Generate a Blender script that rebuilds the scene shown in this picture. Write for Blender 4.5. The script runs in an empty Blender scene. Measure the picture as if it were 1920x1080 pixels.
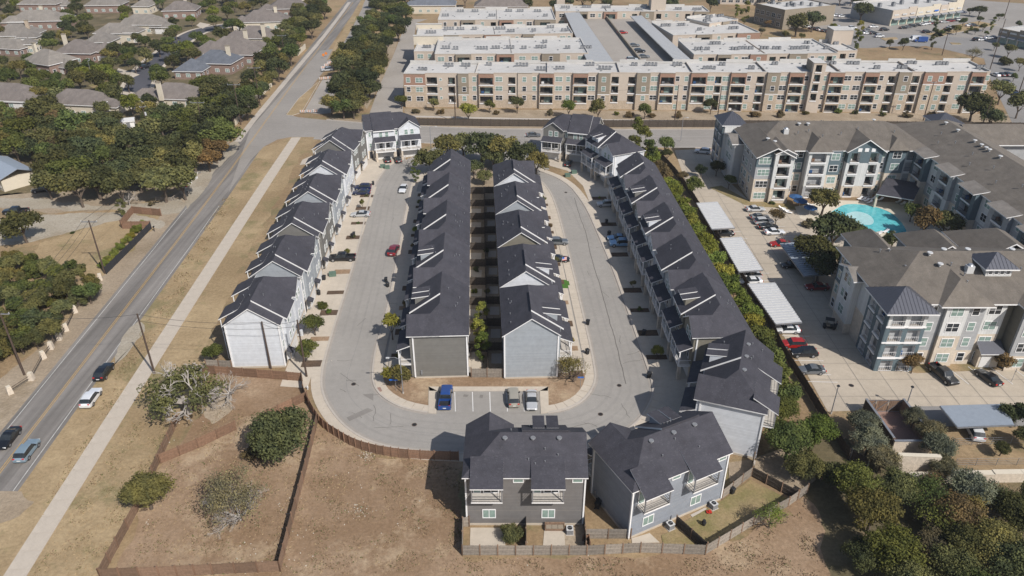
import bpy, math, random
from math import sin, cos, pi, radians, atan2, hypot
from mathutils import Vector

# ------------------------------------------------------------------ camera, sky, sun, exposure
SC = bpy.context.scene
COL = SC.collection
FOC, CAM_H, PITCH = 1410.0, 77.0, radians(30.0)      # focal length in photo pixels, flying height, tilt
cam = bpy.data.cameras.new('camera')
cam.sensor_width = 36.0
cam.lens = 36.0 * FOC / 1920.0
cam.clip_start, cam.clip_end = 1.0, 4000.0
cam_ob = bpy.data.objects.new('camera', cam)
COL.objects.link(cam_ob)
cam_ob.location = (0, 0, CAM_H)
cam_ob.rotation_euler = (pi / 2 - PITCH, 0, 0)
SC.camera = cam_ob
SUN_EL, SUN_AZ = radians(44.0), radians(140.0)       # azimuth clockwise from +Y
world = bpy.data.worlds.new('World')
SC.world = world
world.use_nodes = True
wn = world.node_tree.nodes
wn.clear()
sky = wn.new('ShaderNodeTexSky')
sky.sky_type = 'NISHITA'
sky.sun_disc = False
sky.sun_elevation = SUN_EL
sky.sun_rotation = SUN_AZ
sky.air_density = 1.0
sky.dust_density = 1.5
bg = wn.new('ShaderNodeBackground')
bg.inputs[1].default_value = 0.082
wo = wn.new('ShaderNodeOutputWorld')
world.node_tree.links.new(sky.outputs[0], bg.inputs[0])
world.node_tree.links.new(bg.outputs[0], wo.inputs[0])
sun = bpy.data.lights.new('sun', 'SUN')
sun.energy = 3.8
sun.angle = radians(0.55)
sun.color = (1.0, 0.955, 0.90)
sun_ob = bpy.data.objects.new('sun', sun)
COL.objects.link(sun_ob)
sdir = Vector((sin(SUN_AZ) * cos(SUN_EL), cos(SUN_AZ) * cos(SUN_EL), sin(SUN_EL)))
sun_ob.rotation_euler = sdir.to_track_quat('Z', 'Y').to_euler()
sun_ob.location = (60, -60, 120)
SC.view_settings.view_transform = 'Standard'
SC.view_settings.look = 'None'
SC.view_settings.gamma = 1.0
SC.view_settings.exposure = 0.42
SC.view_settings.use_curve_mapping = False
SC.render.engine = 'CYCLES'
SC.cycles.max_bounces = 5
SC.cycles.diffuse_bounces = 2
SC.cycles.transparent_max_bounces = 6

# ------------------------------------------------------------------ survey of the photograph: pixel + height -> place on the ground plan
CT, ST = cos(PITCH), sin(PITCH)
YH = 540 - FOC * math.tan(PITCH)
def P(px, py, z=0.0):
    Z = FOC * (CAM_H - z) / ((py - YH) * CT)
    return ((px - 960) * Z / FOC, (Z - (CAM_H - z) * ST) / CT)
def XAT(px, d, z):
    return (px - 960) * (d * CT + (CAM_H - z) * ST) / FOC
def PL(pts, z=0.0):
    return [P(a, b, z) for a, b in pts]
RNG = random.Random(11)

# ------------------------------------------------------------------ materials
M = {}
def nodes_of(m):
    m.use_nodes = True
    nt = m.node_tree
    return nt, nt.nodes['Principled BSDF']
def ramp_noise(nt, coord, scale, detail=4.0, rough=0.6, lo=0.35, hi=0.65, stretch=None):
    n = nt.nodes.new('ShaderNodeTexNoise')
    n.inputs['Scale'].default_value = scale
    n.inputs['Detail'].default_value = detail
    n.inputs['Roughness'].default_value = rough
    src = coord
    if stretch:
        mp = nt.nodes.new('ShaderNodeMapping')
        mp.inputs['Scale'].default_value = stretch
        nt.links.new(coord, mp.inputs[0])
        src = mp.outputs[0]
    nt.links.new(src, n.inputs['Vector'])
    r = nt.nodes.new('ShaderNodeMapRange')
    r.inputs[1].default_value = lo
    r.inputs[2].default_value = hi
    nt.links.new(n.outputs[0], r.inputs[0])
    return r.outputs[0]
def mixc(nt, fac, a, b, mode='MIX'):
    m = nt.nodes.new('ShaderNodeMix')
    m.data_type = 'RGBA'
    m.blend_type = mode
    for sock, val in ((m.inputs[0], fac), (m.inputs[6], a), (m.inputs[7], b)):
        if isinstance(val, (int, float)):
            sock.default_value = val
        elif isinstance(val, tuple):
            sock.default_value = (val[0], val[1], val[2], 1.0)
        else:
            nt.links.new(val, sock)
    return m.outputs[2]
def add_bump(nt, p, h, strength=0.4, dist=0.05):
    b = nt.nodes.new('ShaderNodeBump')
    b.inputs['Strength'].default_value = strength
    b.inputs['Distance'].default_value = dist
    nt.links.new(h, b.inputs['Height'])
    nt.links.new(b.outputs[0], p.inputs['Normal'])
def texco(nt, which='Object'):
    return nt.nodes.new('ShaderNodeTexCoord').outputs[which]
def plain(name, c, rough=0.8, metal=0.0, var=0.08, scale=1.5, spec=0.3, big=0.0, bump=0.0, coord='Object', each=0.0):
    m = bpy.data.materials.new(name)
    nt, p = nodes_of(m)
    p.inputs['Roughness'].default_value = rough
    p.inputs['Metallic'].default_value = metal
    p.inputs['Specular IOR Level'].default_value = spec
    tc = texco(nt, coord)
    f = ramp_noise(nt, tc, scale, 6.0, 0.7)
    lo = tuple(x * (1 - var) for x in c)
    hi = tuple(min(1, x * (1 + var)) for x in c)
    out = mixc(nt, f, lo, hi)
    if big:
        g = ramp_noise(nt, tc, scale * 0.12, 3.0, 0.5, 0.3, 0.7)
        out = mixc(nt, g, out, mixc(nt, 1.0, out, (1 - big,) * 3, 'MULTIPLY'))
    if each:
        oi = nt.nodes.new('ShaderNodeObjectInfo')
        out = mixc(nt, oi.outputs['Random'], mixc(nt, 1.0, out, (1 - each,) * 3, 'MULTIPLY'), mixc(nt, 1.0, out, (1 + each, 1 + each * .95, 1 + each * .9), 'MULTIPLY'))
    nt.links.new(out, p.inputs['Base Color'])
    if bump:
        add_bump(nt, p, f, bump, 0.03)
    M[name] = m
    return m
def siding(name, c, period=0.26, var=0.06, vertical=False):
    m = bpy.data.materials.new(name)
    nt, p = nodes_of(m)
    p.inputs['Roughness'].default_value = 0.75
    tc = texco(nt)
    sp = nt.nodes.new('ShaderNodeSeparateXYZ')
    nt.links.new(tc, sp.inputs[0])
    def mth(op, a, b=None):
        k = nt.nodes.new('ShaderNodeMath')
        k.operation = op
        for i, v in enumerate((a, b)):
            if v is None: continue
            if isinstance(v, (int, float)): k.inputs[i].default_value = v
            else: nt.links.new(v, k.inputs[i])
        return k.outputs[0]
    src = mth('ADD', sp.outputs[0], sp.outputs[1]) if vertical else sp.outputs[2]
    fr = mth('FRACT', mth('DIVIDE', src, period))
    edge = mth('GREATER_THAN', fr, 0.86)
    f = ramp_noise(nt, tc, 1.2, 5.0, 0.6)
    brd = nt.nodes.new('ShaderNodeTexWhiteNoise')
    brd.noise_dimensions = '1D'
    nt.links.new(mth('FLOOR', mth('DIVIDE', src, period)), brd.inputs['W'])
    col = mixc(nt, f, tuple(x * (1 - var) for x in c), tuple(x * (1 + var) for x in c))
    col = mixc(nt, brd.outputs[0], col, mixc(nt, 1.0, col, (0.91, 0.91, 0.91), 'MULTIPLY'))
    dz = ramp_noise(nt, tc, 0.35, 4.0, 0.7, 0.4, 0.75, (1.0, 1.0, 0.5))
    col = mixc(nt, dz, col, mixc(nt, 1.0, col, (0.93, 0.92, 0.90), 'MULTIPLY'))
    col = mixc(nt, mth('MULTIPLY', edge, 0.34), col, (c[0] * 0.45, c[1] * 0.45, c[2] * 0.45))
    nt.links.new(col, p.inputs['Base Color'])
    add_bump(nt, p, fr, 0.35, 0.03)
    M[name] = m
def shingle(name, c, fleck=(0.2, 0.2, 0.21), amt=0.35):
    m = bpy.data.materials.new(name)
    nt, p = nodes_of(m)
    p.inputs['Roughness'].default_value = 0.92
    p.inputs['Specular IOR Level'].default_value = 0.25
    tc = texco(nt)
    f = ramp_noise(nt, tc, 0.45, 5.0, 0.65, 0.3, 0.7)
    col = mixc(nt, f, tuple(x * 0.84 for x in c), tuple(x * 1.16 for x in c))
    v = nt.nodes.new('ShaderNodeTexVoronoi')
    v.inputs['Scale'].default_value = 4.6
    mp = nt.nodes.new('ShaderNodeMapping')
    mp.inputs['Scale'].default_value = (1.0, 1.0, 2.0)
    nt.links.new(tc, mp.inputs[0])
    nt.links.new(mp.outputs[0], v.inputs['Vector'])
    oi = nt.nodes.new('ShaderNodeObjectInfo')
    rr = nt.nodes.new('ShaderNodeMapRange'); rr.inputs[3].default_value, rr.inputs[4].default_value = 0.0, 1.0
    nt.links.new(oi.outputs['Random'], rr.inputs[0])
    col = mixc(nt, rr.outputs[0], mixc(nt, 1.0, col, (0.90,) * 3, 'MULTIPLY'), mixc(nt, 1.0, col, (1.12, 1.11, 1.09), 'MULTIPLY'))
    st = ramp_noise(nt, tc, 0.9, 4.0, 0.7, 0.35, 0.7, (1.0, 0.25, 1.0))
    col = mixc(nt, st, mixc(nt, 1.0, col, (0.90,) * 3, 'MULTIPLY'), mixc(nt, 1.0, col, (1.10,) * 3, 'MULTIPLY'))
    r = nt.nodes.new('ShaderNodeMapRange')
    r.inputs[1].default_value, r.inputs[2].default_value = 0.72, 1.0
    nt.links.new(v.outputs['Color'], r.inputs[0])
    k = nt.nodes.new('ShaderNodeMath')
    k.operation = 'MULTIPLY'
    k.inputs[1].default_value = amt
    nt.links.new(r.outputs[0], k.inputs[0])
    col = mixc(nt, k.outputs[0], col, fleck)
    g = ramp_noise(nt, tc, 9.0, 3.0, 0.8, 0.3, 0.7)
    col = mixc(nt, g, mixc(nt, 1.0, col, (0.8, 0.8, 0.8), 'MULTIPLY'), mixc(nt, 1.0, col, (1.18, 1.18, 1.18), 'MULTIPLY'))
    nt.links.new(col, p.inputs['Base Color'])
    add_bump(nt, p, g, 0.5, 0.03)
    M[name] = m
def ground_mat(name, cols, scales=(0.035, 0.22, 1.6), seed=0.0):
    """layered dry ground: cols = base, second, patch, speck"""
    m = bpy.data.materials.new(name)
    nt, p = nodes_of(m)
    p.inputs['Roughness'].default_value = 0.95
    p.inputs['Specular IOR Level'].default_value = 0.15
    tc = texco(nt, 'Object')
    mp = nt.nodes.new('ShaderNodeMapping')
    mp.inputs['Location'].default_value = (seed, seed * 0.7, 0)
    nt.links.new(tc, mp.inputs[0])
    s = mp.outputs[0]
    a = ramp_noise(nt, s, scales[0], 6.0, 0.65, 0.40, 0.60)
    b = ramp_noise(nt, s, scales[1], 8.0, 0.72, 0.42, 0.62)
    c = ramp_noise(nt, s, scales[2], 8.0, 0.8, 0.38, 0.64)
    d = ramp_noise(nt, s, 5.5, 4.0, 0.8, 0.60, 0.72)
    e = ramp_noise(nt, s, 0.09, 7.0, 0.7, 0.52, 0.62)
    col = mixc(nt, a, cols[0], cols[1])
    col = mixc(nt, b, col, mixc(nt, 0.55, col, cols[1]))
    col = mixc(nt, e, col, mixc(nt, 0.6, col, cols[2]))
    col = mixc(nt, c, mixc(nt, 1.0, col, (0.80, 0.79, 0.77), 'MULTIPLY'), mixc(nt, 1.0, col, (1.2, 1.19, 1.17), 'MULTIPLY'))
    col = mixc(nt, d, col, mixc(nt, 0.5, col, cols[3]))
    nt.links.new(col, p.inputs['Base Color'])
    add_bump(nt, p, c, 0.35, 0.05)
    M[name] = m
def asphalt(name, c, crack=0.0, streak=0.0, patch=0.12):
    m = bpy.data.materials.new(name)
    nt, p = nodes_of(m)
    p.inputs['Roughness'].default_value = 0.9
    p.inputs['Specular IOR Level'].default_value = 0.25
    tc = texco(nt)
    a = ramp_noise(nt, tc, 0.06, 5.0, 0.6, 0.35, 0.65)
    b = ramp_noise(nt, tc, 0.8, 6.0, 0.75, 0.35, 0.65)
    c2 = ramp_noise(nt, tc, 14.0, 3.0, 0.7, 0.3, 0.7)
    col = mixc(nt, a, tuple(x * (1 - patch) for x in c), tuple(x * (1 + patch) for x in c))
    col = mixc(nt, b, mixc(nt, 1.0, col, (0.93,) * 3, 'MULTIPLY'), mixc(nt, 1.0, col, (1.06,) * 3, 'MULTIPLY'))
    col = mixc(nt, c2, mixc(nt, 1.0, col, (0.9,) * 3, 'MULTIPLY'), mixc(nt, 1.0, col, (1.1,) * 3, 'MULTIPLY'))
    if streak:
        s = ramp_noise(nt, tc, 1.0, 3.0, 0.5, 0.35, 0.65, (0.9, 0.02, 1.0))
        col = mixc(nt, s, mixc(nt, 1.0, col, (1 - streak,) * 3, 'MULTIPLY'), mixc(nt, 1.0, col, (1 + streak * 0.6,) * 3, 'MULTIPLY'))
    if crack:
        v = nt.nodes.new('ShaderNodeTexVoronoi')
        v.feature = 'DISTANCE_TO_EDGE'
        v.inputs['Scale'].default_value = 0.05
        n = nt.nodes.new('ShaderNodeTexNoise')
        n.inputs['Scale'].default_value = 0.6
        nt.links.new(tc, n.inputs['Vector'])
        mv = nt.nodes.new('ShaderNodeMix')
        mv.data_type = 'VECTOR'
        mv.inputs[0].default_value = 0.5
        nt.links.new(tc, mv.inputs[4])
        nt.links.new(n.outputs['Color'], mv.inputs[5])
        nt.links.new(mv.outputs[1], v.inputs['Vector'])
        r = nt.nodes.new('ShaderNodeMapRange')
        r.inputs[1].default_value, r.inputs[2].default_value = 0.001, 0.004
        r.inputs[3].default_value, r.inputs[4].default_value = crack, 0.0
        nt.links.new(v.outputs['Distance'], r.inputs[0])
        col = mixc(nt, r.outputs[0], col, tuple(x * 0.45 for x in c))
    nt.links.new(col, p.inputs['Base Color'])
    add_bump(nt, p, c2, 0.25, 0.02)
    M[name] = m

def leaf_mat(name='leaves'):
    m = bpy.data.materials.new(name)
    m.use_nodes = True
    nt = m.node_tree
    nt.nodes.clear()
    out = nt.nodes.new('ShaderNodeOutputMaterial')
    oi = nt.nodes.new('ShaderNodeObjectInfo')
    geo = nt.nodes.new('ShaderNodeNewGeometry')
    a = ramp_noise(nt, geo.outputs['Position'], 0.55, 3.0, 0.6, 0.3, 0.7)
    b = ramp_noise(nt, geo.outputs['Position'], 3.2, 2.0, 0.6, 0.3, 0.7)
    c = mixc(nt, a, mixc(nt, 1.0, oi.outputs['Color'], (0.60, 0.66, 0.72), 'MULTIPLY'), mixc(nt, 1.0, oi.outputs['Color'], (1.50, 1.40, 1.10), 'MULTIPLY'))
    c = mixc(nt, b, mixc(nt, 1.0, c, (0.75, 0.75, 0.75), 'MULTIPLY'), mixc(nt, 1.0, c, (1.25, 1.25, 1.25), 'MULTIPLY'))
    d = nt.nodes.new('ShaderNodeBsdfDiffuse')
    t = nt.nodes.new('ShaderNodeBsdfTranslucent')
    mx = nt.nodes.new('ShaderNodeMixShader')
    mx.inputs[0].default_value = 0.30
    nt.links.new(c, d.inputs[0]); nt.links.new(c, t.inputs[0])
    nt.links.new(d.outputs[0], mx.inputs[1]); nt.links.new(t.outputs[0], mx.inputs[2])
    nt.links.new(mx.outputs[0], out.inputs[0])
    M[name] = m
def paint_mat(name='car_paint'):
    m = bpy.data.materials.new(name)
    nt, p = nodes_of(m)
    oi = nt.nodes.new('ShaderNodeObjectInfo')
    nt.links.new(oi.outputs['Color'], p.inputs['Base Color'])
    p.inputs['Metallic'].default_value = 0.25
    p.inputs['Roughness'].default_value = 0.32
    p.inputs['Coat Weight'].default_value = 0.6
    p.inputs['Coat Roughness'].default_value = 0.08
    M[name] = m
def tint_mat(name, rough=0.7, var=0.08):
    """takes the object's own colour (shared meshes in several colours)"""
    m = bpy.data.materials.new(name)
    nt, p = nodes_of(m)
    oi = nt.nodes.new('ShaderNodeObjectInfo')
    f = ramp_noise(nt, texco(nt), 1.6, 5.0, 0.7)
    c = mixc(nt, f, mixc(nt, 1.0, oi.outputs['Color'], (1 - var,) * 3, 'MULTIPLY'), mixc(nt, 1.0, oi.outputs['Color'], (1 + var,) * 3, 'MULTIPLY'))
    nt.links.new(c, p.inputs['Base Color'])
    p.inputs['Roughness'].default_value = rough
    M[name] = m
leaf_mat(); paint_mat(); tint_mat('tint')
ground_mat('dry_grass', ((0.315, 0.232, 0.138), (0.215, 0.150, 0.088), (0.145, 0.138, 0.070), (0.42, 0.37, 0.29)))
ground_mat('verge_grass', ((0.365, 0.278, 0.168), (0.255, 0.187, 0.108), (0.150, 0.142, 0.066), (0.43, 0.38, 0.29)), (0.05, 0.3, 1.8), 31.0)
ground_mat('brown_lot', ((0.300, 0.215, 0.145), (0.215, 0.143, 0.088), (0.420, 0.330, 0.225), (0.44, 0.38, 0.30)), (0.06, 0.35, 1.9), 77.0)
ground_mat('bare_dirt', ((0.34, 0.28, 0.21), (0.27, 0.215, 0.155), (0.21, 0.165, 0.11), (0.42, 0.37, 0.30)), (0.08, 0.4, 2.0), 13.0)
ground_mat('gravel_drive', ((0.36, 0.325, 0.27), (0.30, 0.265, 0.21), (0.25, 0.205, 0.15), (0.45, 0.41, 0.35)), (0.08, 0.4, 2.0), 5.0)
ground_mat('mulch', ((0.119, 0.081, 0.056), (0.077, 0.056, 0.042), (0.168, 0.119, 0.070), (0.210, 0.168, 0.126)), (0.2, 0.8, 3.0), 3.0)
ground_mat('lawn', ((0.285, 0.210, 0.115), (0.180, 0.158, 0.070), (0.280, 0.215, 0.125), (0.30, 0.26, 0.17)), (0.15, 0.6, 3.0), 51.0)
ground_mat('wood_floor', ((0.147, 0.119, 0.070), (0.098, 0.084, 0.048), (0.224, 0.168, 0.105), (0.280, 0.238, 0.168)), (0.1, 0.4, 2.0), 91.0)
asphalt('asphalt_loop', (0.275, 0.258, 0.235), crack=0.0, patch=0.06)
asphalt('asphalt_stain', (0.200, 0.185, 0.168), patch=0.1)
asphalt('asphalt_worn', (0.258, 0.242, 0.222), patch=0.05)
asphalt('asphalt_main', (0.190, 0.175, 0.160), streak=0.28, patch=0.08)
asphalt('asphalt_cross', (0.255, 0.235, 0.212), patch=0.07)
asphalt('asphalt_lot', (0.215, 0.205, 0.195), patch=0.08)
asphalt('asphalt_dark', (0.075, 0.075, 0.085), patch=0.10)
asphalt('concrete', (0.450, 0.395, 0.325), patch=0.07)
asphalt('concrete_pale', (0.400, 0.360, 0.315), patch=0.06)
asphalt('concrete_path', (0.440, 0.385, 0.320), patch=0.06)
asphalt('concrete_lot', (0.395, 0.340, 0.270), patch=0.08)
asphalt('concrete_dull', (0.300, 0.272, 0.240), patch=0.08)
shingle('shingle_dark', (0.050, 0.049, 0.059), (0.17, 0.17, 0.185), 0.18)
shingle('shingle_taupe', (0.138, 0.121, 0.103), (0.24, 0.22, 0.2), 0.22)
shingle('shingle_brown', (0.150, 0.131, 0.120), (0.25, 0.22, 0.2), 0.22)
shingle('shingle_grey', (0.185, 0.168, 0.150), (0.28, 0.26, 0.24), 0.22)
shingle('shingle_blue', (0.115, 0.125, 0.145), (0.25, 0.26, 0.28), 0.22)
siding('siding_white', (0.61, 0.63, 0.66))
siding('siding_taupe', (0.172, 0.166, 0.152))
siding('siding_blue', (0.325, 0.350, 0.375))
siding('siding_brown', (0.168, 0.158, 0.152))
siding('siding_steel', (0.250, 0.270, 0.305))
siding('siding_khaki', (0.185, 0.170, 0.135))
siding('siding_teal', (0.105, 0.145, 0.165), 0.25)
siding('batten_white', (0.60, 0.60, 0.585), 0.45, 0.04, True)
siding('siding_greyblue', (0.36, 0.365, 0.37), 0.25)
plain('stucco_beige', (0.475, 0.405, 0.335), 0.9, var=0.04, scale=0.6, big=0.08)
plain('stucco_taupe', (0.255, 0.215, 0.165), 0.9, var=0.04, scale=0.6, big=0.08)
plain('stucco_cream', (0.56, 0.50, 0.40), 0.9, var=0.04, scale=0.6, big=0.08)
plain('brick_red', (0.30, 0.185, 0.135), 0.9, var=0.14, scale=3.0, big=0.1)
plain('brick_house', (0.235, 0.165, 0.135), 0.9, var=0.16, scale=3.0, big=0.1)
plain('stone_tan', (0.43, 0.350, 0.265), 0.92, var=0.20, scale=2.6, big=0.1, bump=0.5)
plain('stone_pale', (0.55, 0.475, 0.385), 0.92, var=0.14, scale=2.2, big=0.1, bump=0.5)
plain('trim_white', (0.72, 0.71, 0.70), 0.6, var=0.03)
plain('door_white', (0.60, 0.59, 0.57), 0.55, var=0.04)
plain('roof_membrane', (0.495, 0.480, 0.455), 0.85, var=0.07, scale=0.35, big=0.15)
plain('roof_deck_grey', (0.24, 0.25, 0.27), 0.8, var=0.05, scale=0.5)
plain('metal_grey', (0.33, 0.34, 0.36), 0.45, 0.6, 0.06)
plain('metal_dark', (0.045, 0.047, 0.055), 0.5, 0.3, 0.06)
plain('metal_roof', (0.105, 0.108, 0.125), 0.42, 0.5, 0.05)
plain('metal_pale', (0.52, 0.52, 0.515), 0.5, 0.1, 0.05)
plain('canopy_grey', (0.36, 0.365, 0.37), 0.5, 0.1, 0.05)
plain('metal_blue', (0.31, 0.35, 0.40), 0.45, 0.2, 0.05)
plain('unit_grey', (0.22, 0.225, 0.235), 0.6, 0.2, 0.12, 4.0)
plain('glass_dark', (0.025, 0.030, 0.034), 0.08, 0.0, 0.3, 0.8, 0.6)
plain('glass_blind', (0.20, 0.275, 0.245), 0.18, 0.0, 0.25, 0.8, 0.6)
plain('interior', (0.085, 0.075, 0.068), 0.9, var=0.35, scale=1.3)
plain('wood_fence', (0.190, 0.125, 0.085), 0.9, var=0.25, scale=2.5, each=.22)
plain('wood_brown', (0.195, 0.118, 0.077), 0.85, var=0.22, scale=2.5, each=.22)
plain('wood_grey', (0.235, 0.205, 0.172), 0.9, var=0.25, scale=2.5, each=.2)
plain('wood_dark', (0.075, 0.060, 0.048), 0.9, var=0.25, scale=2.0)
plain('wood_deck', (0.42, 0.39, 0.35), 0.85, var=0.1, scale=3)
plain('pole_wood', (0.075, 0.052, 0.040), 0.9, var=0.2, scale=3)
plain('bark', (0.110, 0.085, 0.065), 0.95, var=0.25, scale=4)
plain('bark_pale', (0.33, 0.30, 0.27), 0.95, var=0.2, scale=4)
plain('tyre', (0.018, 0.018, 0.019), 0.85)
plain('rim', (0.42, 0.43, 0.45), 0.35, 0.8)
plain('black_plastic', (0.022, 0.023, 0.025), 0.5, var=0.2)
plain('line_edge', (0.44, 0.43, 0.405), 0.8, var=0.25, scale=2)
plain('line_white', (0.62, 0.61, 0.59), 0.8, var=0.12, scale=3)
plain('line_faded', (0.36, 0.34, 0.315), 0.85, var=0.2, scale=3)
plain('line_yellow', (0.42, 0.265, 0.085), 0.85, var=0.2, scale=3)
plain('rust_iron', (0.095, 0.068, 0.055), 0.8, var=0.2, scale=6)
plain('brick_paver', (0.27, 0.175, 0.14), 0.9, var=0.15, scale=6)
plain('tar', (0.105, 0.095, 0.085), 0.8, var=0.1)
plain('lamp_red', (0.45, 0.02, 0.015), 0.3)
plain('lamp_clear', (0.7, 0.7, 0.68), 0.15)
plain('skin', (0.45, 0.28, 0.2), 0.6)
plain('cloth_dark', (0.03, 0.035, 0.05), 0.9)
plain('blue_cloth', (0.030, 0.085, 0.20), 0.8)
plain('red_paint', (0.42, 0.03, 0.02), 0.5)
plain('blue_sign', (0.02, 0.12, 0.45), 0.5)
plain('orange_sign', (0.65, 0.2, 0.03), 0.5)
plain('green_box', (0.10, 0.155, 0.12), 0.6)
plain('pool_shelf', (0.34, 0.54, 0.55), 0.3, var=0.1, scale=1.2)
plain('astroturf', (0.055, 0.135, 0.02), 0.9)
plain('straw_a', (0.30, 0.225, 0.13), 0.95, var=0.2)
plain('straw_b', (0.17, 0.115, 0.07), 0.95, var=0.2)
plain('straw_c', (0.10, 0.105, 0.04), 0.95, var=0.2)
plain('stone_chip', (0.43, 0.39, 0.33), 0.9, var=0.2)
def water_mat():
    m = bpy.data.materials.new('pool_water')
    nt, p = nodes_of(m)
    tc = texco(nt)
    f = ramp_noise(nt, tc, 0.9, 4.0, 0.7)
    nt.links.new(mixc(nt, f, (0.07, 0.36, 0.40), (0.13, 0.50, 0.53)), p.inputs['Base Color'])
    p.inputs['Roughness'].default_value = 0.06
    add_bump(nt, p, f, 0.2, 0.05)
    M['pool_water'] = m
water_mat()

# ------------------------------------------------------------------ mesh building
class MB:
    def __init__(s):
        s.v, s.f, s.m, s.mats = [], [], [], []
    def mi(s, mat):
        if mat not in s.mats: s.mats.append(mat)
        return s.mats.index(mat)
    def poly(s, pts, mat):
        n = len(s.v)
        s.v.extend([tuple(p) for p in pts])
        s.f.append(tuple(range(n, n + len(pts))))
        s.m.append(s.mi(mat))
    def flat(s, pts, z, mat):
        a = sum(pts[i][0] * pts[(i + 1) % len(pts)][1] - pts[(i + 1) % len(pts)][0] * pts[i][1] for i in range(len(pts)))
        if a < 0: pts = pts[::-1]
        s.poly([(x, y, z) for x, y in pts], mat)
    def box(s, x0, x1, y0, y1, z0, z1, mat, top=None, bottom=True):
        if x0 > x1: x0, x1 = x1, x0
        if y0 > y1: y0, y1 = y1, y0
        n = len(s.v)
        s.v.extend([(x0, y0, z0), (x1, y0, z0), (x1, y1, z0), (x0, y1, z0), (x0, y0, z1), (x1, y0, z1), (x1, y1, z1), (x0, y1, z1)])
        fs = [(0, 1, 5, 4), (1, 2, 6, 5), (2, 3, 7, 6), (3, 0, 4, 7), (4, 5, 6, 7)]
        if bottom: fs.append((3, 2, 1, 0))
        for i, q in enumerate(fs):
            s.f.append(tuple(n + k for k in q))
            s.m.append(s.mi(top if (top and i == 4) else mat))
    def hexa(s, b, t, mat, top=None):
        """b, t: four bottom and four top points, same order"""
        n = len(s.v)
        s.v.extend([tuple(p) for p in b] + [tuple(p) for p in t])
        for i, q in enumerate([(0, 1, 5, 4), (1, 2, 6, 5), (2, 3, 7, 6), (3, 0, 4, 7), (4, 5, 6, 7), (3, 2, 1, 0)]):
            s.f.append(tuple(n + k for k in q))
            s.m.append(s.mi(top if (top and i == 4) else mat))
    def prism(s, pts, z0, z1, mat, top=None):
        a = sum(pts[i][0] * pts[(i + 1) % len(pts)][1] - pts[(i + 1) % len(pts)][0] * pts[i][1] for i in range(len(pts)))
        if a < 0: pts = pts[::-1]
        k = len(pts)
        for i in range(k):
            (x0, y0), (x1, y1) = pts[i], pts[(i + 1) % k]
            s.poly([(x0, y0, z0), (x1, y1, z0), (x1, y1, z1), (x0, y0, z1)], mat)
        s.poly([(x, y, z1) for x, y in pts], top or mat)
    def tube(s, p0, p1, r0, r1, mat, n=6, cap=True):
        p0, p1 = Vector(p0), Vector(p1)
        d = (p1 - p0)
        if d.length < 1e-6: return
        d.normalize()
        a = d.orthogonal().normalized()
        b = d.cross(a)
        k = len(s.v)
        for p, r in ((p0, r0), (p1, r1)):
            for i in range(n):
                t = 2 * pi * i / n
                s.v.append(tuple(p + (a * cos(t) + b * sin(t)) * r))
        mi = s.mi(mat)
        for i in range(n):
            j = (i + 1) % n
            s.f.append((k + i, k + j, k + n + j, k + n + i)); s.m.append(mi)
        if cap:
            s.f.append(tuple(k + n + i for i in range(n))); s.m.append(mi)
            s.f.append(tuple(k + n - 1 - i for i in range(n))); s.m.append(mi)
    def strip(s, a, b, z, mat):
        for i in range(len(a) - 1):
            s.poly([(a[i][0], a[i][1], z), (b[i][0], b[i][1], z), (b[i + 1][0], b[i + 1][1], z), (a[i + 1][0], a[i + 1][1], z)], mat)
    def mesh(s, name):
        me = bpy.data.meshes.new(name)
        me.from_pydata(s.v, [], s.f)
        for m in s.mats: me.materials.append(M[m])
        me.polygons.foreach_set('material_index', s.m)
        me.update()
        return me
    def build(s, name, parent=None, loc=None, rz=0.0, smooth=False):
        if not s.f: return None
        me = s.mesh(name)
        if smooth:
            me.polygons.foreach_set('use_smooth', [True] * len(me.polygons))
        return put(name, me, parent, loc, rz)
def put(name, me, parent=None, loc=None, rz=0.0, color=None, scale=None):
    o = bpy.data.objects.new(name, me)
    COL.objects.link(o)
    if parent: o.parent = parent
    if loc: o.location = loc
    if rz: o.rotation_euler = (0, 0, rz)
    if color: o.color = (color[0], color[1], color[2], 1)
    if scale: o.scale = (scale,) * 3 if isinstance(scale, (int, float)) else scale
    return o
LABELS = {}
def tag(o, label, cat, group=None):
    if label in LABELS and not group: print('DUP LABEL', label)
    LABELS[label] = 1
    o['label'] = label
    o['category'] = cat
    if group: o['group'] = group
    return o
def thing(name, label, cat, loc=(0, 0, 0), rz=0.0, group=None):
    o = bpy.data.objects.new(name, None)
    COL.objects.link(o)
    o.empty_display_size = 0.3
    o.location = loc if len(loc) == 3 else (loc[0], loc[1], 0)
    o.rotation_euler = (0, 0, rz)
    return tag(o, label, cat, group)
def structure(o, label=None):
    o['kind'] = 'structure'
    if label: o['label'] = label
    return o
class Proto:
    """parts of one kind of thing, shared by every copy"""
    def __init__(s): s.parts = []
    def add(s, name, mb, parent=None, loc=None, rz=0.0, tinted=False, smooth=False):
        me = mb.mesh(name) if isinstance(mb, MB) else mb
        if smooth: me.polygons.foreach_set('use_smooth', [True] * len(me.polygons))
        s.parts.append((name, me, parent, loc, rz, tinted))
        return len(s.parts) - 1
    def spawn(s, name, label, cat, loc, rz=0.0, group=None, color=None, scale=None):
        t = thing(name, label, cat, loc, rz, group)
        if scale: t.scale = (scale,) * 3 if isinstance(scale, (int, float)) else scale
        obs = []
        for n, me, par, l, r, tinted in s.parts:
            obs.append(put(n, me, t if par is None else obs[par], l, r, color if tinted else None))
        return t
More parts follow.
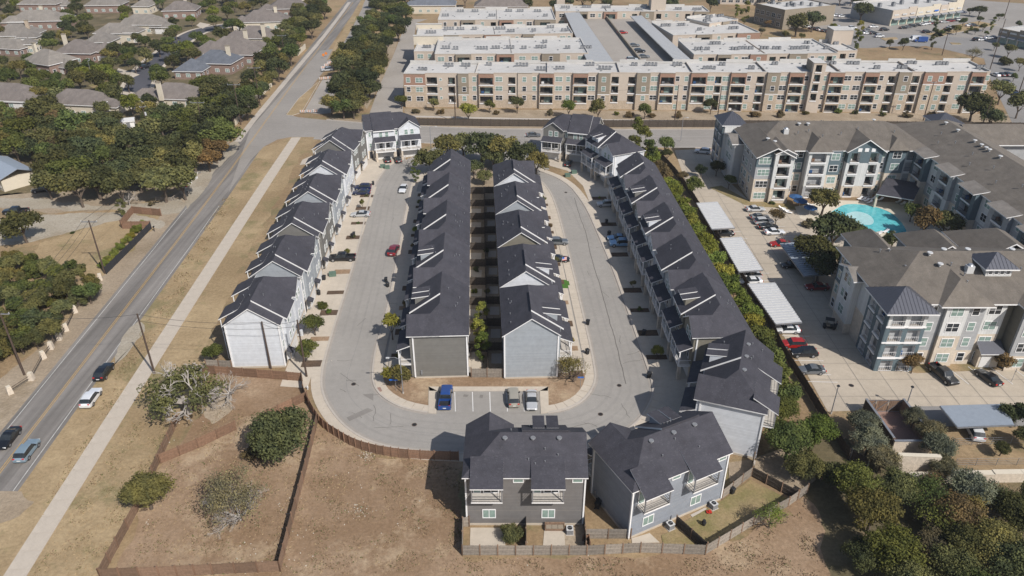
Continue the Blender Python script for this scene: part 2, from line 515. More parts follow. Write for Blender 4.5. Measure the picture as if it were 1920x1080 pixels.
def offset(line, d):
    """polyline shifted sideways: +d to the right of its direction"""
    out = []
    for i in range(len(line)):
        a = line[max(0, i - 1)]; b = line[min(len(line) - 1, i + 1)]
        dx, dy = b[0] - a[0], b[1] - a[1]
        L = hypot(dx, dy)
        out.append((line[i][0] + dy / L * d, line[i][1] - dx / L * d))
    return out
def resample(line, step):
    pts = [line[0]]
    acc = 0.0
    for i in range(len(line) - 1):
        (x0, y0), (x1, y1) = line[i], line[i + 1]
        L = hypot(x1 - x0, y1 - y0)
        t = step - acc
        while t <= L:
            pts.append((x0 + (x1 - x0) * t / L, y0 + (y1 - y0) * t / L))
            t += step
        acc = L - (t - step)
    if hypot(pts[-1][0] - line[-1][0], pts[-1][1] - line[-1][1]) > 0.1: pts.append(line[-1])
    return pts
def smooth_line(line, it=2):
    for _ in range(it):
        o = [line[0]]
        for i in range(len(line) - 1):
            a, b = line[i], line[i + 1]
            o.append((a[0] * .75 + b[0] * .25, a[1] * .75 + b[1] * .25))
            o.append((a[0] * .25 + b[0] * .75, a[1] * .25 + b[1] * .75))
        o.append(line[-1])
        line = o
    return line
ORD = ['', 'second ', 'third ', 'fourth ', 'fifth ', 'sixth ', 'seventh ', 'eighth ', 'ninth ', 'tenth ', 'eleventh ', 'twelfth ',
       'thirteenth ', 'fourteenth ', 'fifteenth ', 'sixteenth ', 'seventeenth ', 'eighteenth ', 'nineteenth ', 'twentieth ']
def nth(i, near='leftmost'):
    return near if i == 0 else ORD[i] + 'from ' + ('the left' if near == 'leftmost' else 'the camera' if near == 'nearest' else near)
# ------------------------------------------------------------------ ground sheets, roads, paths
SHEETS = [0]
def sheet(name, pts, z, mat, label=None, parent=None):
    SHEETS[0] += 1
    b = MB()
    b.flat(pts, z + SHEETS[0] * 0.00035, mat)
    return structure(b.build(name, parent), label)
def RG(pts, amp=.5, step=1.2):
    """ragged outline for grass and dirt"""
    q = PL(pts); q = resample(q + [q[0]], step)[:-1]; g = random.Random(int(q[0][0] * 7))
    a = [g.gauss(0, 1) for _ in q]; a = [(a[i] + a[i - 1] + a[i - 2] + a[i - 3]) / 2.0 for i in range(len(a))]
    n = offset(q, 1.0)
    return [(x + (n[i][0] - x) * a[i] * amp, y + (n[i][1] - y) * a[i] * amp) for i, (x, y) in enumerate(q)]
sheet('ground', [(-1600, -300), (1600, -300), (1600, 2400), (-1600, 2400)], 0.0, 'dry_grass', 'dry brown and olive grassland under everything')
Z1, Z2, Z3, Z4, Z5 = 0.006, 0.012, 0.018, 0.024, 0.030
# verge between the main road and the townhouses
sheet('verge', RG([(-120, 1080), (240, 330), (430, 300), (545, 258), (600, 256), (560, 300), (470, 470), (400, 620), (385, 700), (330, 790), (255, 960), (190, 1085), (150, 1250), (-420, 1250)]), Z1, 'verge_grass', 'straw coloured verge beside the main road')
sheet('vacant_lot', RG([(190, 1200), (260, 960), (300, 868), (450, 700), (570, 712), (596, 790), (700, 852), (860, 865), (868, 1045), (1300, 1040), (1480, 955), (1530, 900), (1560, 1000), (1600, 1200)]), Z1, 'brown_lot', 'bare brown vacant lot below the townhouses')
sheet('roadside_dirt', RG([(-400, 1000), (-60, 760), (90, 640), (190, 520), (290, 430), (345, 330), (400, 262), (440, 240), (418, 300), (330, 410), (190, 600), (0, 850), (-200, 1150)]), Z2, 'bare_dirt', 'pale dusty strip along the left edge of the main road')
sheet('yard', RG([(-60, 372), (120, 352), (330, 330), (375, 300), (345, 345), (240, 395), (80, 400), (-60, 385)]), Z1, 'bare_dirt')
sheet('gravel_lane', RG([(-80, 372), (60, 372), (200, 385), (330, 376), (352, 382), (338, 400), (290, 404), (200, 396), (60, 391), (-80, 392)]), Z2, 'gravel_drive', 'pale gravel lane crossing to the main road')
sheet('gravel_drive', RG([(60, 405), (150, 398), (235, 402), (318, 408), (300, 428), (235, 412), (120, 438), (70, 452), (-80, 470), (-80, 420)]), Z2, 'gravel_drive', 'pale gravel drive behind the brown gate')
sheet('field', RG([(85, 452), (190, 420), (238, 416), (205, 500), (165, 520), (85, 500), (60, 475)]), Z1, 'verge_grass', 'mown straw field inside the dark hedge fence')
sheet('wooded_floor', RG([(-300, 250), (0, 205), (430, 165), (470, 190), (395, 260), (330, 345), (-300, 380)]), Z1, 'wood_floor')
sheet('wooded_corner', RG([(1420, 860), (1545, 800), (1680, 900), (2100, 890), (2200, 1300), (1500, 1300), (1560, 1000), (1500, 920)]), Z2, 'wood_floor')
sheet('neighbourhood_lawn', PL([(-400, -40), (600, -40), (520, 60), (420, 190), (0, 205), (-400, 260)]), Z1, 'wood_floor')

def road(name, line, w, z, mat, label):
    b = MB()
    b.strip(offset(line, -w / 2), offset(line, w / 2), z, mat)
    return structure(b.build(name), label)
def kerb(name, line, z0=0.0, h=0.13, w=0.16, mat='concrete_pale', label=None, parent=None):
    b = MB()
    a, c = offset(line, -w / 2), offset(line, w / 2)
    for i in range(len(line) - 1):
        b.hexa([(*a[i], z0), (*c[i], z0), (*c[i + 1], z0), (*a[i + 1], z0)], [(*a[i], z0 + h), (*c[i], z0 + h), (*c[i + 1], z0 + h), (*a[i + 1], z0 + h)], mat)
    o = b.build(name, parent)
    return structure(o, label)
def paint_line(name, line, w, z, mat, dash=None, parent=None):
    b = MB()
    if dash:
        pts = resample(line, dash[0])
        segs = [(pts[i], pts[i + 1]) for i in range(0, len(pts) - 1, 2)]
    else:
        segs = [(line[i], line[i + 1]) for i in range(len(line) - 1)]
    for p, q in segs:
        L = hypot(q[0] - p[0], q[1] - p[1])
        if L < 0.01: continue
        nx, ny = (q[1] - p[1]) / L * w / 2, -(q[0] - p[0]) / L * w / 2
        b.flat([(p[0] - nx, p[1] - ny), (p[0] + nx, p[1] + ny), (q[0] + nx, q[1] + ny), (q[0] - nx, q[1] - ny)], z, mat)
    return structure(b.build(name, parent))

# main road, running away on the left
MAIN = [(-71.0, 20.0), (-74.6, 101.2), (-78.1, 183.8), (-84.5, 285.0), (-91.0, 400.0), (-95.5, 484.0), (-104.0, 620.0), (-118.0, 900.0)]
MAIN = smooth_line(MAIN, 2)
mr = road('main_road', MAIN, 9.2, Z3, 'asphalt_main', 'worn grey two lane road running away on the left')
paint_line('edge_line', offset([p for p in MAIN if p[1] < 190], -3.9), 0.12, Z4, 'line_edge', parent=mr)
paint_line('edge_line', offset([p for p in MAIN if p[1] < 190], 3.9), 0.12, Z4, 'line_edge', parent=mr)
for s in (-0.16, 0.16):
    paint_line('centre_line', offset([p for p in MAIN if p[1] < 480], s), 0.11, Z4, 'line_yellow', parent=mr)
# widened junction
sheet('junction', PL([(428, 362), (470, 300), (495, 275), (520, 262), (545, 257), (597, 257), (640, 262), (700, 262), (700, 232), (640, 228), (560, 220), (536, 214), (575, 175), (610, 130), (628, 108), (640, 90), (600, 95), (470, 240)]), 0.0195, 'asphalt_cross', 'worn asphalt where the cross road meets the main road')
ISL = PL([(537, 216), (548, 217), (566, 211), (600, 152), (594, 156), (560, 185)])
sheet('median_grass', ISL, 0.10, 'verge_grass', 'straw grass wedge in the middle of the junction')
kerb('kerb', ISL + [ISL[0]], 0.0, 0.15)
sheet('closed_lane', PL([(569, 211), (604, 150), (622, 148), (628, 170), (622, 212), (600, 214)]), 0.0205, 'concrete_dull', 'pale closed lane behind the barricades')
FAR = PL([(640, 120), (660, 78), (676, 45), (690, 15), (700, -8)])
road('far_carriageway', smooth_line(FAR), 7.5, 0.0165, 'asphalt_cross', 'second carriageway beyond the grass median')
sheet('far_median', PL([(613, 113), (628, 108), (655, 62), (678, 18), (686, -5), (680, -5), (665, 20), (640, 62)]), 0.0215, 'verge_grass', 'long straw median between the two carriageways')
# cross road behind the townhouses
CU = [(-62, 246), (-45, 241.2), (-10, 236.4), (30, 235.6), (68, 235.8), (130, 233.5), (230, 231)]
CL_ = [(-62, 226), (-45, 223.5), (-27, 222.3), (-10, 220.5), (20, 219), (60, 218), (130, 215), (230, 212)]
b = MB(); b.flat(CU + CL_[::-1], Z3, 'asphalt_cross')
cr = structure(b.build('cross_road'), 'wide grey cross road behind the townhouses')
paint_line('edge_line', offset(CU, 0.6), 0.16, Z4, 'line_faded', parent=cr)
paint_line('edge_line', offset(CL_, -0.6), 0.16, Z4, 'line_faded', parent=cr)
mid = [(-40, 231.5), (-8, 228.6), (30, 227.2), (66, 226.9), (130, 224.3), (230, 221.5)]
for s in (-1.7, 1.7):
    paint_line('lane_line', offset(mid, s), 0.14, Z4, 'line_faded', parent=cr)
kerb('kerb', CU, 0, 0.15, 0.3); kerb('kerb', CL_[2:4], 0, 0.15, 0.3); kerb('kerb', CL_[4:], 0, 0.15, 0.3)
b = MB(); b.strip(offset(CU, -2.6), offset(CU, -0.25), 0.03, 'bare_dirt'); structure(b.build('shoulder'))
b = MB()
far_walk = [(-34, 249.5), (0, 247), (40, 245), (100, 243), (170, 240)]
b.strip(offset(far_walk, -1.0), offset(far_walk, 1.0), 0.035, 'concrete_pale'); structure(b.build('far_pavement'), 'concrete path behind the long dark fence')
b = MB()
b.strip([(-38, 259), (40, 256), (100, 254), (175, 252)], [(-36, 250.6), (40, 246.2), (100, 244.2), (175, 241.5)], 0.012, 'bare_dirt'); structure(b.build('front_yard_dirt'), 'dry mulch strip in front of the beige apartments')

# shared path of concrete slabs beside the main road
path_l = smooth_line(PL([(-90, 1230), (6.7, 1080), (238, 720), (476.7, 360), (545, 258)]), 1)
path_r = smooth_line(PL([(-40, 1230), (50, 1080), (273, 720), (498, 360), (566, 258)]), 1)
cen = resample([((a[0] + b_[0]) / 2, (a[1] + b_[1]) / 2) for a, b_ in zip(path_l, path_r)], 2.9)
pw = thing('pavement', 'long pale concrete footpath of square slabs beside the main road', 'footpath')
del pw['category']; pw['kind'] = 'structure'
slabs = {}
for i in range(len(cen) - 1):
    (x0, y0), (x1, y1) = cen[i], cen[i + 1]
    L = hypot(x1 - x0, y1 - y0) - 0.035
    key = (round(L, 2), i % 3)
    if key not in slabs:
        s = MB(); s.box(-1.42, 1.42, 0, L, 0, 0.09 + 0.006 * (i % 3), 'concrete_path'); slabs[key] = s.mesh('slab')
    put('slab', slabs[key], pw, (x0, y0, 0), atan2(y1 - y0, x1 - x0) - pi / 2)

# the loop street of the townhouses
outer = smooth_line(PL([(760, 262), (735, 300), (702, 345), (690, 380), (678, 440), (649.6, 540), (611, 661), (602, 706), (603.7, 735), (617, 765), (643.7, 798), (682, 824), (729.6, 839), (789, 847), (880, 851), (1000, 849), (1080, 842), (1130, 829), (1170, 811), (1199, 788), (1216, 762), (1226, 737), (1222, 712), (1211, 680), (1180, 590), (1150, 505), (1122, 440), (1098, 385), (1062, 340), (1005, 318)]), 2)
inner = smooth_line(PL([(800, 322), (775, 336), (768, 360), (750, 455), (729.6, 570), (706, 647), (700, 682), (698, 706), (703, 727), (716, 743), (741, 759), (768, 768), (802, 774)]), 2)
inner_r = smooth_line(PL([(1027, 774), (1062, 768), (1096, 750), (1115, 722), (1117, 693), (1090, 575), (1060, 450), (1040, 375), (1022, 345), (1000, 332)]), 2)
b = MB()
top = PL([(1010, 306), (990, 262), (820, 262), (800, 300)])
b.flat(outer[2:] + PL([(1030, 318), (1020, 290), (1015, 268), (835, 262), (800, 285), (760, 300)])[0:], Z2, 'asphalt_loop')
loop = structure(b.build('loop_street'), 'grey asphalt street looping round the townhouses')
kerb('kerb', outer, 0, 0.14, 0.35)
# broad concrete band outside the loop (gutter, pavement)
def slab_walk(name, line, d0, d1, label, mat='concrete', step=1.8, z=.07):
    root = bpy.data.objects.new(name, None); COL.objects.link(root); structure(root, label)
    pts = resample(line, step); a, c = offset(pts, d0), offset(pts, d1)
    g = random.Random(4)
    def mixp(p, q, t): return (p[0] + (q[0] - p[0]) * t, p[1] + (q[1] - p[1]) * t)
    for i in range(len(pts) - 1):
        f = .035
        q = [mixp(a[i], a[i + 1], f / 2), mixp(c[i], c[i + 1], f / 2), mixp(c[i], c[i + 1], 1 - f / 2), mixp(a[i], a[i + 1], 1 - f / 2)]
        b = MB(); b.prism(q, .0, z + g.uniform(0, .02), mat); b.build('slab', root)
    return root
slab_walk('loop_pavement', outer, .18, 1.75, 'pale concrete pavement along the outside of the loop street')
b = MB(); b.strip(offset(outer, -.62), offset(outer, -.18), .026, 'concrete_dull'); b.strip(offset(inner, .18), offset(inner, .55), .026, 'concrete_dull'); b.strip(offset(inner_r, .18), offset(inner_r, .55), .026, 'concrete_dull'); structure(b.build('gutter'))
kerb('kerb', inner, 0, 0.14, 0.35); kerb('kerb', inner_r, 0, 0.14, 0.35)
slab_walk('block_pavement', inner, -1.7, -.18, 'pale concrete pavement left of the middle block')
slab_walk('block_pavement', inner_r, -1.7, -.18, 'pale concrete pavement right of the middle block')
# frontages: concrete aprons between pavement and houses
sheet('left_frontage', [(-34.0, 100.0), (-36.6, 158), (-38.2, 178), (-37.4, 196), (-33.0, 207), (-27.5, 214), (-42.5, 210), (-43.5, 192), (-42.0, 171), (-40.5, 140), (-39.0, 105.5), (-38.7, 100.5)], 0.034, 'concrete')
sheet('middle_left_frontage', [(-21.9, 103), (-16.7, 103), (-19.0, 184), (-25.2, 184)], 0.034, 'concrete')
sheet('middle_right_frontage', [(7.6, 103), (12.6, 103), (9.4, 182), (4.2, 182)], 0.034, 'concrete')
sheet('right_frontage', [(23.4, 90), (31, 92), (31.0, 103), (28.0, 181), (25.5, 190), (22, 199), (20, 207), (9, 209.5), (9.5, 204), (15.6, 199), (19.0, 188), (20.2, 171), (24.0, 104)], 0.034, 'concrete')
sheet('lower_right_frontage', [(24.5, 88.5), (27, 86), (21.0, 82.5), (13, 80.5), (12.5, 84.3), (18.0, 85.6), (22.5, 88.3)], 0.034, 'concrete')
blk = PL([(706, 700), (1112, 700), (1105, 735), (1080, 752), (1040, 766), (1028, 770), (1026, 726), (806, 726), (804, 768), (770, 762), (735, 745), (712, 722)])
sheet('block_grass', blk, 0.05, 'brown_lot', 'dry grass strip below the two middle rows')
for d, w in ((-2.1, .5), (-3.6, .5), (-5.2, .45), (-6.7, .45)):
    ln = offset(outer, d)[6:-8]; g_ = random.Random(int(-d * 10)); pts = resample(ln, 2.5)
    b = MB(); ja = [g_.uniform(.6, 1.2) for _ in pts]; aa = offset(pts, -w / 2); cc = offset(pts, w / 2)
    for i in range(len(pts) - 1):
        if (i // 9) % 5 == 4: continue
        m = lambda p, q, f: (p[0] + (q[0] - p[0]) * f, p[1] + (q[1] - p[1]) * f)
        b.flat([m(pts[i], aa[i], ja[i]), m(pts[i], cc[i], ja[i]), m(pts[i + 1], cc[i + 1], ja[i + 1]), m(pts[i + 1], aa[i + 1], ja[i + 1])], .0155, 'asphalt_worn')
    structure(b.build('tyre_track'))
g_ = random.Random(77)
for k in range(26):
    i = g_.randrange(10, len(outer) - 14); p_ = offset(outer, -g_.uniform(1.2, 7.0))[i]; L_ = g_.uniform(1.2, 5)
    a_ = g_.uniform(0, pi); pts = [(p_[0] + cos(a_) * L_ * t + g_.uniform(-.2, .2), p_[1] + sin(a_) * L_ * t + g_.uniform(-.2, .2)) for t in (0, .25, .5, .75, 1)]
    paint_line('road_crack', pts, .07, .028, 'tar')
sheet('block_lane', PL([(880, 300), (930, 300), (944, 708), (882, 708)]), 0.02, 'bare_dirt')
for k in range(9):
    y = 106 + k * 8.0; xm = -4.1 - (y - 103) * .041
    sheet('lane_patio', [(xm - 3.4, y), (xm - .9, y), (xm - .9, y + 3), (xm - 3.4, y + 3)], 0.03, 'concrete')
    sheet('lane_patio', [(xm + .6, y + 1), (xm + 2.4, y + 1), (xm + 2.4, y + 4), (xm + .6, y + 4)], 0.03, 'concrete_pale')
# parking bay
b = MB()
b.flat(PL([(820, 734), (1012, 734), (1014, 775), (818, 775)]), 0.058, 'asphalt_loop')
structure(b.build('parking_bay'), 'parking bay with white stall lines in the loop street')
for x in (853, 886, 918.5, 950.5, 982):
    paint_line('stall_line', PL([(x - 0.3, 735.5), (x + 1.0, 772)]), 0.12, 0.065, 'line_white')
b = MB()
for pts in ([(804, 726), (1028, 726), (1027, 734), (805, 734)], [(804, 726), (820, 734), (818, 776), (803, 775)], [(1012, 734), (1028, 726), (1029, 774), (1014, 776)]):
    b.prism(PL(pts), 0.0, 0.15, 'concrete')
structure(b.build('bay_pavement'), 'raised concrete pavement round the parking bay')
# manholes, utility covers, tactile plates, tar crack and tyre marks
for i, (x, y, r, m, n, l) in enumerate([(663, 720.5, .42, 'rust_iron', 'manhole_cover', 'rusty manhole cover at the lower left bend of the loop'), (777, 796.5, .42, 'rust_iron', 'manhole_cover', 'rusty manhole cover at the bottom of the loop left of the duplex'),
        (1126, 777, .42, 'rust_iron', 'manhole_cover', 'rusty manhole cover right of the parking bay'), (1161, 723, .4, 'rust_iron', 'manhole_cover', 'rusty manhole cover in the lower right street'), (1061, 361, .4, 'rust_iron', 'manhole_cover', 'rusty manhole cover at the top right bend'),
        (1396, 456, .45, 'rust_iron', 'manhole_cover', 'manhole cover in the carport lane'), (1596, 723, .45, 'rust_iron', 'manhole_cover', 'manhole cover beside the lower car park crossing')]):
    s = MB(); s.tube((0, 0, 0), (0, 0, 0.02), r, r, m, 16); s.tube((0, 0, 0.02), (0, 0, 0.028), r * .72, r * .72, 'tyre', 12)
    px, py = P(x, y)
    tag(s.build(n, None, (px, py, 0.03)), l, 'manhole cover')
for k, pts in enumerate([[(600, 772), (607, 766), (612, 774), (604, 781)], [(705, 728), (713, 726), (717, 734), (708, 737)], [(1108, 724), (1114, 722), (1112, 731), (1106, 732)]]):
    sheet('tactile_plate', PL(pts), 0.062, 'brick_paver')
crack = smooth_line(PL([(1077, 371), (1085, 400), (1100, 440), (1110, 490), (1128, 545), (1142, 600), (1150, 625), (1158, 655), (1166, 690), (1174, 720)]), 1)
crack = [(x + RNG.uniform(-.06, .06), y) for x, y in resample(crack, 1.2)]
paint_line('tar_seam', crack, 0.13, 0.022, 'tar')
crack2 = smooth_line(PL([(693, 560), (672, 640), (655, 690), (648, 720), (655, 745), (685, 775), (730, 800), (790, 812), (860, 815), (950, 805)]), 2)
paint_line('tar_seam', [(x + RNG.uniform(-.05, .05), y) for x, y in resample(crack2, 1.2)], 0.07, 0.022, 'asphalt_lot')

# driveways, alley and car parks of the neighbouring complexes
sheet('alley', PL([(693, 212), (755, 212), (757, 145), (777, 108), (776, 72), (781, 43), (802, 36), (765, 36), (752, 66), (735, 110), (712, 160)]), 0.02, 'concrete_dull', 'concrete lane running up the left side of the beige apartments')
sheet('alley_verge', PL([(688, 205), (712, 160), (735, 110), (750, 64), (762, 40), (745, 40), (728, 80), (700, 130), (672, 180)]), 0.018, 'bare_dirt')
LOT = PL([(1265, 282), (1352, 278), (1356, 330), (1400, 372), (1470, 392), (1500, 395), (1560, 470), (1600, 560), (1650, 690), (1720, 700), (1960, 690), (2050, 690), (2050, 772), (1610, 770), (1552, 772), (1512, 700), (1455, 607), (1386, 509), (1334, 431), (1292, 361)])
sheet('concrete_lot', LOT, 0.02, 'concrete_lot', 'pale concrete car park between the hedge and the grey apartments')
sheet('lot_south', PL([(1620, 762), (2050, 762), (2050, 800), (1640, 800)]), 0.022, 'asphalt_lot')
sheet('courtyard', PL([(1500, 392), (1560, 375), (1700, 380), (1800, 450), (1960, 460), (1900, 560), (1620, 560), (1560, 470)]), 0.024, 'concrete')
# big asphalt area at the upper right with drives and islands
sheet('shops_car_park', PL([(1545, 150), (1560, 110), (1560, 60), (1500, 50), (1540, 20), (1690, 40), (1800, 20), (1830, 22), (1925, 60), (2150, 110), (2150, 260), (1900, 235), (1855, 145), (1845, 110), (1760, 90), (1700, 86), (1600, 92)]), 0.014, 'asphalt_lot', 'grey car park in front of the shops')
sheet('dry_field', PL([(1605, 90), (1690, 92), (1735, 86), (1790, 98), (1840, 110), (1850, 135), (1620, 120), (1605, 112)]), 0.022, 'dry_grass', 'dry brown field behind the beige apartments')
sheet('highway', [(150, 400), (300, 346), (700, 230), (700, 330), (380, 430), (250, 500), (190, 560)], 0.016, 'asphalt_cross', 'wide highway crossing the upper right corner')
for k, off in enumerate((6, 14, 22, 34, 42, 50)):
    paint_line('lane_line', offset([(165, 400), (300, 352), (700, 236)], -off), 0.5, 0.024, 'line_faded', dash=None if k % 3 != 1 else (9,))
for k, pts in enumerate([[(1775, 50), (1835, 40), (1870, 47), (1780, 64), (1764, 70), (1745, 67)], [(1650, 72), (1680, 70), (1684, 74), (1660, 77)], [(1780, 80), (1800, 81), (1803, 84), (1785, 84)], [(1735, 64), (1760, 60), (1770, 68), (1755, 70)]]):
    q = PL(pts)
    b = MB(); b.prism(q, 0, 0.15, 'concrete_pale', 'verge_grass'); structure(b.build('planted_island'))
# neighbourhood street at the upper left
NS = smooth_line(PL([(245, 205), (252, 178), (262, 150), (285, 120), (318, 95), (345, 72), (372, 58), (400, 52), (440, 46)]), 2)
road('side_street', NS, 9.0, 0.02, 'asphalt_dark', 'dark asphalt neighbourhood street between the brick houses')
b = MB(); b.strip(offset(NS, -6.2), offset(NS, -4.6), 0.05, 'concrete'); b.strip(offset(NS, 4.6), offset(NS, 6.2), 0.05, 'concrete'); structure(b.build('side_pavement'))
for pts in ([(222, 128), (262, 140), (248, 146), (218, 134)], [(232, 168), (258, 176), (250, 182), (230, 176)], [(365, 66), (395, 72), (385, 76), (360, 72)], [(375, 42), (395, 46), (380, 54), (368, 48)], [(240, 184), (250, 204), (232, 206)]):
    sheet('house_drive', PL(pts), 0.03, 'concrete')
sheet('front_lawn', PL([(165, 160), (210, 150), (226, 148), (205, 166), (180, 168)]), 0.025, 'lawn')
sheet('front_lawn', PL([(258, 108), (285, 104), (286, 112), (268, 122)]), 0.025, 'lawn')
sheet('lawn_patch', PL([(1330, 352), (1352, 348), (1400, 374), (1480, 384), (1500, 392), (1425, 388), (1395, 384)]), 0.03, 'lawn')
# grass and stones in the near field
b = MB()
from mathutils import noise as mnoise
rg = random.Random(5)
zones = [PL([(240, 1080), (300, 880), (420, 760), (590, 800), (860, 880), (870, 1075)]), PL([(870, 1046), (1320, 1046), (1500, 960), (1560, 1085), (870, 1090)]), PL([(60, 1080), (240, 790), (330, 800), (240, 960), (190, 1080)]), PL([(160, 800), (300, 560), (420, 370), (440, 370), (270, 690), (60, 1000)])]
def inside(x, y, poly):
    c = False
    for i in range(len(poly)):
        (x0, y0), (x1, y1) = poly[i], poly[i - 1]
        if (y0 > y) != (y1 > y) and x < (x1 - x0) * (y - y0) / (y1 - y0) + x0: c = not c
    return c
for z in zones:
    xs = [p[0] for p in z]; ys = [p[1] for p in z]
    n = 0
    area = (max(xs) - min(xs)) * (max(ys) - min(ys))
    for _ in range(int(area * 26)):
        x, y = rg.uniform(min(xs), max(xs)), rg.uniform(min(ys), max(ys))
        if not inside(x, y, z): continue
        q_ = mnoise.noise(Vector((x * .35, y * .35, 0))) + .5 * mnoise.noise(Vector((x * 1.4, y * 1.4, 3)))
        if rg.random() > .35 + q_ * 1.3: continue
        h = rg.uniform(.06, .2); w = rg.uniform(.05, .16); t = rg.uniform(0, pi)
        dx, dy = cos(t) * w, sin(t) * w
        m = ('straw_b' if rg.random() < .6 else 'straw_c') if q_ > .12 and rg.random() < .75 else 'straw_a'
        b.poly([(x - dx, y - dy, 0.01), (x + dx, y + dy, 0.01), (x + rg.uniform(-.08, .08), y + rg.uniform(-.08, .08), h)], m)
g = b.build('grass'); g['kind'] = 'stuff'; g['label'] = 'short dry grass tufts over the open ground'
b = MB()
for cx, cy, n, r in [(690, 855, 60, 1.0), (676, 955, 45, 1.2), (612, 680, 12, .6), (535, 945, 18, 1.6), (560, 1025, 20, 3.0), (485, 1030, 26, 3.0), (1110, 1050, 8, 4), (350, 800, 10, 3), (275, 980, 5, .4), (430, 720, 25, 3), (960, 1060, 16, 5), (640, 920, 14, 5), (760, 1000, 12, 6), (1390, 1018, 3, .3)]:
    X, Y = P(cx, cy)
    for _ in range(n):
        x, y, s = X + rg.gauss(0, r * .6), Y + rg.gauss(0, r * .6), rg.uniform(.04, .13)
        a = rg.uniform(0, 3)
        pts = [(x + cos(a + k * pi / 2) * s * rg.uniform(.6, 1.2), y + sin(a + k * pi / 2) * s * rg.uniform(.6, 1.2)) for k in range(4)]
        b.hexa([(*p, 0) for p in pts], [((p[0] + x) / 2, (p[1] + y) / 2, s * .8) for p in pts], 'stone_chip')
g = b.build('rubble'); g['kind'] = 'stuff'; g['label'] = 'scattered pale stones and rubble on the bare lots'

for n, pts, m, z in [('gravel_patch', [(-40, 930), (40, 925), (70, 945), (30, 975), (-60, 985)], 'bare_dirt', .02), ('gravel_patch', [(225, 640), (262, 602), (268, 625), (235, 668), (210, 690)], 'gravel_drive', .02), ('bare_patch', [(395, 740), (430, 715), (440, 770), (400, 800), (385, 780)], 'bare_dirt', .012)]:
    sheet(n, RG(pts, .38, 1.1), z + .004, m)
for i, pts in enumerate([[(560 + 120, 740), (700, 752), (640 + 60, 738)], [(655, 790), (700, 770), (690, 765), (650, 783)], [(300 + 600, 741), (906, 741), (905, 747), (899, 746)], [(945, 757), (962, 757), (965, 762), (948, 764)], [(1008, 800), (1025, 808), (1020, 812), (1003, 803)], [(870, 740), (879, 741), (876, 745), (868, 744)]]):
    sheet('stain', PL(pts), .06 if i in (2, 3, 5) else .024, 'asphalt_stain')

roadside = smooth_line(PL([(446, 266), (470, 232), (505, 190), (560, 124), (600, 78), (640, 26), (655, 4)]), 1)
slab_walk('roadside_pavement', roadside, -1.0, .9, 'pale concrete strip along the left of the upper main road', 'concrete_pale', 6.0, .05)
sheet('roadside_apron', RG([(345, 352), (372, 318), (405, 286), (440, 262), (452, 272), (420, 305), (395, 338), (352, 392)], .3, 1.5), .03, 'gravel_drive')
# slab joints and stall lines of the concrete car park
def lot_joints():
    b = MB(); poly = LOT
    for k in range(60):
        for axis in (0, 1):
            v = (40 + k * 4.6) if axis == 0 else (84 + k * 4.6)
            step = 1.5; run = False
            for i in range(140):
                t = (80 + i * step) if axis == 0 else (40 + i * step)
                p, q = ((v, t), (v, t + step)) if axis == 0 else ((t, v), (t + step, v))
                if inside(*p, poly) and inside(*q, poly):
                    w = .035
                    if axis == 0: b.flat([(v - w, t), (v + w, t), (v + w, t + step), (v - w, t + step)], .062, 'asphalt_stain')
                    else: b.flat([(t, v - w), (t + step, v - w), (t + step, v + w), (t, v + w)], .066, 'asphalt_stain')
    return structure(b.build('slab_joint'))
lot_joints()
for k, (x, y) in enumerate([(1466, 630), (1478, 654), (1490, 676), (1502, 702), (1514, 716), (1349, 434), (1360, 447), (1397, 512), (1404, 526), (1411, 538)]):
    X, Y_ = P(x, y); paint_line('stall_line', [(X, Y_), (X + 5.0, Y_ - .2)], .12, .075, 'line_white')
for k in range(6):
    X, Y_ = P(1412 + k * 8, 399 + k * 9); paint_line('stall_line', [(X, Y_), (X + 4.6, Y_ + .2)], .12, .075, 'line_white')
for k in range(7):
    X, Y_ = P(1735 + k * 40, 688); paint_line('stall_line', [(X, Y_), (X + 1.2, Y_ - 5)], .12, .075, 'line_white')
for k in range(30):
    X, Y_ = P(1690 + k * 6, 52 - k * .6); paint_line('stall_line', [(X, Y_), (X + .6, Y_ - 5)], .14, .06, 'line_faded')
FR = [0, 0, 0]
def fr_put(x, y, z, a):
    c, n = cos(FR[2]), sin(FR[2])
    return (FR[0] + x * c - y * n, FR[1] + x * n + y * c, z), a + FR[2]
# ------------------------------------------------------------------ windows, roofs
WIN = {}
def window_meshes(w, h, glass='glass_blind', mull=1, trim='trim_white', rail=True):
    key = (round(w, 2), round(h, 2), glass, mull, trim)
    if key in WIN: return WIN[key]
    f = MB(); t = 0.11
    for x0, x1, z0, z1 in ((-w / 2 - t, -w / 2, -t, h + t), (w / 2, w / 2 + t, -t, h + t), (-w / 2, w / 2, -t, 0), (-w / 2, w / 2, h, h + t)):
        f.box(x0, x1, -0.07, 0.0, z0, z1, trim)
    for k in range(1, mull):
        x = -w / 2 + w * k / mull
        f.box(x - .04, x + .04, -0.06, 0, 0, h, trim)
    if rail: f.box(-w / 2, w / 2, -0.055, 0, h * .5 - .03, h * .5 + .03, trim)
    p = MB()
    p.box(-w / 2, w / 2, -0.035, 0, 0, h, glass)
    WIN[key] = (f.mesh('window'), p.mesh('pane'))
    return WIN[key]
def window(parent, x, y, z, ang, w, h, glass='glass_blind', mull=1, trim='trim_white', rail=True):
    """ang: direction the facade runs (left to right seen from outside); the frame stands proud of the wall"""
    f, p = window_meshes(w, h, glass, mull, trim, rail)
    o = put('window', f, parent, *fr_put(x, y, z, ang))
    put('pane', p, o)
    return o
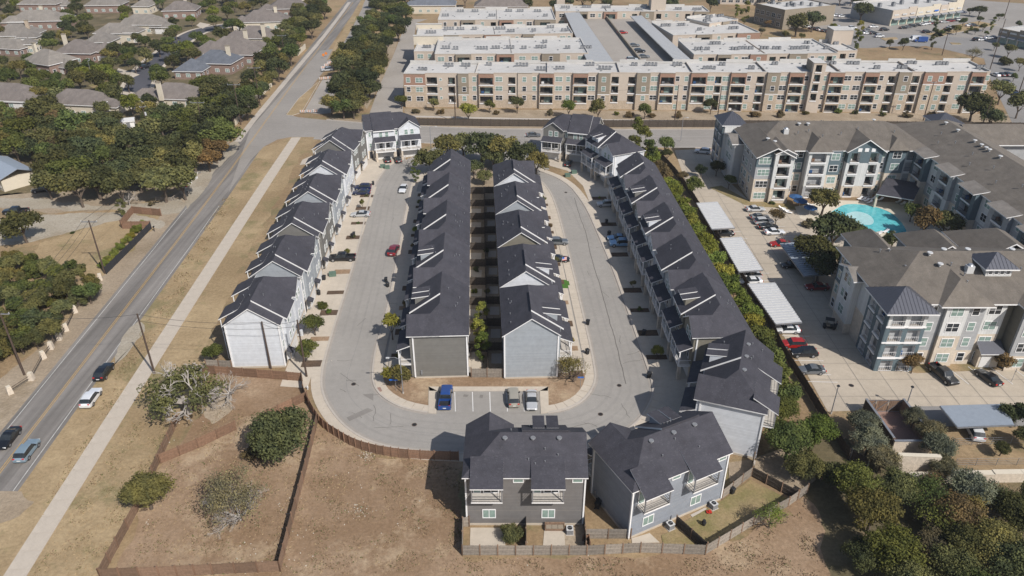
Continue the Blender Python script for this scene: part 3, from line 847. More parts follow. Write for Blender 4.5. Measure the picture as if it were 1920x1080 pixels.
def gable_roof(b, x0, x1, y0, y1, ze, rise, mat, axis='y', hip0=0.0, hip1=0.0, th=0.17, fascia='trim_white', lift=0.0, under='trim_white'):
    """rectangle at the eaves (overhang included); ridge along axis; hip0/hip1 = how far the ridge stops short at either end"""
    def T(x, y, z): return (x, y, z + lift) if axis == 'y' else (y, x, z + lift)
    if axis == 'x': x0, x1, y0, y1 = y0, y1, x0, x1
    xm = (x0 + x1) / 2
    A, B, C, D = T(x0, y0, ze), T(x1, y0, ze), T(x1, y1, ze), T(x0, y1, ze)
    R0, R1 = T(xm, y0 + hip0, ze + rise), T(xm, y1 - hip1, ze + rise)
    dn = lambda p: (p[0], p[1], p[2] - th)
    def add(pts, m):
        if axis == 'x': pts = pts[::-1]
        b.poly(pts, m)
    add([B, C, R1, R0], mat); add([D, A, R0, R1], mat)
    add([dn(R0), dn(R1), dn(C), dn(B)], under); add([dn(R1), dn(R0), dn(A), dn(D)], under)
    add([dn(B), dn(C), C, B], fascia); add([dn(D), dn(A), A, D], fascia)
    if hip0 > 0:
        add([A, B, R0], mat); add([dn(A), dn(B), B, A], fascia); add([dn(R0), dn(B), dn(A)], under)
    else:
        add([dn(A), dn(R0), R0, A], fascia); add([dn(R0), dn(B), B, R0], fascia)
    if hip1 > 0:
        add([C, D, R1], mat); add([dn(C), dn(D), D, C], fascia); add([dn(R1), dn(D), dn(C)], under)
    else:
        add([dn(C), dn(R1), R1, C], fascia); add([dn(R1), dn(D), D, R1], fascia)
def slab_roof(b, p, th, mat, fascia='trim_white', under='trim_white'):
    """thick sheet through four points, seen from above in counter-clockwise order"""
    q = [(x, y, z - th) for x, y, z in p]
    b.poly(p, mat); b.poly(q[::-1], under)
    for i in range(len(p)):
        j = (i + 1) % len(p)
        b.poly([q[i], q[j], p[j], p[i]], fascia)

# ------------------------------------------------------------------ the three storey duplex townhouse
DL, DW, ZE, SL = 15.2, 4.4, 8.8, 0.69
def duplex(ox, oy, deg, label, wall, mirror=False, dormer=True, porch=True, rear=False, accent=None, vents=False, drive=0.0, group='three storey duplex townhouses', dormer_wall=None, gable_wall=None, L=DL, windows_rear=False, pipes=True, rng=None):
    g = rng or random.Random(int(ox * 31 + oy * 17) & 0xffff)
    t = thing('townhouse', label, 'townhouse', (ox, oy, 0), radians(deg), group)
    S = -1.0 if mirror else 1.0
    def Y(y): return S * y
    def bx(b, x0, x1, y0, y1, z0, z1, m, top=None): b.box(x0, x1, Y(y0), Y(y1), z0, z1, m, top)
    def pl(b, pts, m):
        pts = [(x, Y(y), z) for x, y, z in pts]
        b.poly(pts[::-1] if mirror else pts, m)
    ov = .45
    accent = accent or wall
    gw = gable_wall or wall
    # walls
    w = MB()
    wt = ZE + ov * SL - .2
    W = DW
    for b_, m, z0, z1 in ((w, 'stone_pale', 0.35, 2.7), (w, wall, 2.7, wt)):
        pl(b_, [(-W, L, z0), (-W, 0, z0), (-W, 0, z1), (-W, L, z1)], m)
        pl(b_, [(W, 0, z0), (W, L, z0), (W, L, z1), (W, 0, z1)], m)
    # rear and side walls carry the siding down to the plinth
    w2 = MB()
    for pts, m in (([(-W - .012, L, .35), (-W - .012, 0, .35), (-W - .012, 0, 2.7), (-W - .012, L, 2.7)], wall),
                   ([(-W, -.0, .35), (W, 0, .35), (W, 0, wt), (0, 0, ZE + 5.05 * SL - .25 + .12), (-W, 0, wt)], gw),
                   ([(W, L, .35), (-W, L, .35), (-W, L, wt), (W, L, wt)], wall)):
        pl(w2, pts, m)
    w.v += w2.v and [] or []
    n0 = len(w.v)
    w.v += w2.v
    w.f += [tuple(k + n0 for k in f) for f in w2.f]
    w.m += [w.mi(w2.mats[k]) for k in w2.m]
    secs = [(1.9, 7.9), (L - 6.0, L - .02)]
    xf = W + .6
    for y0, y1 in secs:   # proud front bays
        pl(w, [(xf, y0, 2.7), (xf, y1, 2.7), (xf, y1, wt), (xf, y0, wt)], accent if y0 > 5 else wall)
        pl(w, [(xf, y0, .35), (xf, y1, .35), (xf, y1, 2.7), (xf, y0, 2.7)], 'stone_pale')
        for y, fl in ((y0, 0), (y1, 1)):
            pts = [(W, y, .35), (xf, y, .35), (xf, y, wt), (W, y, wt)]
            pl(w, pts[::-1] if fl else pts, wall)
    # gable wall of the cross gable
    yc, hw = L - 2.9, 3.3
    pl(w, [(xf, L - 6.0, wt), (xf, L - .02, wt), (xf, yc, ZE + hw * SL - .18)], accent)
    w.build('wall', t)
    p = MB(); bx(p, -W - .06, W + .06, -.06, L + .06, -.05, .35, 'concrete'); p.build('foundation', t)
    for x, y in ((-W, 0), (W, 0), (-W, L), (W, L)):
        sx = .05 if x > 0 else -.05; sy = -.05 if y < 1 else .05
        c = MB(); bx(c, x - .12 + sx * .6, x + .12 + sx * .6, y - .1 + sy * .6, y + .1 + sy * .6, .35, wt - .05, 'trim_white'); c.build('corner_trim', t)
    # main roof: gable at y=0, hip at y=L
    r = MB()
    ex, rise = W + ov, (W + ov) * SL
    if mirror: gable_roof(r, -ex, ex, -(L + ov), ov - .1, ZE, rise, 'shingle_dark', hip0=ex, hip1=0)
    else: gable_roof(r, -ex, ex, -ov + .1, L + ov, ZE, rise, 'shingle_dark', hip1=ex)
    # raised front slope with white rakes
    h = .34
    ztop = ZE + rise + h
    def z_at(x): return ztop - x * SL
    for y0, y1 in ((1.9, 8.0),):
        a = [(0, y0, ztop), (xf + .5, y0, z_at(xf + .5)), (xf + .5, y1, z_at(xf + .5)), (0, y1, ztop)]
        q = [(x, y, z - .30) for x, y, z in a]
        pl(r, a, 'shingle_dark')
        pl(r, [q[0], q[1], a[1], a[0]], 'trim_white'); pl(r, [q[1], q[2], a[2], a[1]], 'trim_white')
        pl(r, [q[2], q[3], a[3], a[2]], 'trim_white'); pl(r, [q[3], q[0], a[0], a[3]], 'shingle_dark')
        pl(r, q[::-1], 'trim_white')
    # cross gable
    if mirror: gable_roof(r, -.0, xf + .45, -(L + ov), -(L + ov - 2 * hw - .02), ZE, hw * SL, 'shingle_dark', axis='x', lift=-.012, fascia='trim_white')
    else: gable_roof(r, 0.0, xf + .45, L + ov - 2 * hw - .02, L + ov, ZE, hw * SL, 'shingle_dark', axis='x', lift=-.012)
    rf = r.build('roof', t)
    if vents:
        for y in (3.2, 6.6, 10.2):
            v = MB(); z = ZE + rise - .75 * SL
            v.tube((0, 0, -.1), (0, 0, .22), .16, .16, 'metal_grey', 10); v.tube((0, 0, .22), (0, 0, .3), .36, .33, 'unit_grey', 14)
            v.build('roof_vent', rf, (-.75, Y(y), z))
    if pipes:
        pm = PIPE
        for _ in range(7):
            x, y = g.choice((-1, -1, 1)) * g.uniform(1.0, 3.6), g.uniform(1.5, L - 5)
            z = ZE + rise - abs(x) * SL + (h if (x > 0 and 1.9 < y < 8) else 0)
            put('vent_pipe', pm, rf, (x, Y(y), z - .05))
    # paired shed dormers on the raised slope
    if dormer:
        for y0 in (3.2, 5.05):
            d = MB(); y1 = y0 + 1.4
            zt, zf = z_at(2.0) + .02, z_at(2.0) - .42
            slab_roof(d, [(2.0, Y(y0 - .1), zt), (xf + .1, Y(y0 - .1), zf), (xf + .1, Y(y1 + .1), zf), (2.0, Y(y1 + .1), zt)] if not mirror else
                      [(2.0, Y(y1 + .1), zt), (xf + .1, Y(y1 + .1), zf), (xf + .1, Y(y0 - .1), zf), (2.0, Y(y0 - .1), zt)], .16, 'shingle_dark')
            dm = dormer_wall or wall
            pl(d, [(2.1, y0, zt - .2), (4.5, y0, z_at(4.5)), (4.5, y0, zf - .1)], dm); pl(d, [(2.1, y1, zt - .2), (4.5, y1, zf - .1), (4.5, y1, z_at(4.5))], dm)
            pl(d, [(4.5, y0, z_at(4.5)), (4.5, y1, z_at(4.5)), (4.5, y1, zf - .1), (4.5, y0, zf - .1)], dm)
            d.build('dormer', rf)
    # front: garage doors, bays, porch roofs, balconies
    ang = pi / 2
    for i, (y0, y1) in enumerate(secs):
        ym = (y0 + y1) / 2
        gd = MB()
        gd.box(-2.4, 2.4, -.05, .0, 0, 2.15, 'door_white')
        for k in range(1, 4): gd.box(-2.4, 2.4, -.065, -.05, k * .54 - .02, k * .54 + .02, 'trim_white')
        gd.build('garage_door', t, (xf + .01, Y(ym), .05), ang)
        for s in (-.85, .85):
            window(t, xf + .01, Y(ym + s), 6.7 + (0.25 if i else 0), ang, .9, 1.35)
            window(t, xf + .01, Y(ym + s * 1.2), 3.45, ang, .9 if porch else .8, 1.7 if porch else 1.4, 'glass_dark' if porch else 'glass_blind')
        if porch:
            pr = MB()
            a = [(xf, y0 + .1, 6.75), (xf + 2.25, y0 + .1, 5.85), (xf + 2.25, y1 + .15, 5.85), (xf, y1 + .15, 6.75)]
            a = [(x, Y(y), z) for x, y, z in a]
            slab_roof(pr, a[::-1] if mirror else a, .16, 'shingle_dark')
            pr.build('porch_roof', t)
            bl = MB(); bx(bl, xf, xf + 2.05, y0 + .2, y1, 2.75, 3.0, 'trim_white', 'wood_deck')
            bo = bl.build('balcony', t)
            rl = MB()
            for za in (3.1, 3.95): bx(rl, xf + 1.94, xf + 2.0, y0 + .2, y1, za, za + .06, 'trim_white'); bx(rl, xf, xf + 2, y0 + .2, y0 + .25, za, za + .06, 'trim_white'); bx(rl, xf, xf + 2, y1 - .05, y1, za, za + .06, 'trim_white')
            y = y0 + .35
            while y < y1 - .1:
                bx(rl, xf + 1.955, xf + 1.985, y - .015, y + .015, 3.1, 3.95, 'trim_white'); y += .3
            rl.build('railing', bo)
            for y in (y0 + .3, (y0 + y1) / 2, y1 - .1):
                q = MB(); bx(q, xf + 1.85, xf + 2.03, y - .09, y + .09, 3.0, 5.85, 'trim_white'); q.build('post', t)
            for y in (y0 + .4, y1 - .2):
                q = MB(); bx(q, xf + 1.5, xf + 2.0, y - .25, y + .25, 0, 2.75, 'stone_pale'); q.build('column', t)
        else:
            q = MB()
            a = [(xf, y0 - 1.6, 3.3), (xf + 1.0, y0 - 1.6, 2.8), (xf + 1.0, y0 - .1, 2.8), (xf, y0 - .1, 3.3)]
            a = [(x, Y(y), z) for x, y, z in a]
            slab_roof(q, a[::-1] if mirror else a, .12, 'shingle_dark', 'metal_dark')
            q.build('awning', t)
    for y in (.95, 8.55):
        window(t, W + .01, Y(y), 6.9, ang, .6, 1.2); window(t, W + .01, Y(y), 3.7, ang, .6, 1.2)
        q = MB(); q.box(-.45, .45, -.05, 0, 0, 2.1, 'metal_dark'); q.build('front_door', t, (W + .01, Y(y), .35), ang)
    for y in (1.75, 8.15):
        ds = MB(); bx(ds, W + .02, W + .12, y - .05, y + .05, .4, wt, 'trim_white'); ds.build('downspout', t)
    # rear
    if rear:
        for y0, y1 in ((2.6, 6.9), (L - 4.8, L - .6)):
            q = MB()
            z1_, z0_ = ZE + rise - 2.6 * SL + .02, 8.35
            a = [(-6.35, y0, z0_), (-2.6, y0, z1_), (-2.6, y1, z1_), (-6.35, y1, z0_)]
            a = [(x, Y(y), z) for x, y, z in a]
            slab_roof(q, a[::-1] if mirror else a, .16, 'shingle_dark')
            # little side walls under the shed
            q.build('rear_roof', t)
            bl = MB(); bx(bl, -6.1, -W, y0 + .1, y1 - .1, 5.65, 5.85, 'trim_white', 'wood_deck'); bo = bl.build('rear_balcony', t)
            rl = MB()
            for za in (5.95, 6.35, 6.8):
                bx(rl, -6.08, -6.04, y0 + .1, y1 - .1, za, za + .04, 'metal_dark')
                for yy in (y0 + .12, y1 - .16): bx(rl, -6.08, -W, yy, yy + .04, za, za + .04, 'metal_dark')
            rl.build('railing', bo)
            for y in (y0 + .2, y1 - .2):
                q = MB(); bx(q, -6.1, -5.96, y - .07, y + .07, 5.85 if windows_rear else 0, 8.3, 'trim_white' if not windows_rear else 'metal_grey'); q.build('post', t)
            window(t, -W - .02, Y((y0 + y1) / 2 - .5), 5.95, -ang, 1.8, 2.0, 'glass_dark', 2, rail=False)
            window(t, -W - .02, Y((y0 + y1) / 2 + 1.3), 5.95, -ang, .8, 2.0, 'glass_blind', 1, rail=False)
            window(t, -W - .02, Y((y0 + y1) / 2 - .2), 1.45, -ang, 1.55, 1.35, 'glass_blind', 2, rail=False)
        for y in (.95, 8.5): window(t, -W - .02, Y(y), 7.75, -ang, 1.15, .75, 'glass_blind', 1, rail=False)
    else:
        for y in (2.2, 5.5, 10, 13): 
            window(t, -W - .02, Y(y), 1.2, -ang, 1.2, 1.5, 'glass_dark', 2); window(t, -W - .02, Y(y), 6.9, -ang, 1.2, 1.2, 'glass_dark', 2)
    if not porch or True:
        q = MB(); bx(q, W - 1.2, W - .9, L + .02, L + .18, .9, 1.7, 'unit_grey'); q.build('meter_box', t)
    if drive:
        for i, (y0, y1) in enumerate(secs):
            dd = bpy.data.objects.new('driveway', None); COL.objects.link(dd)
            dd.location = (ox, oy, 0); dd.rotation_euler = (0, 0, radians(deg)); dd['kind'] = 'structure'
            x0, x1 = xf + .1, xf + drive
            nx = 3
            for ix in range(nx):
                for iy in range(2):
                    s = MB()
                    xa, xb = x0 + (x1 - x0) * ix / nx + .02, x0 + (x1 - x0) * (ix + 1) / nx - .02
                    ya, yb = y0 + .3 + (y1 - y0 - .6) * iy / 2 + .02, y0 + .3 + (y1 - y0 - .6) * (iy + 1) / 2 - .02
                    bx(s, xa, xb, ya, yb, .02, .06 + .004 * ((ix + iy) % 2), 'concrete')
                    s.build('slab', dd)
        for k, (y, hh) in enumerate(((0.75, 1.9), (8.5, 1.4))):
            if k == 1 and g.random() < .25: continue
            s = MB(); x0, x1 = xf + drive * .36, xf + drive - .2
            bx(s, x0, x1, y - hh / 2, y + hh / 2, .02, .09, g.choice(('mulch', 'mulch', 'brown_lot', 'mulch')))
            dd = s.build('planting_bed', None, (ox, oy, 0), radians(deg)); dd['kind'] = 'structure'
            BEDS.append((t, ox + cos(radians(deg)) * (x0 + x1) / 2 - sin(radians(deg)) * Y(y), oy + sin(radians(deg)) * (x0 + x1) / 2 + cos(radians(deg)) * Y(y)))
    return t
BEDS = []
_p = MB(); _p.tube((0, 0, 0), (0, 0, .3), .06, .06, 'metal_grey', 6); _p.tube((0, 0, .3), (0, 0, .36), .1, .1, 'unit_grey', 6)
PIPE = _p.mesh('vent_pipe')
rowname = ['nearest', 'second from the camera', 'third from the camera', 'fourth from the camera', 'fifth from the camera', 'sixth from the camera']
lr_walls = [('siding_white', 'white'), ('siding_blue', 'pale blue'), ('siding_taupe', 'dark taupe'), ('siding_blue', 'pale blue'), ('siding_white', 'white')]
for k, (o, (wm, wn_)) in enumerate(zip([(-43.6, 105.8), (-44.1, 122.6), (-44.75, 139.1), (-45.35, 155.6), (-46.1, 172.1)], lr_walls)):
    duplex(o[0], o[1], 2.3, f'{wn_} gabled duplex in the left row beside the verge, {rowname[k]}', wm, dormer=False, porch=False, rear=True, drive=5.6, vents=False)
duplex(-47.7, 190.0, -5.5, 'dark taupe duplex at the far end of the left row, turned towards the cross road', 'siding_taupe', dormer=False, porch=False, rear=True)
for k in range(5):
    m, n = [('siding_taupe', 'taupe'), ('siding_blue', 'pale blue'), ('siding_white', 'white'), ('siding_taupe', 'taupe'), ('siding_white', 'white')][k]
    duplex(-12.55 - .715 * k, 118.1 + 16.2 * k, 182.5, f'{n} hipped duplex in the left middle row, {rowname[k]}', m, dormer=k < 2, drive=4.4)
for k in range(5):
    m, n = [('siding_blue', 'pale blue'), ('siding_white', 'white'), ('siding_khaki', 'khaki'), ('siding_blue', 'pale blue'), ('siding_white', 'white')][k]
    duplex(3.2 - .68 * k, 102.75 + 15.95 * k, 2.4, f'{n} gabled duplex in the right middle row, {rowname[k]}', m, dormer=k < 2, drive=4.2, accent=m, L=DL if k < 4 else 13.6)
for k in range(5):
    m, n = [('siding_khaki', 'khaki'), ('siding_blue', 'pale blue'), ('siding_white', 'white'), ('siding_taupe', 'taupe'), ('siding_blue', 'pale blue')][k]
    duplex(34.15 - .66 * k, 117.7 + 15.75 * k, 182.3, f'{n} duplex in the shaded right row before the hedge, {rowname[k]}', m, dormer=k in (0, 2, 3), drive=6.0, dormer_wall='siding_white' if k == 2 else None)
duplex(-42.8, 212.0, -74.6, 'bright white duplex with white balconies facing the camera at the back left of the loop', 'siding_white', dormer=False)
duplex(25.0, 209.4, -108.0, 'dark grey duplex with two porches facing the camera at the back right', 'siding_taupe', mirror=True, dormer=False)
duplex(24.6, 203.4, 205.0, 'white duplex turning the back right bend behind the black car', 'siding_white', dormer=True)
duplex(9.3, 75.0, 90.0, 'dark grey brown duplex seen from behind at the bottom centre above the wooden fence', 'siding_brown', rear=True, windows_rear=True, vents=True)
duplex(26.6, 79.0, 117.0, 'blue grey duplex seen from behind at an angle, right of the dark one', 'siding_steel', rear=True, windows_rear=True, vents=True, dormer=True)
duplex(36.7, 98.9, 160.0, 'white duplex at the lower end of the right row, blank end facing the camera', 'siding_white', rear=True, windows_rear=True, vents=True, dormer=True)
# ------------------------------------------------------------------ apartment buildings
def wallcells(b, x0, x1, z0, z1, y, holes, matfn, extra=()):
    xs = sorted({x0, x1, *[h[0] for h in holes if x0 < h[0] < x1], *[h[1] for h in holes if x0 < h[1] < x1]})
    zs = sorted({z0, z1, *[h[2] for h in holes if z0 < h[2] < z1], *[h[3] for h in holes if z0 < h[3] < z1], *[e for e in extra if z0 < e < z1]})
    for i in range(len(xs) - 1):
        for j in range(len(zs) - 1):
            xm, zm = (xs[i] + xs[i + 1]) / 2, (zs[j] + zs[j + 1]) / 2
            if any(h[0] < xm < h[1] and h[2] < zm < h[3] for h in holes): continue
            b.poly([(xs[i], y, zs[j]), (xs[i + 1], y, zs[j]), (xs[i + 1], y, zs[j + 1]), (xs[i], y, zs[j + 1])], matfn(zm))
def balcony(t, b, x0, x1, z0, z1, y, mat, rail='metal_dark', depth=1.5, slab='trim_white', glass=True, shade=None):
    """open recess cut in the wall at y, with slab, glazed door and railing"""
    yb = y + depth
    b.poly([(x0, y, z0), (x0, yb, z0), (x0, yb, z1), (x0, y, z1)], mat)
    b.poly([(x1, yb, z0), (x1, y, z0), (x1, y, z1), (x1, yb, z1)], mat)
    b.poly([(x0, yb, z1), (x1, yb, z1), (x1, y, z1), (x0, y, z1)], mat)
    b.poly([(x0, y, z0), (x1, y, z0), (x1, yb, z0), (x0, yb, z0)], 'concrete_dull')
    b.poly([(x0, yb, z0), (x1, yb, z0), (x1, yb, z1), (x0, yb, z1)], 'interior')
    w = (x1 - x0)
    k = int(abs(x0 * 13.7 + z0 * 5.1)) % 5
    d0 = .12 if k % 2 else .35
    b.box(x0 + w * d0, x0 + w * (d0 + .45), yb - .05, yb - .01, z0 + .02, z0 + 2.05, 'glass_dark' if k < 3 else 'glass_blind')
    if k != 3: b.box(x0 + w * (d0 + .48), x0 + w * (d0 + .62), yb - .05, yb - .01, z0 + .9, z0 + 2.0, 'glass_blind')
    if k in (1, 3, 4): b.box(x0 + w * .1, x0 + w * .3, yb - .9, yb - .4, z0 + .01, z0 + (.5, .8, .6)[k % 3], ('stucco_taupe', 'wood_brown', 'trim_white', 'blue_cloth', 'metal_grey')[int(abs(x0 * 7 + z0)) % 5])
    key = (round(w, 1), rail, slab)
    if key not in RAILS:
        s = MB(); s.box(-w / 2 - .12, w / 2 + .12, -.16, 0, -.32, -.02, slab)
        r = MB()
        for z in (.1, 1.0): r.box(-w / 2, w / 2, -.06, -.02, z, z + .05, rail)
        k = max(3, int(w / .35))
        for i in range(k + 1): r.box(-w / 2 + w * i / k - .015, -w / 2 + w * i / k + .015, -.055, -.025, .12, 1.0, rail)
        RAILS[key] = (s.mesh('balcony'), r.mesh('railing'))
    o = put('balcony', RAILS[key][0], t, *fr_put((x0 + x1) / 2, y, z0, 0))
    put('railing', RAILS[key][1], o)
RAILS = {}
_u = MB()
_u.box(-.45, .45, -.45, .45, .25, 1.15, 'unit_grey'); _u.tube((0, 0, 1.15), (0, 0, 1.2), .36, .36, 'black_plastic', 10); _u.box(-.5, .5, -.5, .5, 0, .1, 'metal_grey')
for sx in (-.4, .4):
    for sy in (-.4, .4): _u.box(sx - .04, sx + .04, sy - .04, sy + .04, .1, .25, 'metal_grey')
UNIT = _u.mesh('roof_unit')
_u = MB(); _u.box(-.3, .3, -.22, .22, 0, .3, 'unit_grey'); _u.tube((0, .3, 0), (0, .3, .55), .07, .07, 'metal_pale', 6)
VENT = _u.mesh('roof_vent')
def pick(g, seq): return seq[g.randrange(len(seq))]
def flat_block(name, label, A, B_, depth, top, bays, base_mat='stucco_beige', fh=3.2, nf=4, par=.9, units=10, side='stucco_beige', seed=1, cat='apartment building', zb=0.0, back=True, units_y=(.35, .75), rail='metal_dark', step_back=5, floors_shown=9):
    """A->B front foot line, left to right as seen from outside; top: height at A and at B; bays: (u0, u1, style, [(u, kind)])"""
    g = random.Random(seed)
    L = hypot(B_[0] - A[0], B_[1] - A[1])
    ang = atan2(B_[1] - A[1], B_[0] - A[0])
    t = thing(name, label, cat, (A[0], A[1], 0), ang)
    zt = lambda u: top[0] + (top[1] - top[0]) * max(0, min(1, u / L))
    b = MB()
    n = max(1, int(L / 24))
    for i in range(n):
        u0, u1 = L * i / n, L * (i + 1) / n
        z = zt((u0 + u1) / 2)
        # side and back walls, flat roof a little under the parapet
        b.poly([(u1, 0, zb), (u1, depth, zb), (u1, depth, z), (u1, 0, z)], side)
        b.poly([(u0, depth, zb), (u0, 0, zb), (u0, 0, z), (u0, depth, z)], side)
        b.poly([(u1, depth, zb), (u0, depth, zb), (u0, depth, z), (u1, depth, z)], side)
        b.poly([(u0, 0, z - .35), (u1, 0, z - .35), (u1, depth, z - .35), (u0, depth, z - .35)], 'roof_membrane')
    rb = MB()
    k = max(2, int(L / 9))
    for i in range(k):
        u0, u1 = L * i / k, L * (i + 1) / k
        z = zt((u0 + u1) / 2)
        hh = .9 if (i % 2 == 0 and back) else .25
        rb.box(u0, u1 - .02, depth - .3, depth + .02, z - .34, z + hh, 'roof_membrane')
        rb.box(u0, u1, -.02, .25, z - .34, z + .02, 'roof_membrane')
    z = zt(0); rb.box(-.02, .3, .26, depth - .31, z - .34, z + .15, 'roof_membrane')
    z = zt(L); rb.box(L - .3, L + .02, .26, depth - .31, z - .34, z + .15, 'roof_membrane')
    ro = rb.build('parapet', t)
    for bay in bays:
        u0, u1, style, els = bay[:4]
        um = (u0 + u1) / 2
        z1 = zt(um)
        tower = style == 'K'
        if tower: z1 += 3.2
        proud = {'R': .95, 'T': .95, 'R2': .95, 'C': .5, 'K': 1.6, 'S': .12, 'G': .9}.get(style, .12)
        y = -proud
        ztf = (z1 - par) if not tower else z1
        z_top_floor = ztf - fh + .35
        def matfn(z, style=style, ztf=ztf):
            f = int((ztf - z) / fh)
            if style in ('R', 'R2'): return 'brick_red' if z > ztf - fh - .05 else 'stone_tan'
            if style == 'T': return 'stucco_taupe' if z > ztf - 2 * fh else 'stone_tan'
            if style == 'G': return 'stucco_taupe'
            if style == 'C': return 'stucco_beige' if z > ztf - 2 * fh else 'stone_tan'
            if style == 'K': return 'stucco_beige'
            return 'stucco_beige' if z > zb + 3.0 else 'stone_tan'
        holes = []
        for u, kd in els:
            w = {'b': 3.6, 'B': 4.6, 'n': 2.4, 'k': 2.0}.get(kd)
            if not w: continue
            w = min(w, (u1 - u0) - .7)
            for f in range(min(nf, floors_shown)):
                z0 = ztf - (f + 1) * fh + .25
                if z0 < zb - .4: continue
                z0 = max(z0, zb + .05)
                u_ = min(max(u, u0 + w / 2 + .3), u1 - w / 2 - .3)
                holes.append((u_ - w / 2, u_ + w / 2, z0, z0 + fh - .85, kd))
        bands = [ztf - i * fh for i in range(1, nf + 1)] + [zb + 3.0]
        wallcells(b, u0, u1, zb, z1 + .02, y, holes, matfn, bands)
        for x, f in ((u0, 0), (u1, 1)):
            zs = sorted([zb, *[q for q in bands if zb < q < z1], z1 + .02])
            for j in range(len(zs) - 1):
                p = [(x, 0, zs[j]), (x, y, zs[j]), (x, y, zs[j + 1]), (x, 0, zs[j + 1])]
                b.poly(p[::-1] if f else p, matfn((zs[j] + zs[j + 1]) / 2))
        b.poly([(u0, y, z1 + .02), (u1, y, z1 + .02), (u1, .02 if not tower else 6.0, z1 + .02), (u0, .02 if not tower else 6.0, z1 + .02)], 'roof_membrane')
        if tower:
            b.poly([(u1, 0, z1 - 3.5), (u1, 6, z1 - 3.5), (u1, 6, z1 + .02), (u1, 0, z1 + .02)], 'stucco_taupe')
            b.poly([(u0, 6, z1 - 3.5), (u0, 0, z1 - 3.5), (u0, 0, z1 + .02), (u0, 6, z1 + .02)], 'stucco_taupe')
            b.poly([(u1, 6, z1 - 3.5), (u0, 6, z1 - 3.5), (u0, 6, z1 + .02), (u1, 6, z1 + .02)], 'stucco_taupe')
        # trim line along the bay's head
        b.box(u0 + .01, u1 - .01, y - .06, y - .005, z1 - .22, z1 + .01, 'stucco_taupe' if style != 'S' else 'stucco_beige')
        if style in ('R', 'R2', 'T'):
            zz = ztf - fh * (1 if style != 'T' else 2)
            b.box(u0 + .01, u1 - .01, y - .07, y - .004, zz - .12, zz + .1, 'trim_white')
        for h in holes:
            balcony(t, b, h[0], h[1], h[2], h[3], y, 'stucco_beige' if h[4] != 'k' else 'stucco_taupe', rail)
        for u, kd in els:
            if kd in ('b', 'B', 'n', 'k'): continue
            for f in range(min(nf, floors_shown)):
                z0 = ztf - (f + 1) * fh + 1.15
                if z0 < zb + .4: continue
                gl = pick(g, ('glass_blind', 'glass_blind', 'glass_dark'))
                if kd == 'w': window(t, u, y - .005, z0, 0, 1.25, 1.55, gl, 1)
                elif kd == 'd': window(t, u, y - .005, z0, 0, 2.3, 1.5, gl, 2)
                elif kd == 'o': window(t, u, y - .005, z0 + .4, 0, .7, .7, 'glass_blind', 1, rail=False)
                elif kd == 's': window(t, u, y - .005, z0 - .5, 0, .9, 1.2, 'glass_dark', 1)
    b.build('wall', t)
    for i in range(units):
        u = L * (i + .5 + g.uniform(-.3, .3)) / units
        y = depth * pick(g, units_y) + g.uniform(-.8, .8)
        for j in range(pick(g, (2, 3, 3, 4))):
            put('roof_unit', UNIT, ro, (u + j * 1.15, y + g.uniform(-.2, .2), zt(u) - .35), g.uniform(-.15, .15))
        for j in range(2):
            put('roof_vent', VENT, ro, (min(L - 1, u + g.uniform(-4, 5)), depth * g.uniform(.15, .9), zt(u) - .35), g.uniform(0, 3))
    return t
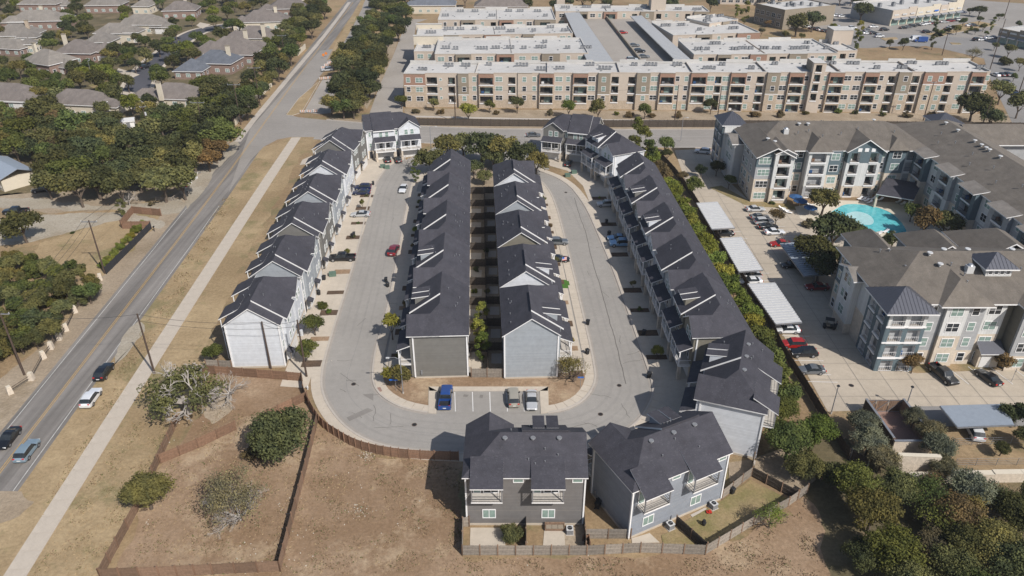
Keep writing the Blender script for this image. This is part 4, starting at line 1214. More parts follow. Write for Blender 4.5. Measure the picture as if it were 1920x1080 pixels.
# the long front wing: bay edges and openings read at parapet / top floor level
A0 = (XAT(757, 261, 12), 261.0); B0 = (XAT(1858, 253, 14.3), 253.0)
LW = hypot(B0[0] - A0[0], B0[1] - A0[1])
def U(cx, lvl=-1.0):
    px = cx / 3 + 640
    f = (px - 757) / (1858 - 757)
    d = 261 - 8 * f
    z = 11.7 + 2.6 * f + lvl
    return max(0, min(LW, (XAT(px, d - .5, z) - A0[0]) * LW / (B0[0] - A0[0])))
BAYS = [(345, 470, 'R', [(376, 'w'), (437, 'd')]), (470, 655, 'S', [(507, 'b'), (557, 'o'), (618, 'n')]), (655, 715, 'T', [(690, 'w')]), (715, 772, 'S', [(747, 'w')]),
    (772, 857, 'R', [(815, 'B')]), (857, 993, 'S', [(886, 'd'), (959, 'n')]), (993, 1075, 'C', [(1030, 'w')]), (1075, 1115, 'S', [(1086, 'w')]), (1115, 1197, 'R', [(1155, 'B')]),
    (1197, 1305, 'S', [(1225, 'd'), (1277, 'w')]), (1305, 1390, 'R', [(1347, 'B')]), (1390, 1447, 'S', [(1411, 'd')]), (1447, 1515, 'T', [(1478, 'w')]), (1515, 1665, 'S', [(1543, 'n'), (1638, 'n')]),
    (1665, 1740, 'T', [(1705, 'w')]), (1740, 1795, 'S', [(1765, 'd')]), (1795, 1880, 'R', [(1837, 'B')]), (1880, 1970, 'S', [(1895, 'w'), (1945, 'w')]), (1970, 2062, 'R', [(2015, 'B')]),
    (2062, 2195, 'S', [(2082, 'd'), (2125, 'k'), (2168, 'd')]), (2195, 2283, 'R', [(2238, 'B')]), (2283, 2400, 'S', [(2297, 'w'), (2363, 'n')]), (2400, 2473, 'T', [(2435, 'w')]), (2473, 2525, 'S', [(2495, 'd')]),
    (2525, 2610, 'R', [(2565, 'B')]), (2610, 2645, 'S', [(2622, 'w')]), (2645, 2715, 'K', [(2672, 'k')]), (2715, 2750, 'S', [(2727, 'w')]), (2750, 2835, 'R', [(2792, 'B')]), (2835, 2950, 'S', [(2855, 'd'), (2913, 'd')]),
    (2950, 3030, 'R', [(2988, 'B')]), (3030, 3140, 'S', [(3045, 'w'), (3105, 'n')]), (3140, 3212, 'T', [(3177, 'w')]), (3212, 3285, 'S', [(3240, 'n')]), (3285, 3410, 'R2', [(3313, 'w'), (3375, 'w')]),
    (3410, 3480, 'S', [(3430, 'n')]), (3480, 3550, 'S', [(3510, 'd')]), (3550, 3632, 'R', [(3585, 'B')]), (3632, 3656, 'S', [(3643, 'w')])]
bl = [(U(a, 0), U(b_, 0), s, [(U(u), k) for u, k in e]) for a, b_, s, e in BAYS]
flat_block('apartment_block', 'very long beige and brick red balcony apartment block facing the cross road', A0, B0, 14.5, (11.7, 14.3), bl, units=24, seed=3, nf=4)
def auto_bays(L, seed, spacing=1.0, styles=('S', 'G', 'S', 'R', 'S', 'G', 'S')):
    g = random.Random(seed); u = 0.0; out = []; i = 0
    while u < L - 3:
        st = styles[i % len(styles)]
        w = {'S': g.uniform(7, 12), 'G': g.uniform(5, 7), 'R': g.uniform(5.5, 7)}[st]
        if L - (u + w) < 4: w = L - u
        if st == 'S': els = [(u + w * .3, pick(g, 'wdn')), (u + w * .75, pick(g, 'wnd'))]
        else: els = [(u + w / 2, pick(g, ('B', 'B', 'w')))]
        out.append((u, u + w, st, els)); u += w; i += 1
    return out
def wing(label, pl_, pr, z, depth, seed, units=9, n=4, **k):
    A, B_ = P(pl_[0], pl_[1], z), P(pr[0], pr[1], z)
    L = hypot(A[0] - B_[0], A[1] - B_[1])
    return flat_block('apartment_block', label, A, B_, depth, (z, z), auto_bays(L, seed), units=units, seed=seed, floors_shown=2, nf=n, par=.6, **k)
wing('flat roofed beige wing left of the car deck, second row behind the long block', (815, 101), (1103, 99), 11.7, 26.5, 21, 10)
wing('low end block at the left end of the second beige row', (776, 96), (815, 96), 10.0, 20, 22, 2)
wing('flat roofed beige wing left of the car deck, third row back', (781, 66), (1074, 62), 11.7, 16.0, 23, 9)
wing('flat roofed beige wing left of the car deck, farthest row', (821, 37), (1042, 36), 11.7, 27.0, 24, 8)
wing('flat roofed beige wing right of the car deck, second row with a brick red end', (1301, 102), (1571, 99), 12.5, 24.0, 25, 12)
wing('brick red and beige end block at the right end of the second beige row', (1571, 95), (1608, 94), 11.5, 16.0, 26, 1)
wing('flat roofed beige wing right of the car deck, third row back', (1262, 66), (1424, 60), 12.0, 27.0, 27, 6)
wing('small taupe roofed block beyond the right wings', (1330, 44), (1384, 36), 13.0, 14.0, 28, 3)
wing('long low beige building closing the top end of the car deck', (1042, 21), (1330, 21), 12.0, 14.0, 29, 7)
# lift and stair towers on the roofs
def tower(label, px, py, w, d, z0, z1, mat):
    x, y = P(px, py, z0)
    t = thing('roof_tower', label, 'stair tower', (x, y, 0))
    b = MB(); b.box(0, w, 0, d, z0, z1, mat); b.build('wall', t)
    b = MB(); b.box(-.15, w + .15, -.15, d + .15, z1 + .003, z1 + .3, 'roof_membrane'); b.build('roof', t)
tower('tall beige stair tower on the roof beside the front end of the right wings', 1558, 84, 8.0, 7.0, 11.0, 16.5, 'stucco_beige')
tower('stair tower between the car deck and the farthest left wing', 1043, 42, 4.2, 9.0, 0.0, 15.5, 'stucco_beige')
tower('small stair tower on the far beige building', 1220, 22, 7.0, 8.0, 11.0, 17.0, 'stucco_beige')
tower('pale low wall block at the left end of the second row', 776, 84, 12.0, 1.2, 9.6, 13.0, 'stucco_cream')
tower('pale parapet block at the left end of the third row', 781, 62, 11.0, 1.0, 9.6, 13.2, 'stucco_cream')
# parking deck between the wings
dk = thing('parking_deck', 'concrete rooftop car deck between the beige wings', 'parking deck')
DZ = 8.6
b = MB(); q = PL([(1058, 18), (1205, 20), (1302, 128), (1158, 130)], DZ)
b.prism(q, 0, DZ, 'stucco_taupe', 'concrete_dull'); b.build('deck', dk)
def low_wall(name, parent, p, q_, z, h, th, mat):
    dx, dy = q_[0] - p[0], q_[1] - p[1]; L = hypot(dx, dy)
    b = MB(); b.box(0, L, -th / 2, th / 2, z, z + h, mat)
    return b.build(name, parent, (p[0], p[1], 0), atan2(dy, dx))
low_wall('deck_wall', dk, P(1129, 25, DZ), P(1203, 120, DZ), DZ + .003, 1.3, .5, 'stucco_taupe')
low_wall('deck_wall', dk, P(1160, 130, DZ), P(1300, 128, DZ), DZ + .003, 1.1, .4, 'stucco_taupe')
low_wall('deck_wall', dk, P(1129, 25, DZ), P(1205, 21, DZ), DZ + .003, 1.1, .4, 'stucco_taupe')
for k in range(9):
    a = 1147 + k * 6; yy = 43 + k * 8.5
    paint_line('stall_line', PL([(a + 38, yy), (a + 52, yy)], DZ), .15, DZ + .01, 'line_faded', parent=dk)
def canopy(label, quad, z, mat='metal_pale', ribs=True, slope=0.35, cat='carport', sign=1, rib_n=None):
    """corrugated flat canopy on posts; quad: near-left, near-right, far-right, far-left in photo pixels at height z"""
    q = PL(quad, z)
    o = ((q[0][0] + q[2][0]) / 2, (q[0][1] + q[2][1]) / 2)
    ang = atan2(q[3][1] - q[0][1], q[3][0] - q[0][0]) - pi / 2
    t = thing('carport', label, cat, (o[0], o[1], 0), ang)
    def loc(p): 
        dx, dy = p[0] - o[0], p[1] - o[1]
        return (dx * cos(-ang) - dy * sin(-ang), dx * sin(-ang) + dy * cos(-ang))
    l = [loc(p) for p in q]
    Ln = hypot(l[3][0] - l[0][0], l[3][1] - l[0][1])
    n = rib_n or max(6, int(Ln / .85))
    b = MB()
    zz = [z - slope / 2 * sign, z + slope / 2 * sign]
    for i in range(n):
        f0, f1 = i / n, (i + 1) / n
        fm = f0 + (f1 - f0) * .62
        def row(f): return [(l[0][0] + (l[3][0] - l[0][0]) * f, l[0][1] + (l[3][1] - l[0][1]) * f, zz[0]), (l[1][0] + (l[2][0] - l[1][0]) * f, l[1][1] + (l[2][1] - l[1][1]) * f, zz[1])]
        a, m_, c = row(f0), row(fm), row(f1)
        up = [(p[0], p[1], p[2] + .13) for p in m_]
        upa = [(p[0], p[1], p[2] + .13) for p in a]
        b.poly([upa[0], upa[1], up[1], up[0]], mat)
        b.poly([m_[0], m_[1], c[1], c[0]], mat)
        b.poly([up[0], up[1], m_[1], m_[0]], mat)
        b.poly([c[0], c[1], (c[1][0], c[1][1], c[1][2] + .13), (c[0][0], c[0][1], c[0][2] + .13)], mat)
    b.build('canopy', t)
    e = MB()
    f = [(p[0], p[1], zz[0] if i in (0, 3) else zz[1]) for i, p in enumerate(l)]
    for i in range(4):
        j = (i + 1) % 4
        p, r = Vector(f[i]), Vector(f[j])
        e.tube((p.x, p.y, p.z - .06), (r.x, r.y, r.z - .06), .12, .12, 'metal_grey', 4)
    e.build('edge_beam', t)
    k = max(2, int(Ln / 6) + 1)
    for i in range(k):
        fr = (i + .25) / (k - .5)
        x = (l[0][0] + l[1][0]) / 2 + ((l[3][0] + l[2][0]) / 2 - (l[0][0] + l[1][0]) / 2) * fr
        y = (l[0][1] + l[1][1]) / 2 + ((l[3][1] + l[2][1]) / 2 - (l[0][1] + l[1][1]) / 2) * fr
        s = MB(); s.box(x - .1, x + .1, y - .1, y + .1, 0 if z < 6 else DZ, z - .15, 'metal_grey'); s.build('post', t)
    return t
canopy('long pale metal canopy along the left side of the car deck', [(1108, 128), (1158, 128), (1082, 18), (1056, 18)], DZ + 2.8, 'canopy_grey', rib_n=50)
canopy('long pale metal canopy along the right side of the car deck', [(1276, 122), (1302, 119), (1203, 30), (1182, 30)], DZ + 2.8, 'canopy_grey', rib_n=46)
canopy('ribbed metal carport beside the hedge, farthest of the three', [(1335, 429), (1377, 429), (1345, 380), (1306, 380)], 2.7)
canopy('ribbed metal carport beside the hedge, middle of the three', [(1386, 509), (1430, 508), (1390, 446), (1350, 446)], 2.7)
canopy('ribbed metal carport beside the hedge, nearest of the three', [(1455, 607), (1503, 606), (1453, 532), (1402, 531)], 2.7)
canopy('blue grey carport in the shade beside the oak and pool fence', [(1508, 517), (1560, 515), (1508, 455), (1463, 456)], 2.7, 'metal_blue')
canopy('wide blue grey carport at the lower right of the car park', [(1796, 800), (1900, 799), (1882, 760), (1763, 760)], 2.7, 'metal_blue', rib_n=22)

# ------------------------------------------------------------------ grey four storey complex with pitched roofs
def band(*mats):
    """materials by storey from the top down"""
    def f(z, zt, fh): return mats[min(len(mats) - 1, max(0, int((zt - z) / fh)))]
    return f
def facade(t, b, ox, oy, ang, x0, x1, zt, proud, bands, els, fh=3.1, nf=4, zb=0.0, side=None, ret=3.0, rail='metal_dark'):
    """piece of facade in a frame (ox, oy, ang) of thing t's plan; writes into a mesh of its own"""
    w = MB()
    y = -proud
    holes = []
    for u, kd, *fl in els:
        wd = {'b': 3.0, 'B': 3.6, 'n': 2.2}.get(kd)
        if not wd: continue
        for f in range(nf):
            if fl and f not in fl[0]: continue
            z0 = zt - (f + 1) * fh + .25
            if z0 < -.2: continue
            holes.append((u - wd / 2, u + wd / 2, max(z0, .05), z0 + fh - .75))
    zs = [zt - i * fh for i in range(1, nf + 1)]
    wallcells(w, x0, x1, zb, zt, y, holes, lambda z: bands(z, zt, fh), zs)
    for x, f in ((x0, 0), (x1, 1)):
        z_ = sorted([zb, *[q for q in zs if zb < q < zt], zt])
        for j in range(len(z_) - 1):
            p = [(x, ret, z_[j]), (x, y, z_[j]), (x, y, z_[j + 1]), (x, ret, z_[j + 1])]
            w.poly(p[::-1] if f else p, bands((z_[j] + z_[j + 1]) / 2, zt, fh))
    FR[:] = [ox, oy, ang]
    for q in holes:
        balcony(t, w, q[0], q[1], q[2], q[3], y, 'trim_white', rail)
    for u, kd, *fl in els:
        if kd in ('b', 'B', 'n'): continue
        for f in range(nf):
            if fl and f not in fl[0]: continue
            z0 = zt - (f + 1) * fh + .95
            if z0 < .4: continue
            wd, m = {'w': (1.1, 1), 'd': (2.0, 2), 't': (2.9, 3)}[kd]
            window(t, u, y - .005, z0, 0, wd, 1.6, 'glass_dark' if (f + int(u * 7)) % 3 == 0 else 'glass_blind', m)
    FR[:] = [0, 0, 0]
    return w.build('wall', t, (ox, oy, 0), ang)
def roof_on(t, x0, x1, y0, y1, ze, rise, mat, axis, hip0=0, hip1=0, name='roof', **k):
    b = MB()
    gable_roof(b, x0, x1, y0, y1, ze, rise, mat, axis, hip0, hip1, th=.25, **k)
    return b.build(name, t)
def pyramid(t, x0, x1, y0, y1, ze, rise, name='tower_roof'):
    """standing seam pyramid with raised seams"""
    b = MB(); xm, ym = (x0 + x1) / 2, (y0 + y1) / 2
    c = [(x0, y0, ze), (x1, y0, ze), (x1, y1, ze), (x0, y1, ze)]
    for i in range(4):
        a, d = c[i], c[(i + 1) % 4]
        b.poly([a, d, (xm, ym, ze + rise)], 'metal_roof')
        b.poly([(a[0], a[1], ze - .25), (d[0], d[1], ze - .25), d, a], 'trim_white')
        n = max(4, int(hypot(a[0] - d[0], a[1] - d[1]) / .6))
        for k in range(1, n):
            f = k / n
            p = Vector((a[0] + (d[0] - a[0]) * f, a[1] + (d[1] - a[1]) * f, ze + .03))
            g = 1 - abs(2 * f - 1)
            q = p + (Vector((xm, ym, ze + rise)) - Vector(((a[0] + d[0]) / 2, (a[1] + d[1]) / 2, ze))) * g
            b.tube(p, q, .035, .035, 'metal_roof', 3, False)
    b.poly([(x, y, ze - .25) for x, y, z in c[::-1]], 'trim_white')
    return b.build(name, t)
def roof_bits(ro, spots, rz):
    for x, y, z, kd in spots:
        if kd == 'v':
            s = MB(); s.tube((0, 0, -.2), (0, 0, .3), .2, .2, 'metal_pale', 8); s.tube((0, 0, .3), (0, 0, .42), .5, .45, 'metal_pale', 14); s.build('roof_vent', ro, (x, y, z))
        elif kd == 'p': put('vent_pipe', PIPE, ro, (x, y, z - .1), 0, scale=1.8)
        else:
            s = MB(); s.box(-.6, .6, -.5, .5, -.5, .9, 'metal_pale'); s.tube((0, 0, .9), (0, 0, 1.2), .55, .35, 'metal_grey', 12); s.build('exhaust_hood', ro, (x, y, z))
# complex A, at the upper right beside the pool
ta = thing('apartment_building', 'grey roofed four storey complex with teal gable wrapped round the pool', 'apartment building', (0, 0, 0))
T1 = band('siding_teal', 'siding_teal', 'stone_pale', 'stone_pale'); T2 = band('batten_white', 'batten_white', 'siding_greyblue', 'stone_pale')
T3 = band('siding_teal', 'batten_white', 'batten_white', 'stone_pale'); T4 = band('siding_greyblue', 'siding_greyblue', 'stone_pale', 'stone_pale'); T5 = band('batten_white', 'batten_white', 'batten_white', 'stone_pale')
ZA = 12.4
body = MB(); body.box(61.2, 104.6, 182.4, 200.6, 0, ZA + .3, 'siding_greyblue'); body.box(57.6, 63.5, 198.5, 207, 0, 13.2, 'siding_greyblue'); body.box(58.8, 61.4, 189.5, 198.4, 0, 11.0, 'siding_greyblue')
body.box(103.6, 123.6, 118, 200.5, 0, ZA + .3, 'siding_greyblue'); body.box(61.0, 69.4, 178.0, 182.3, 0, ZA + .3, 'siding_greyblue'); body.box(74.4, 83.2, 180.6, 182.3, 0, ZA, 'siding_greyblue'); body.box(84.6, 93.0, 182, 182.35, 0, ZA, 'siding_greyblue')
body.box(123.7, 140, 186, 199, 0, ZA, 'siding_greyblue'); body.box(123.7, 150, 150, 166, 0, ZA, 'siding_greyblue')
body.build('main_wall', ta)
facade(ta, None, 0, 178.0, 0, 60.8, 64.9, ZA, .6, band('siding_teal', 'siding_greyblue', 'stone_pale', 'stone_pale'), [(62.85, 't')], ret=4)
facade(ta, None, 0, 178.0, 0, 65.0, 69.8, ZA + .9, 1.5, band('batten_white', 'batten_white', 'batten_white', 'stone_pale'), [(67.4, 'b')], ret=4)
facade(ta, None, 0, 182.4, 0, 69.9, 74.3, ZA, .3, band('siding_teal', 'siding_teal', 'stone_pale', 'stone_pale'), [(71.2, 'd'), (73.3, 'w')])
facade(ta, None, 0, 181.2, 0, 74.5, 79.6, ZA + .2, 1.6, band('batten_white', 'batten_white', 'batten_white', 'siding_greyblue'), [(77.0, 'B')])
facade(ta, None, 0, 181.2, 0, 79.7, 83.0, ZA, 1.0, T1, [(81.4, 'd')])
facade(ta, None, 0, 182.4, 0, 83.1, 84.5, ZA, .2, T4, [(83.8, 'w')], ret=.5)
facade(ta, None, 0, 182.2, 0, 84.6, 93.2, ZA, 1.8, T3, [(86.5, 'n'), (91.3, 'n')], ret=3)
facade(ta, None, 0, 182.4, 0, 93.3, 95.2, ZA, .2, T4, [(94.2, 'w')], ret=.5)
facade(ta, None, 0, 182.4, 0, 95.3, 99.6, ZA, 1.0, band('siding_teal', 'siding_teal', 'stone_pale', 'stone_pale'), [(97.4, 'd')])
facade(ta, None, 0, 182.4, 0, 99.7, 103.4, ZA, .3, T5, [(101.5, 'n')])
# left end, facing the car park
a90 = -pi / 2
for (y1, y0, pr, bd, els) in ((189.3, 178.3, .25, band('siding_greyblue', 'siding_greyblue', 'stone_pale', 'stone_pale'), [(1.6, 'w'), (4.4, 'd'), (8.2, 'w')]),):
    facade(ta, None, 61.0, y1, a90, 0, y1 - y0, ZA, pr, bd, els, ret=.3)
facade(ta, None, 58.7, 198.3, a90, 0, 8.7, 10.9, .2, band('batten_white', 'batten_white', 'batten_white', 'batten_white'), [(3.2, 'd', (0, 1)), (5.8, 'd', (0, 1))], ret=.3)
facade(ta, None, 57.5, 206.9, a90, 0, 8.3, 13.2, .2, band('siding_teal', 'siding_teal', 'stone_pale', 'stone_pale'), [(2.2, 'n'), (6.0, 'n')], ret=.3)
facade(ta, None, 0, 198.4, 0, 57.8, 61.0, 13.2, .1, T5, [], ret=.2)
ra = roof_on(ta, 60.2, 106, 180.9, 201.8, ZA, 4.4, 'shingle_taupe', 'x', 9.5, 9.5)
roof_on(ta, 60.1, 70.0, 175.9, 192, ZA - .1, 2.5, 'shingle_taupe', 'y', 0, 0)
g = MB(); g.poly([(60.8, 177.39, ZA - .1), (69.8, 177.39, ZA - .1), (65.1, 177.39, ZA + 2.15)], 'siding_teal'); g.build('gable', ta)
roof_on(ta, 64.7, 70.1, 176.0, 186, ZA + .8, 1.3, 'shingle_taupe', 'y', 0, 0, name='porch_gable_roof')
g = MB(); g.poly([(65.0, 176.49, ZA + .85), (69.8, 176.49, ZA + .85), (67.4, 176.49, ZA + 1.85)], 'batten_white'); g.build('gable', ta)
roof_on(ta, 74.0, 80.2, 179.0, 190, ZA + .2, 2.6, 'shingle_taupe', 'y', 3.0, 0)
roof_on(ta, 83.9, 93.9, 179.7, 192, ZA, 3.2, 'shingle_taupe', 'y', 0, 0)
g = MB(); g.poly([(84.6, 180.39, ZA), (93.2, 180.39, ZA), (88.9, 180.39, ZA + 2.75)], 'siding_teal')
for x in (87.2, 88.9, 90.6): g.box(x - .5, x + .5, 180.3, 180.38, ZA - .1, ZA + .8, 'trim_white')
g.build('gable', ta)
roof_on(ta, 94.8, 100, 180.9, 190, ZA, 2.4, 'shingle_taupe', 'y', 2.6, 0)
rb_ = roof_on(ta, 102.8, 124.6, 117, 202, ZA, 4.4, 'shingle_taupe', 'y', 9.5, 9.5)
roof_on(ta, 118, 141, 185, 200, ZA, 3.2, 'shingle_taupe', 'x', 0, 7); roof_on(ta, 118, 151, 149, 167, ZA - .3, 3.4, 'shingle_grey', 'x', 0, 7)
roof_on(ta, 57.6, 66, 189.2, 198.8, 11.2, 1.2, 'shingle_grey', 'x', 0, 0)
pyramid(ta, 56.9, 64.0, 198.2, 207.6, 13.3, 2.6)
for x0, x1, y0, y1, z in ((99.0, 104.5, 201, 206.5, 10.9), (117.5, 125.5, 203, 211, 12.2), (83.5, 89.5, 203, 208, 10.4)):
    q = MB(); q.box(x0 + .6, x1 - .6, y0 + .6, y1 - .6, 0, z - .3, 'batten_white'); q.build('tower', ta)
    pyramid(ta, x0, x1, y0, y1, z, 2.1)
roof_bits(ra, [(74.2, 189.5, 16.4, 'v'), (76.5, 189.5, 16.4, 'v'), (94.5, 192, 16.6, 'v'), (70.2, 187.0, 15.2, 'h'), (73, 186, 15.2, 'p'), (76, 187, 15.4, 'p'), (79, 185, 14.7, 'p'), (89, 188, 15.6, 'p'), (64.5, 183, 14.6, 'v'), (65.9, 181.5, 14.4, 'v'), (84, 186, 15, 'p'), (98, 187, 15.2, 'p')], 0)
roof_bits(rb_, [(112.4, y, 16.5, 'v') for y in (190, 184, 176, 173, 171, 169.5, 165, 150)] + [(109, y, 15.4, 'p') for y in (185, 178, 170, 161, 150, 144)] + [(106.5, y, 14.3, 'p') for y in (181, 166, 155)], 0)
# shaded west front of the second wing
ws = []
yy = 181.8
i = 0
while yy > 125:
    wdt = (6.2, 5.0, 7.0, 4.4)[i % 4]
    bd = (band('siding_teal', 'siding_teal', 'stone_pale', 'stone_pale'), band('batten_white', 'batten_white', 'siding_greyblue', 'stone_pale'), band('siding_greyblue', 'siding_greyblue', 'batten_white', 'stone_pale'), T4)[i % 4]
    pr = (1.7, .2, 1.3, .4)[i % 4]
    els = [(wdt / 2, ('B', 'd', 'B', 'w')[i % 4])]
    facade(ta, None, 103.5, yy, a90, 0, wdt, ZA, pr, bd, els, ret=.5)
    if i % 2 == 0:
        q = MB(); slab_roof(q, [(103.5 - pr - .9, yy - wdt - .3, ZA + .02), (104.5, yy - wdt - .3, ZA + .75), (104.5, yy + .3, ZA + .75), (103.5 - pr - .9, yy + .3, ZA + .02)][::1], .18, 'shingle_grey')
        q.build('bay_roof', ta)
    yy -= wdt + .02; i += 1
q = MB()
slab_roof(q, [(90.5, 173.5, 3.8), (98.0, 169.5, 3.9), (103.4, 177.5, 4.9), (96.5, 181.8, 4.9)], .2, 'shingle_dark')
for x, y in ((91, 173.9), (97.6, 170.2)): q.box(x - .25, x + .25, y - .25, y + .25, 0, 3.7, 'stone_pale')
q.build('patio_roof', ta)

# complex B, lower right, with the corner tower
tb = thing('apartment_building', 'grey roofed four storey complex with a glazed metal roofed corner tower', 'apartment building', (0, 0, 0))
ZB_ = 12.2
body = MB()
body.box(62.6, 112, 108.2, 126.6, 0, ZB_ + .3, 'siding_greyblue'); body.box(68.8, 79.0, 107.0, 108.1, 0, ZB_ + .3, 'siding_greyblue'); body.box(84.5, 112, 105.6, 108.1, 0, ZB_ + .3, 'siding_khaki')
body.box(62.9, 68.0, 105.6, 108.1, 0, 12.0, 'siding_greyblue')
body.box(65.5, 71.5, 126.7, 133, 0, ZB_, 'siding_teal'); body.box(76, 84, 126.7, 133, 0, ZB_, 'siding_greyblue'); body.box(86, 97, 126.7, 134, 0, ZB_, 'siding_teal')
body.build('main_wall', tb)
# tower: open framed balconies on two faces
TF = band('siding_greyblue', 'siding_teal', 'siding_teal', 'siding_teal')
facade(tb, None, 0, 105.4, 0, 62.2, 68.6, 12.0, .635, band('batten_white', 'siding_teal', 'siding_teal', 'siding_teal'), [(63.9, 'n'), (66.9, 'n')], ret=.6, rail='trim_white')
facade(tb, None, 62.5, 112.4, a90, 0, 7.6, 12.0, .45, band('siding_teal', 'siding_teal', 'siding_teal', 'siding_teal'), [(1.9, 'n'), (5.3, 'n')], ret=.4, rail='trim_white')
for z in (9.0, 5.9, 2.8):
    q = MB(); q.box(62.0, 68.7, 104.62, 104.75, z - .12, z + .15, 'trim_white'); q.build('band', tb)
pyramid(tb, 61.0, 69.6, 103.6, 112.6, 12.2, 2.7)
facade(tb, None, 0, 107.0, 0, 68.9, 72.2, ZB_, .1, band('siding_greyblue', 'siding_greyblue', 'siding_greyblue', 'stone_pale'), [(70.4, 'w')], ret=.5)
facade(tb, None, 0, 107.0, 0, 72.3, 76.0, ZB_ + .2, .7, band('batten_white', 'batten_white', 'stone_pale', 'stone_pale'), [(74.1, 'd')], ret=.7)
facade(tb, None, 0, 107.0, 0, 76.1, 79.2, ZB_, .1, band('siding_greyblue', 'siding_greyblue', 'siding_greyblue', 'stone_pale'), [(77.6, 'w')], ret=.5)
facade(tb, None, 0, 107.9, 0, 79.3, 83.0, ZB_ - .1, .5, band('batten_white', 'batten_white', 'stone_pale', 'stone_pale'), [(81.1, 'd')], ret=.5)
facade(tb, None, 0, 108.0, 0, 83.1, 84.4, ZB_ - .2, .1, band('siding_khaki'), [], ret=.2)
facade(tb, None, 0, 105.5, 0, 84.6, 88.2, ZB_, .4, band('siding_greyblue', 'siding_greyblue', 'siding_greyblue', 'stone_pale'), [(86.4, 'd')], ret=.4)
facade(tb, None, 0, 105.5, 0, 88.3, 94, ZB_ + .2, 1.5, T5, [(91, 'b')], ret=.9)
facade(tb, None, 0, 105.5, 0, 94.1, 108, ZB_, .3, T4, [(97, 'd'), (103, 'B')], ret=.9)
# left end
facade(tb, None, 62.5, 126.5, a90, 0, 4.4, ZB_, .15, band('siding_teal', 'siding_teal', 'stone_pale', 'stone_pale'), [(1.3, 'w'), (3.2, 'w')], ret=.2)
facade(tb, None, 62.5, 122.0, a90, 0, 5.4, 11.3, 1.3, T5, [(1.8, 'w', (0, 1)), (3.4, 'w', (0, 1)), (2.6, 'd', (2,))], ret=.6)
facade(tb, None, 62.5, 116.5, a90, 0, 4.0, ZB_, .15, band('batten_white', 'batten_white', 'stone_pale', 'stone_pale'), [], ret=.2)
rB = roof_on(tb, 61.6, 113, 106.6, 127.8, ZB_ + .15, 4.5, 'shingle_taupe', 'x', 9.8, 9.8)
roof_on(tb, 60.4, 67.5, 115.6, 122.6, 11.5, 1.2, 'shingle_grey', 'x', 0, 0)
roof_on(tb, 70.8, 79.8, 105.6, 117, ZB_ + .2, 2.9, 'shingle_taupe', 'y', 4.4, 0)
roof_on(tb, 84.0, 112.0, 103.6, 116, ZB_ + .3, 2.6, 'shingle_taupe', 'x', 6, 0)
roof_on(tb, 64.8, 72.2, 122, 133.8, ZB_, 2.8, 'shingle_taupe', 'y', 0, 3.6); roof_on(tb, 75.2, 84.8, 122, 133.8, ZB_, 3.2, 'shingle_taupe', 'y', 0, 4.6); roof_on(tb, 85.2, 97.8, 122, 134.8, ZB_, 3.6, 'shingle_taupe', 'y', 0, 6)
q = MB(); q.box(80.6, 85.0, 112.0, 116.4, 12, 16.2, 'batten_white'); q.build('lantern', tb)
for x in (81.3, 82.3, 83.3, 84.3): window(tb, x, 111.99, 15.1, 0, .6, .7, 'glass_dark')
pyramid(tb, 79.9, 85.7, 111.3, 117.1, 16.3, 1.9)
roof_bits(rB, [(72.5, 116.0, 16.8, 'v'), (76, 118, 16.5, 'v'), (80.2, 118, 16.5, 'v'), (88, 118, 16.5, 'v'), (73.5, 113.8, 15.8, 'v'), (78.2, 113, 15.3, 'h'), (75.5, 114, 15.7, 'p'), (77, 112, 14.9, 'p'), (66.5, 121, 14.7, 'p'), (67.8, 120.3, 15.0, 'p'), (76.8, 110.4, 14.2, 'p'), (68, 114.5, 14.9, 'p'), (87, 113, 15.3, 'p'), (92, 112, 15, 'p')], 0)
q = MB(); q.box(80.2, 83.8, 105.9, 107.3, 0, 3.1, 'stone_pale'); slab_roof(q, [(79.9, 105.2, 3.2), (84.1, 105.2, 3.2), (84.1, 107.6, 4.6), (79.9, 107.6, 4.6)], .15, 'metal_roof'); q.box(80.6, 82.4, 105.84, 105.89, .05, 2.3, 'door_white'); q.build('bin_store', tb)
# swimming pool and terrace
pool = smooth_line(PL([(1556, 400), (1568, 392), (1582, 384), (1606, 383), (1640, 388), (1668, 398), (1686, 412), (1701, 434), (1697, 441), (1676, 440), (1650, 434), (1636, 438), (1612, 436), (1596, 424), (1590, 412), (1572, 406), (1556, 405), (1556, 400)]), 2)
b = MB(); b.prism(pool, -.02, .12, 'stucco_cream', 'pool_water')
tp = thing('swimming_pool', 'curved turquoise swimming pool with a pale shallow shelf in the courtyard', 'swimming pool')
b.build('water', tp)
b = MB(); pin = [(p[0], p[1]) for p in offset(pool, .0)]; po = offset(pool, -.45)
for i in range(len(pin) - 1): b.hexa([(*pin[i], 0), (*po[i], 0), (*po[i + 1], 0), (*pin[i + 1], 0)], [(*pin[i], .17), (*po[i], .17), (*po[i + 1], .17), (*pin[i + 1], .17)], 'stucco_cream')
b.build('coping', tp)
b = MB(); b.prism(smooth_line(PL([(1586, 402), (1604, 396), (1628, 402), (1640, 414), (1634, 424), (1606, 420), (1590, 411), (1586, 402)]), 2), .0, .145, 'concrete_pale', 'pool_shelf'); b.build('shelf', tp)
sheet('terrace', PL([(1490, 388), (1560, 376), (1700, 384), (1730, 430), (1700, 450), (1620, 446), (1540, 425), (1500, 410)]), 0.036, 'stucco_cream', 'tan terrace round the pool')

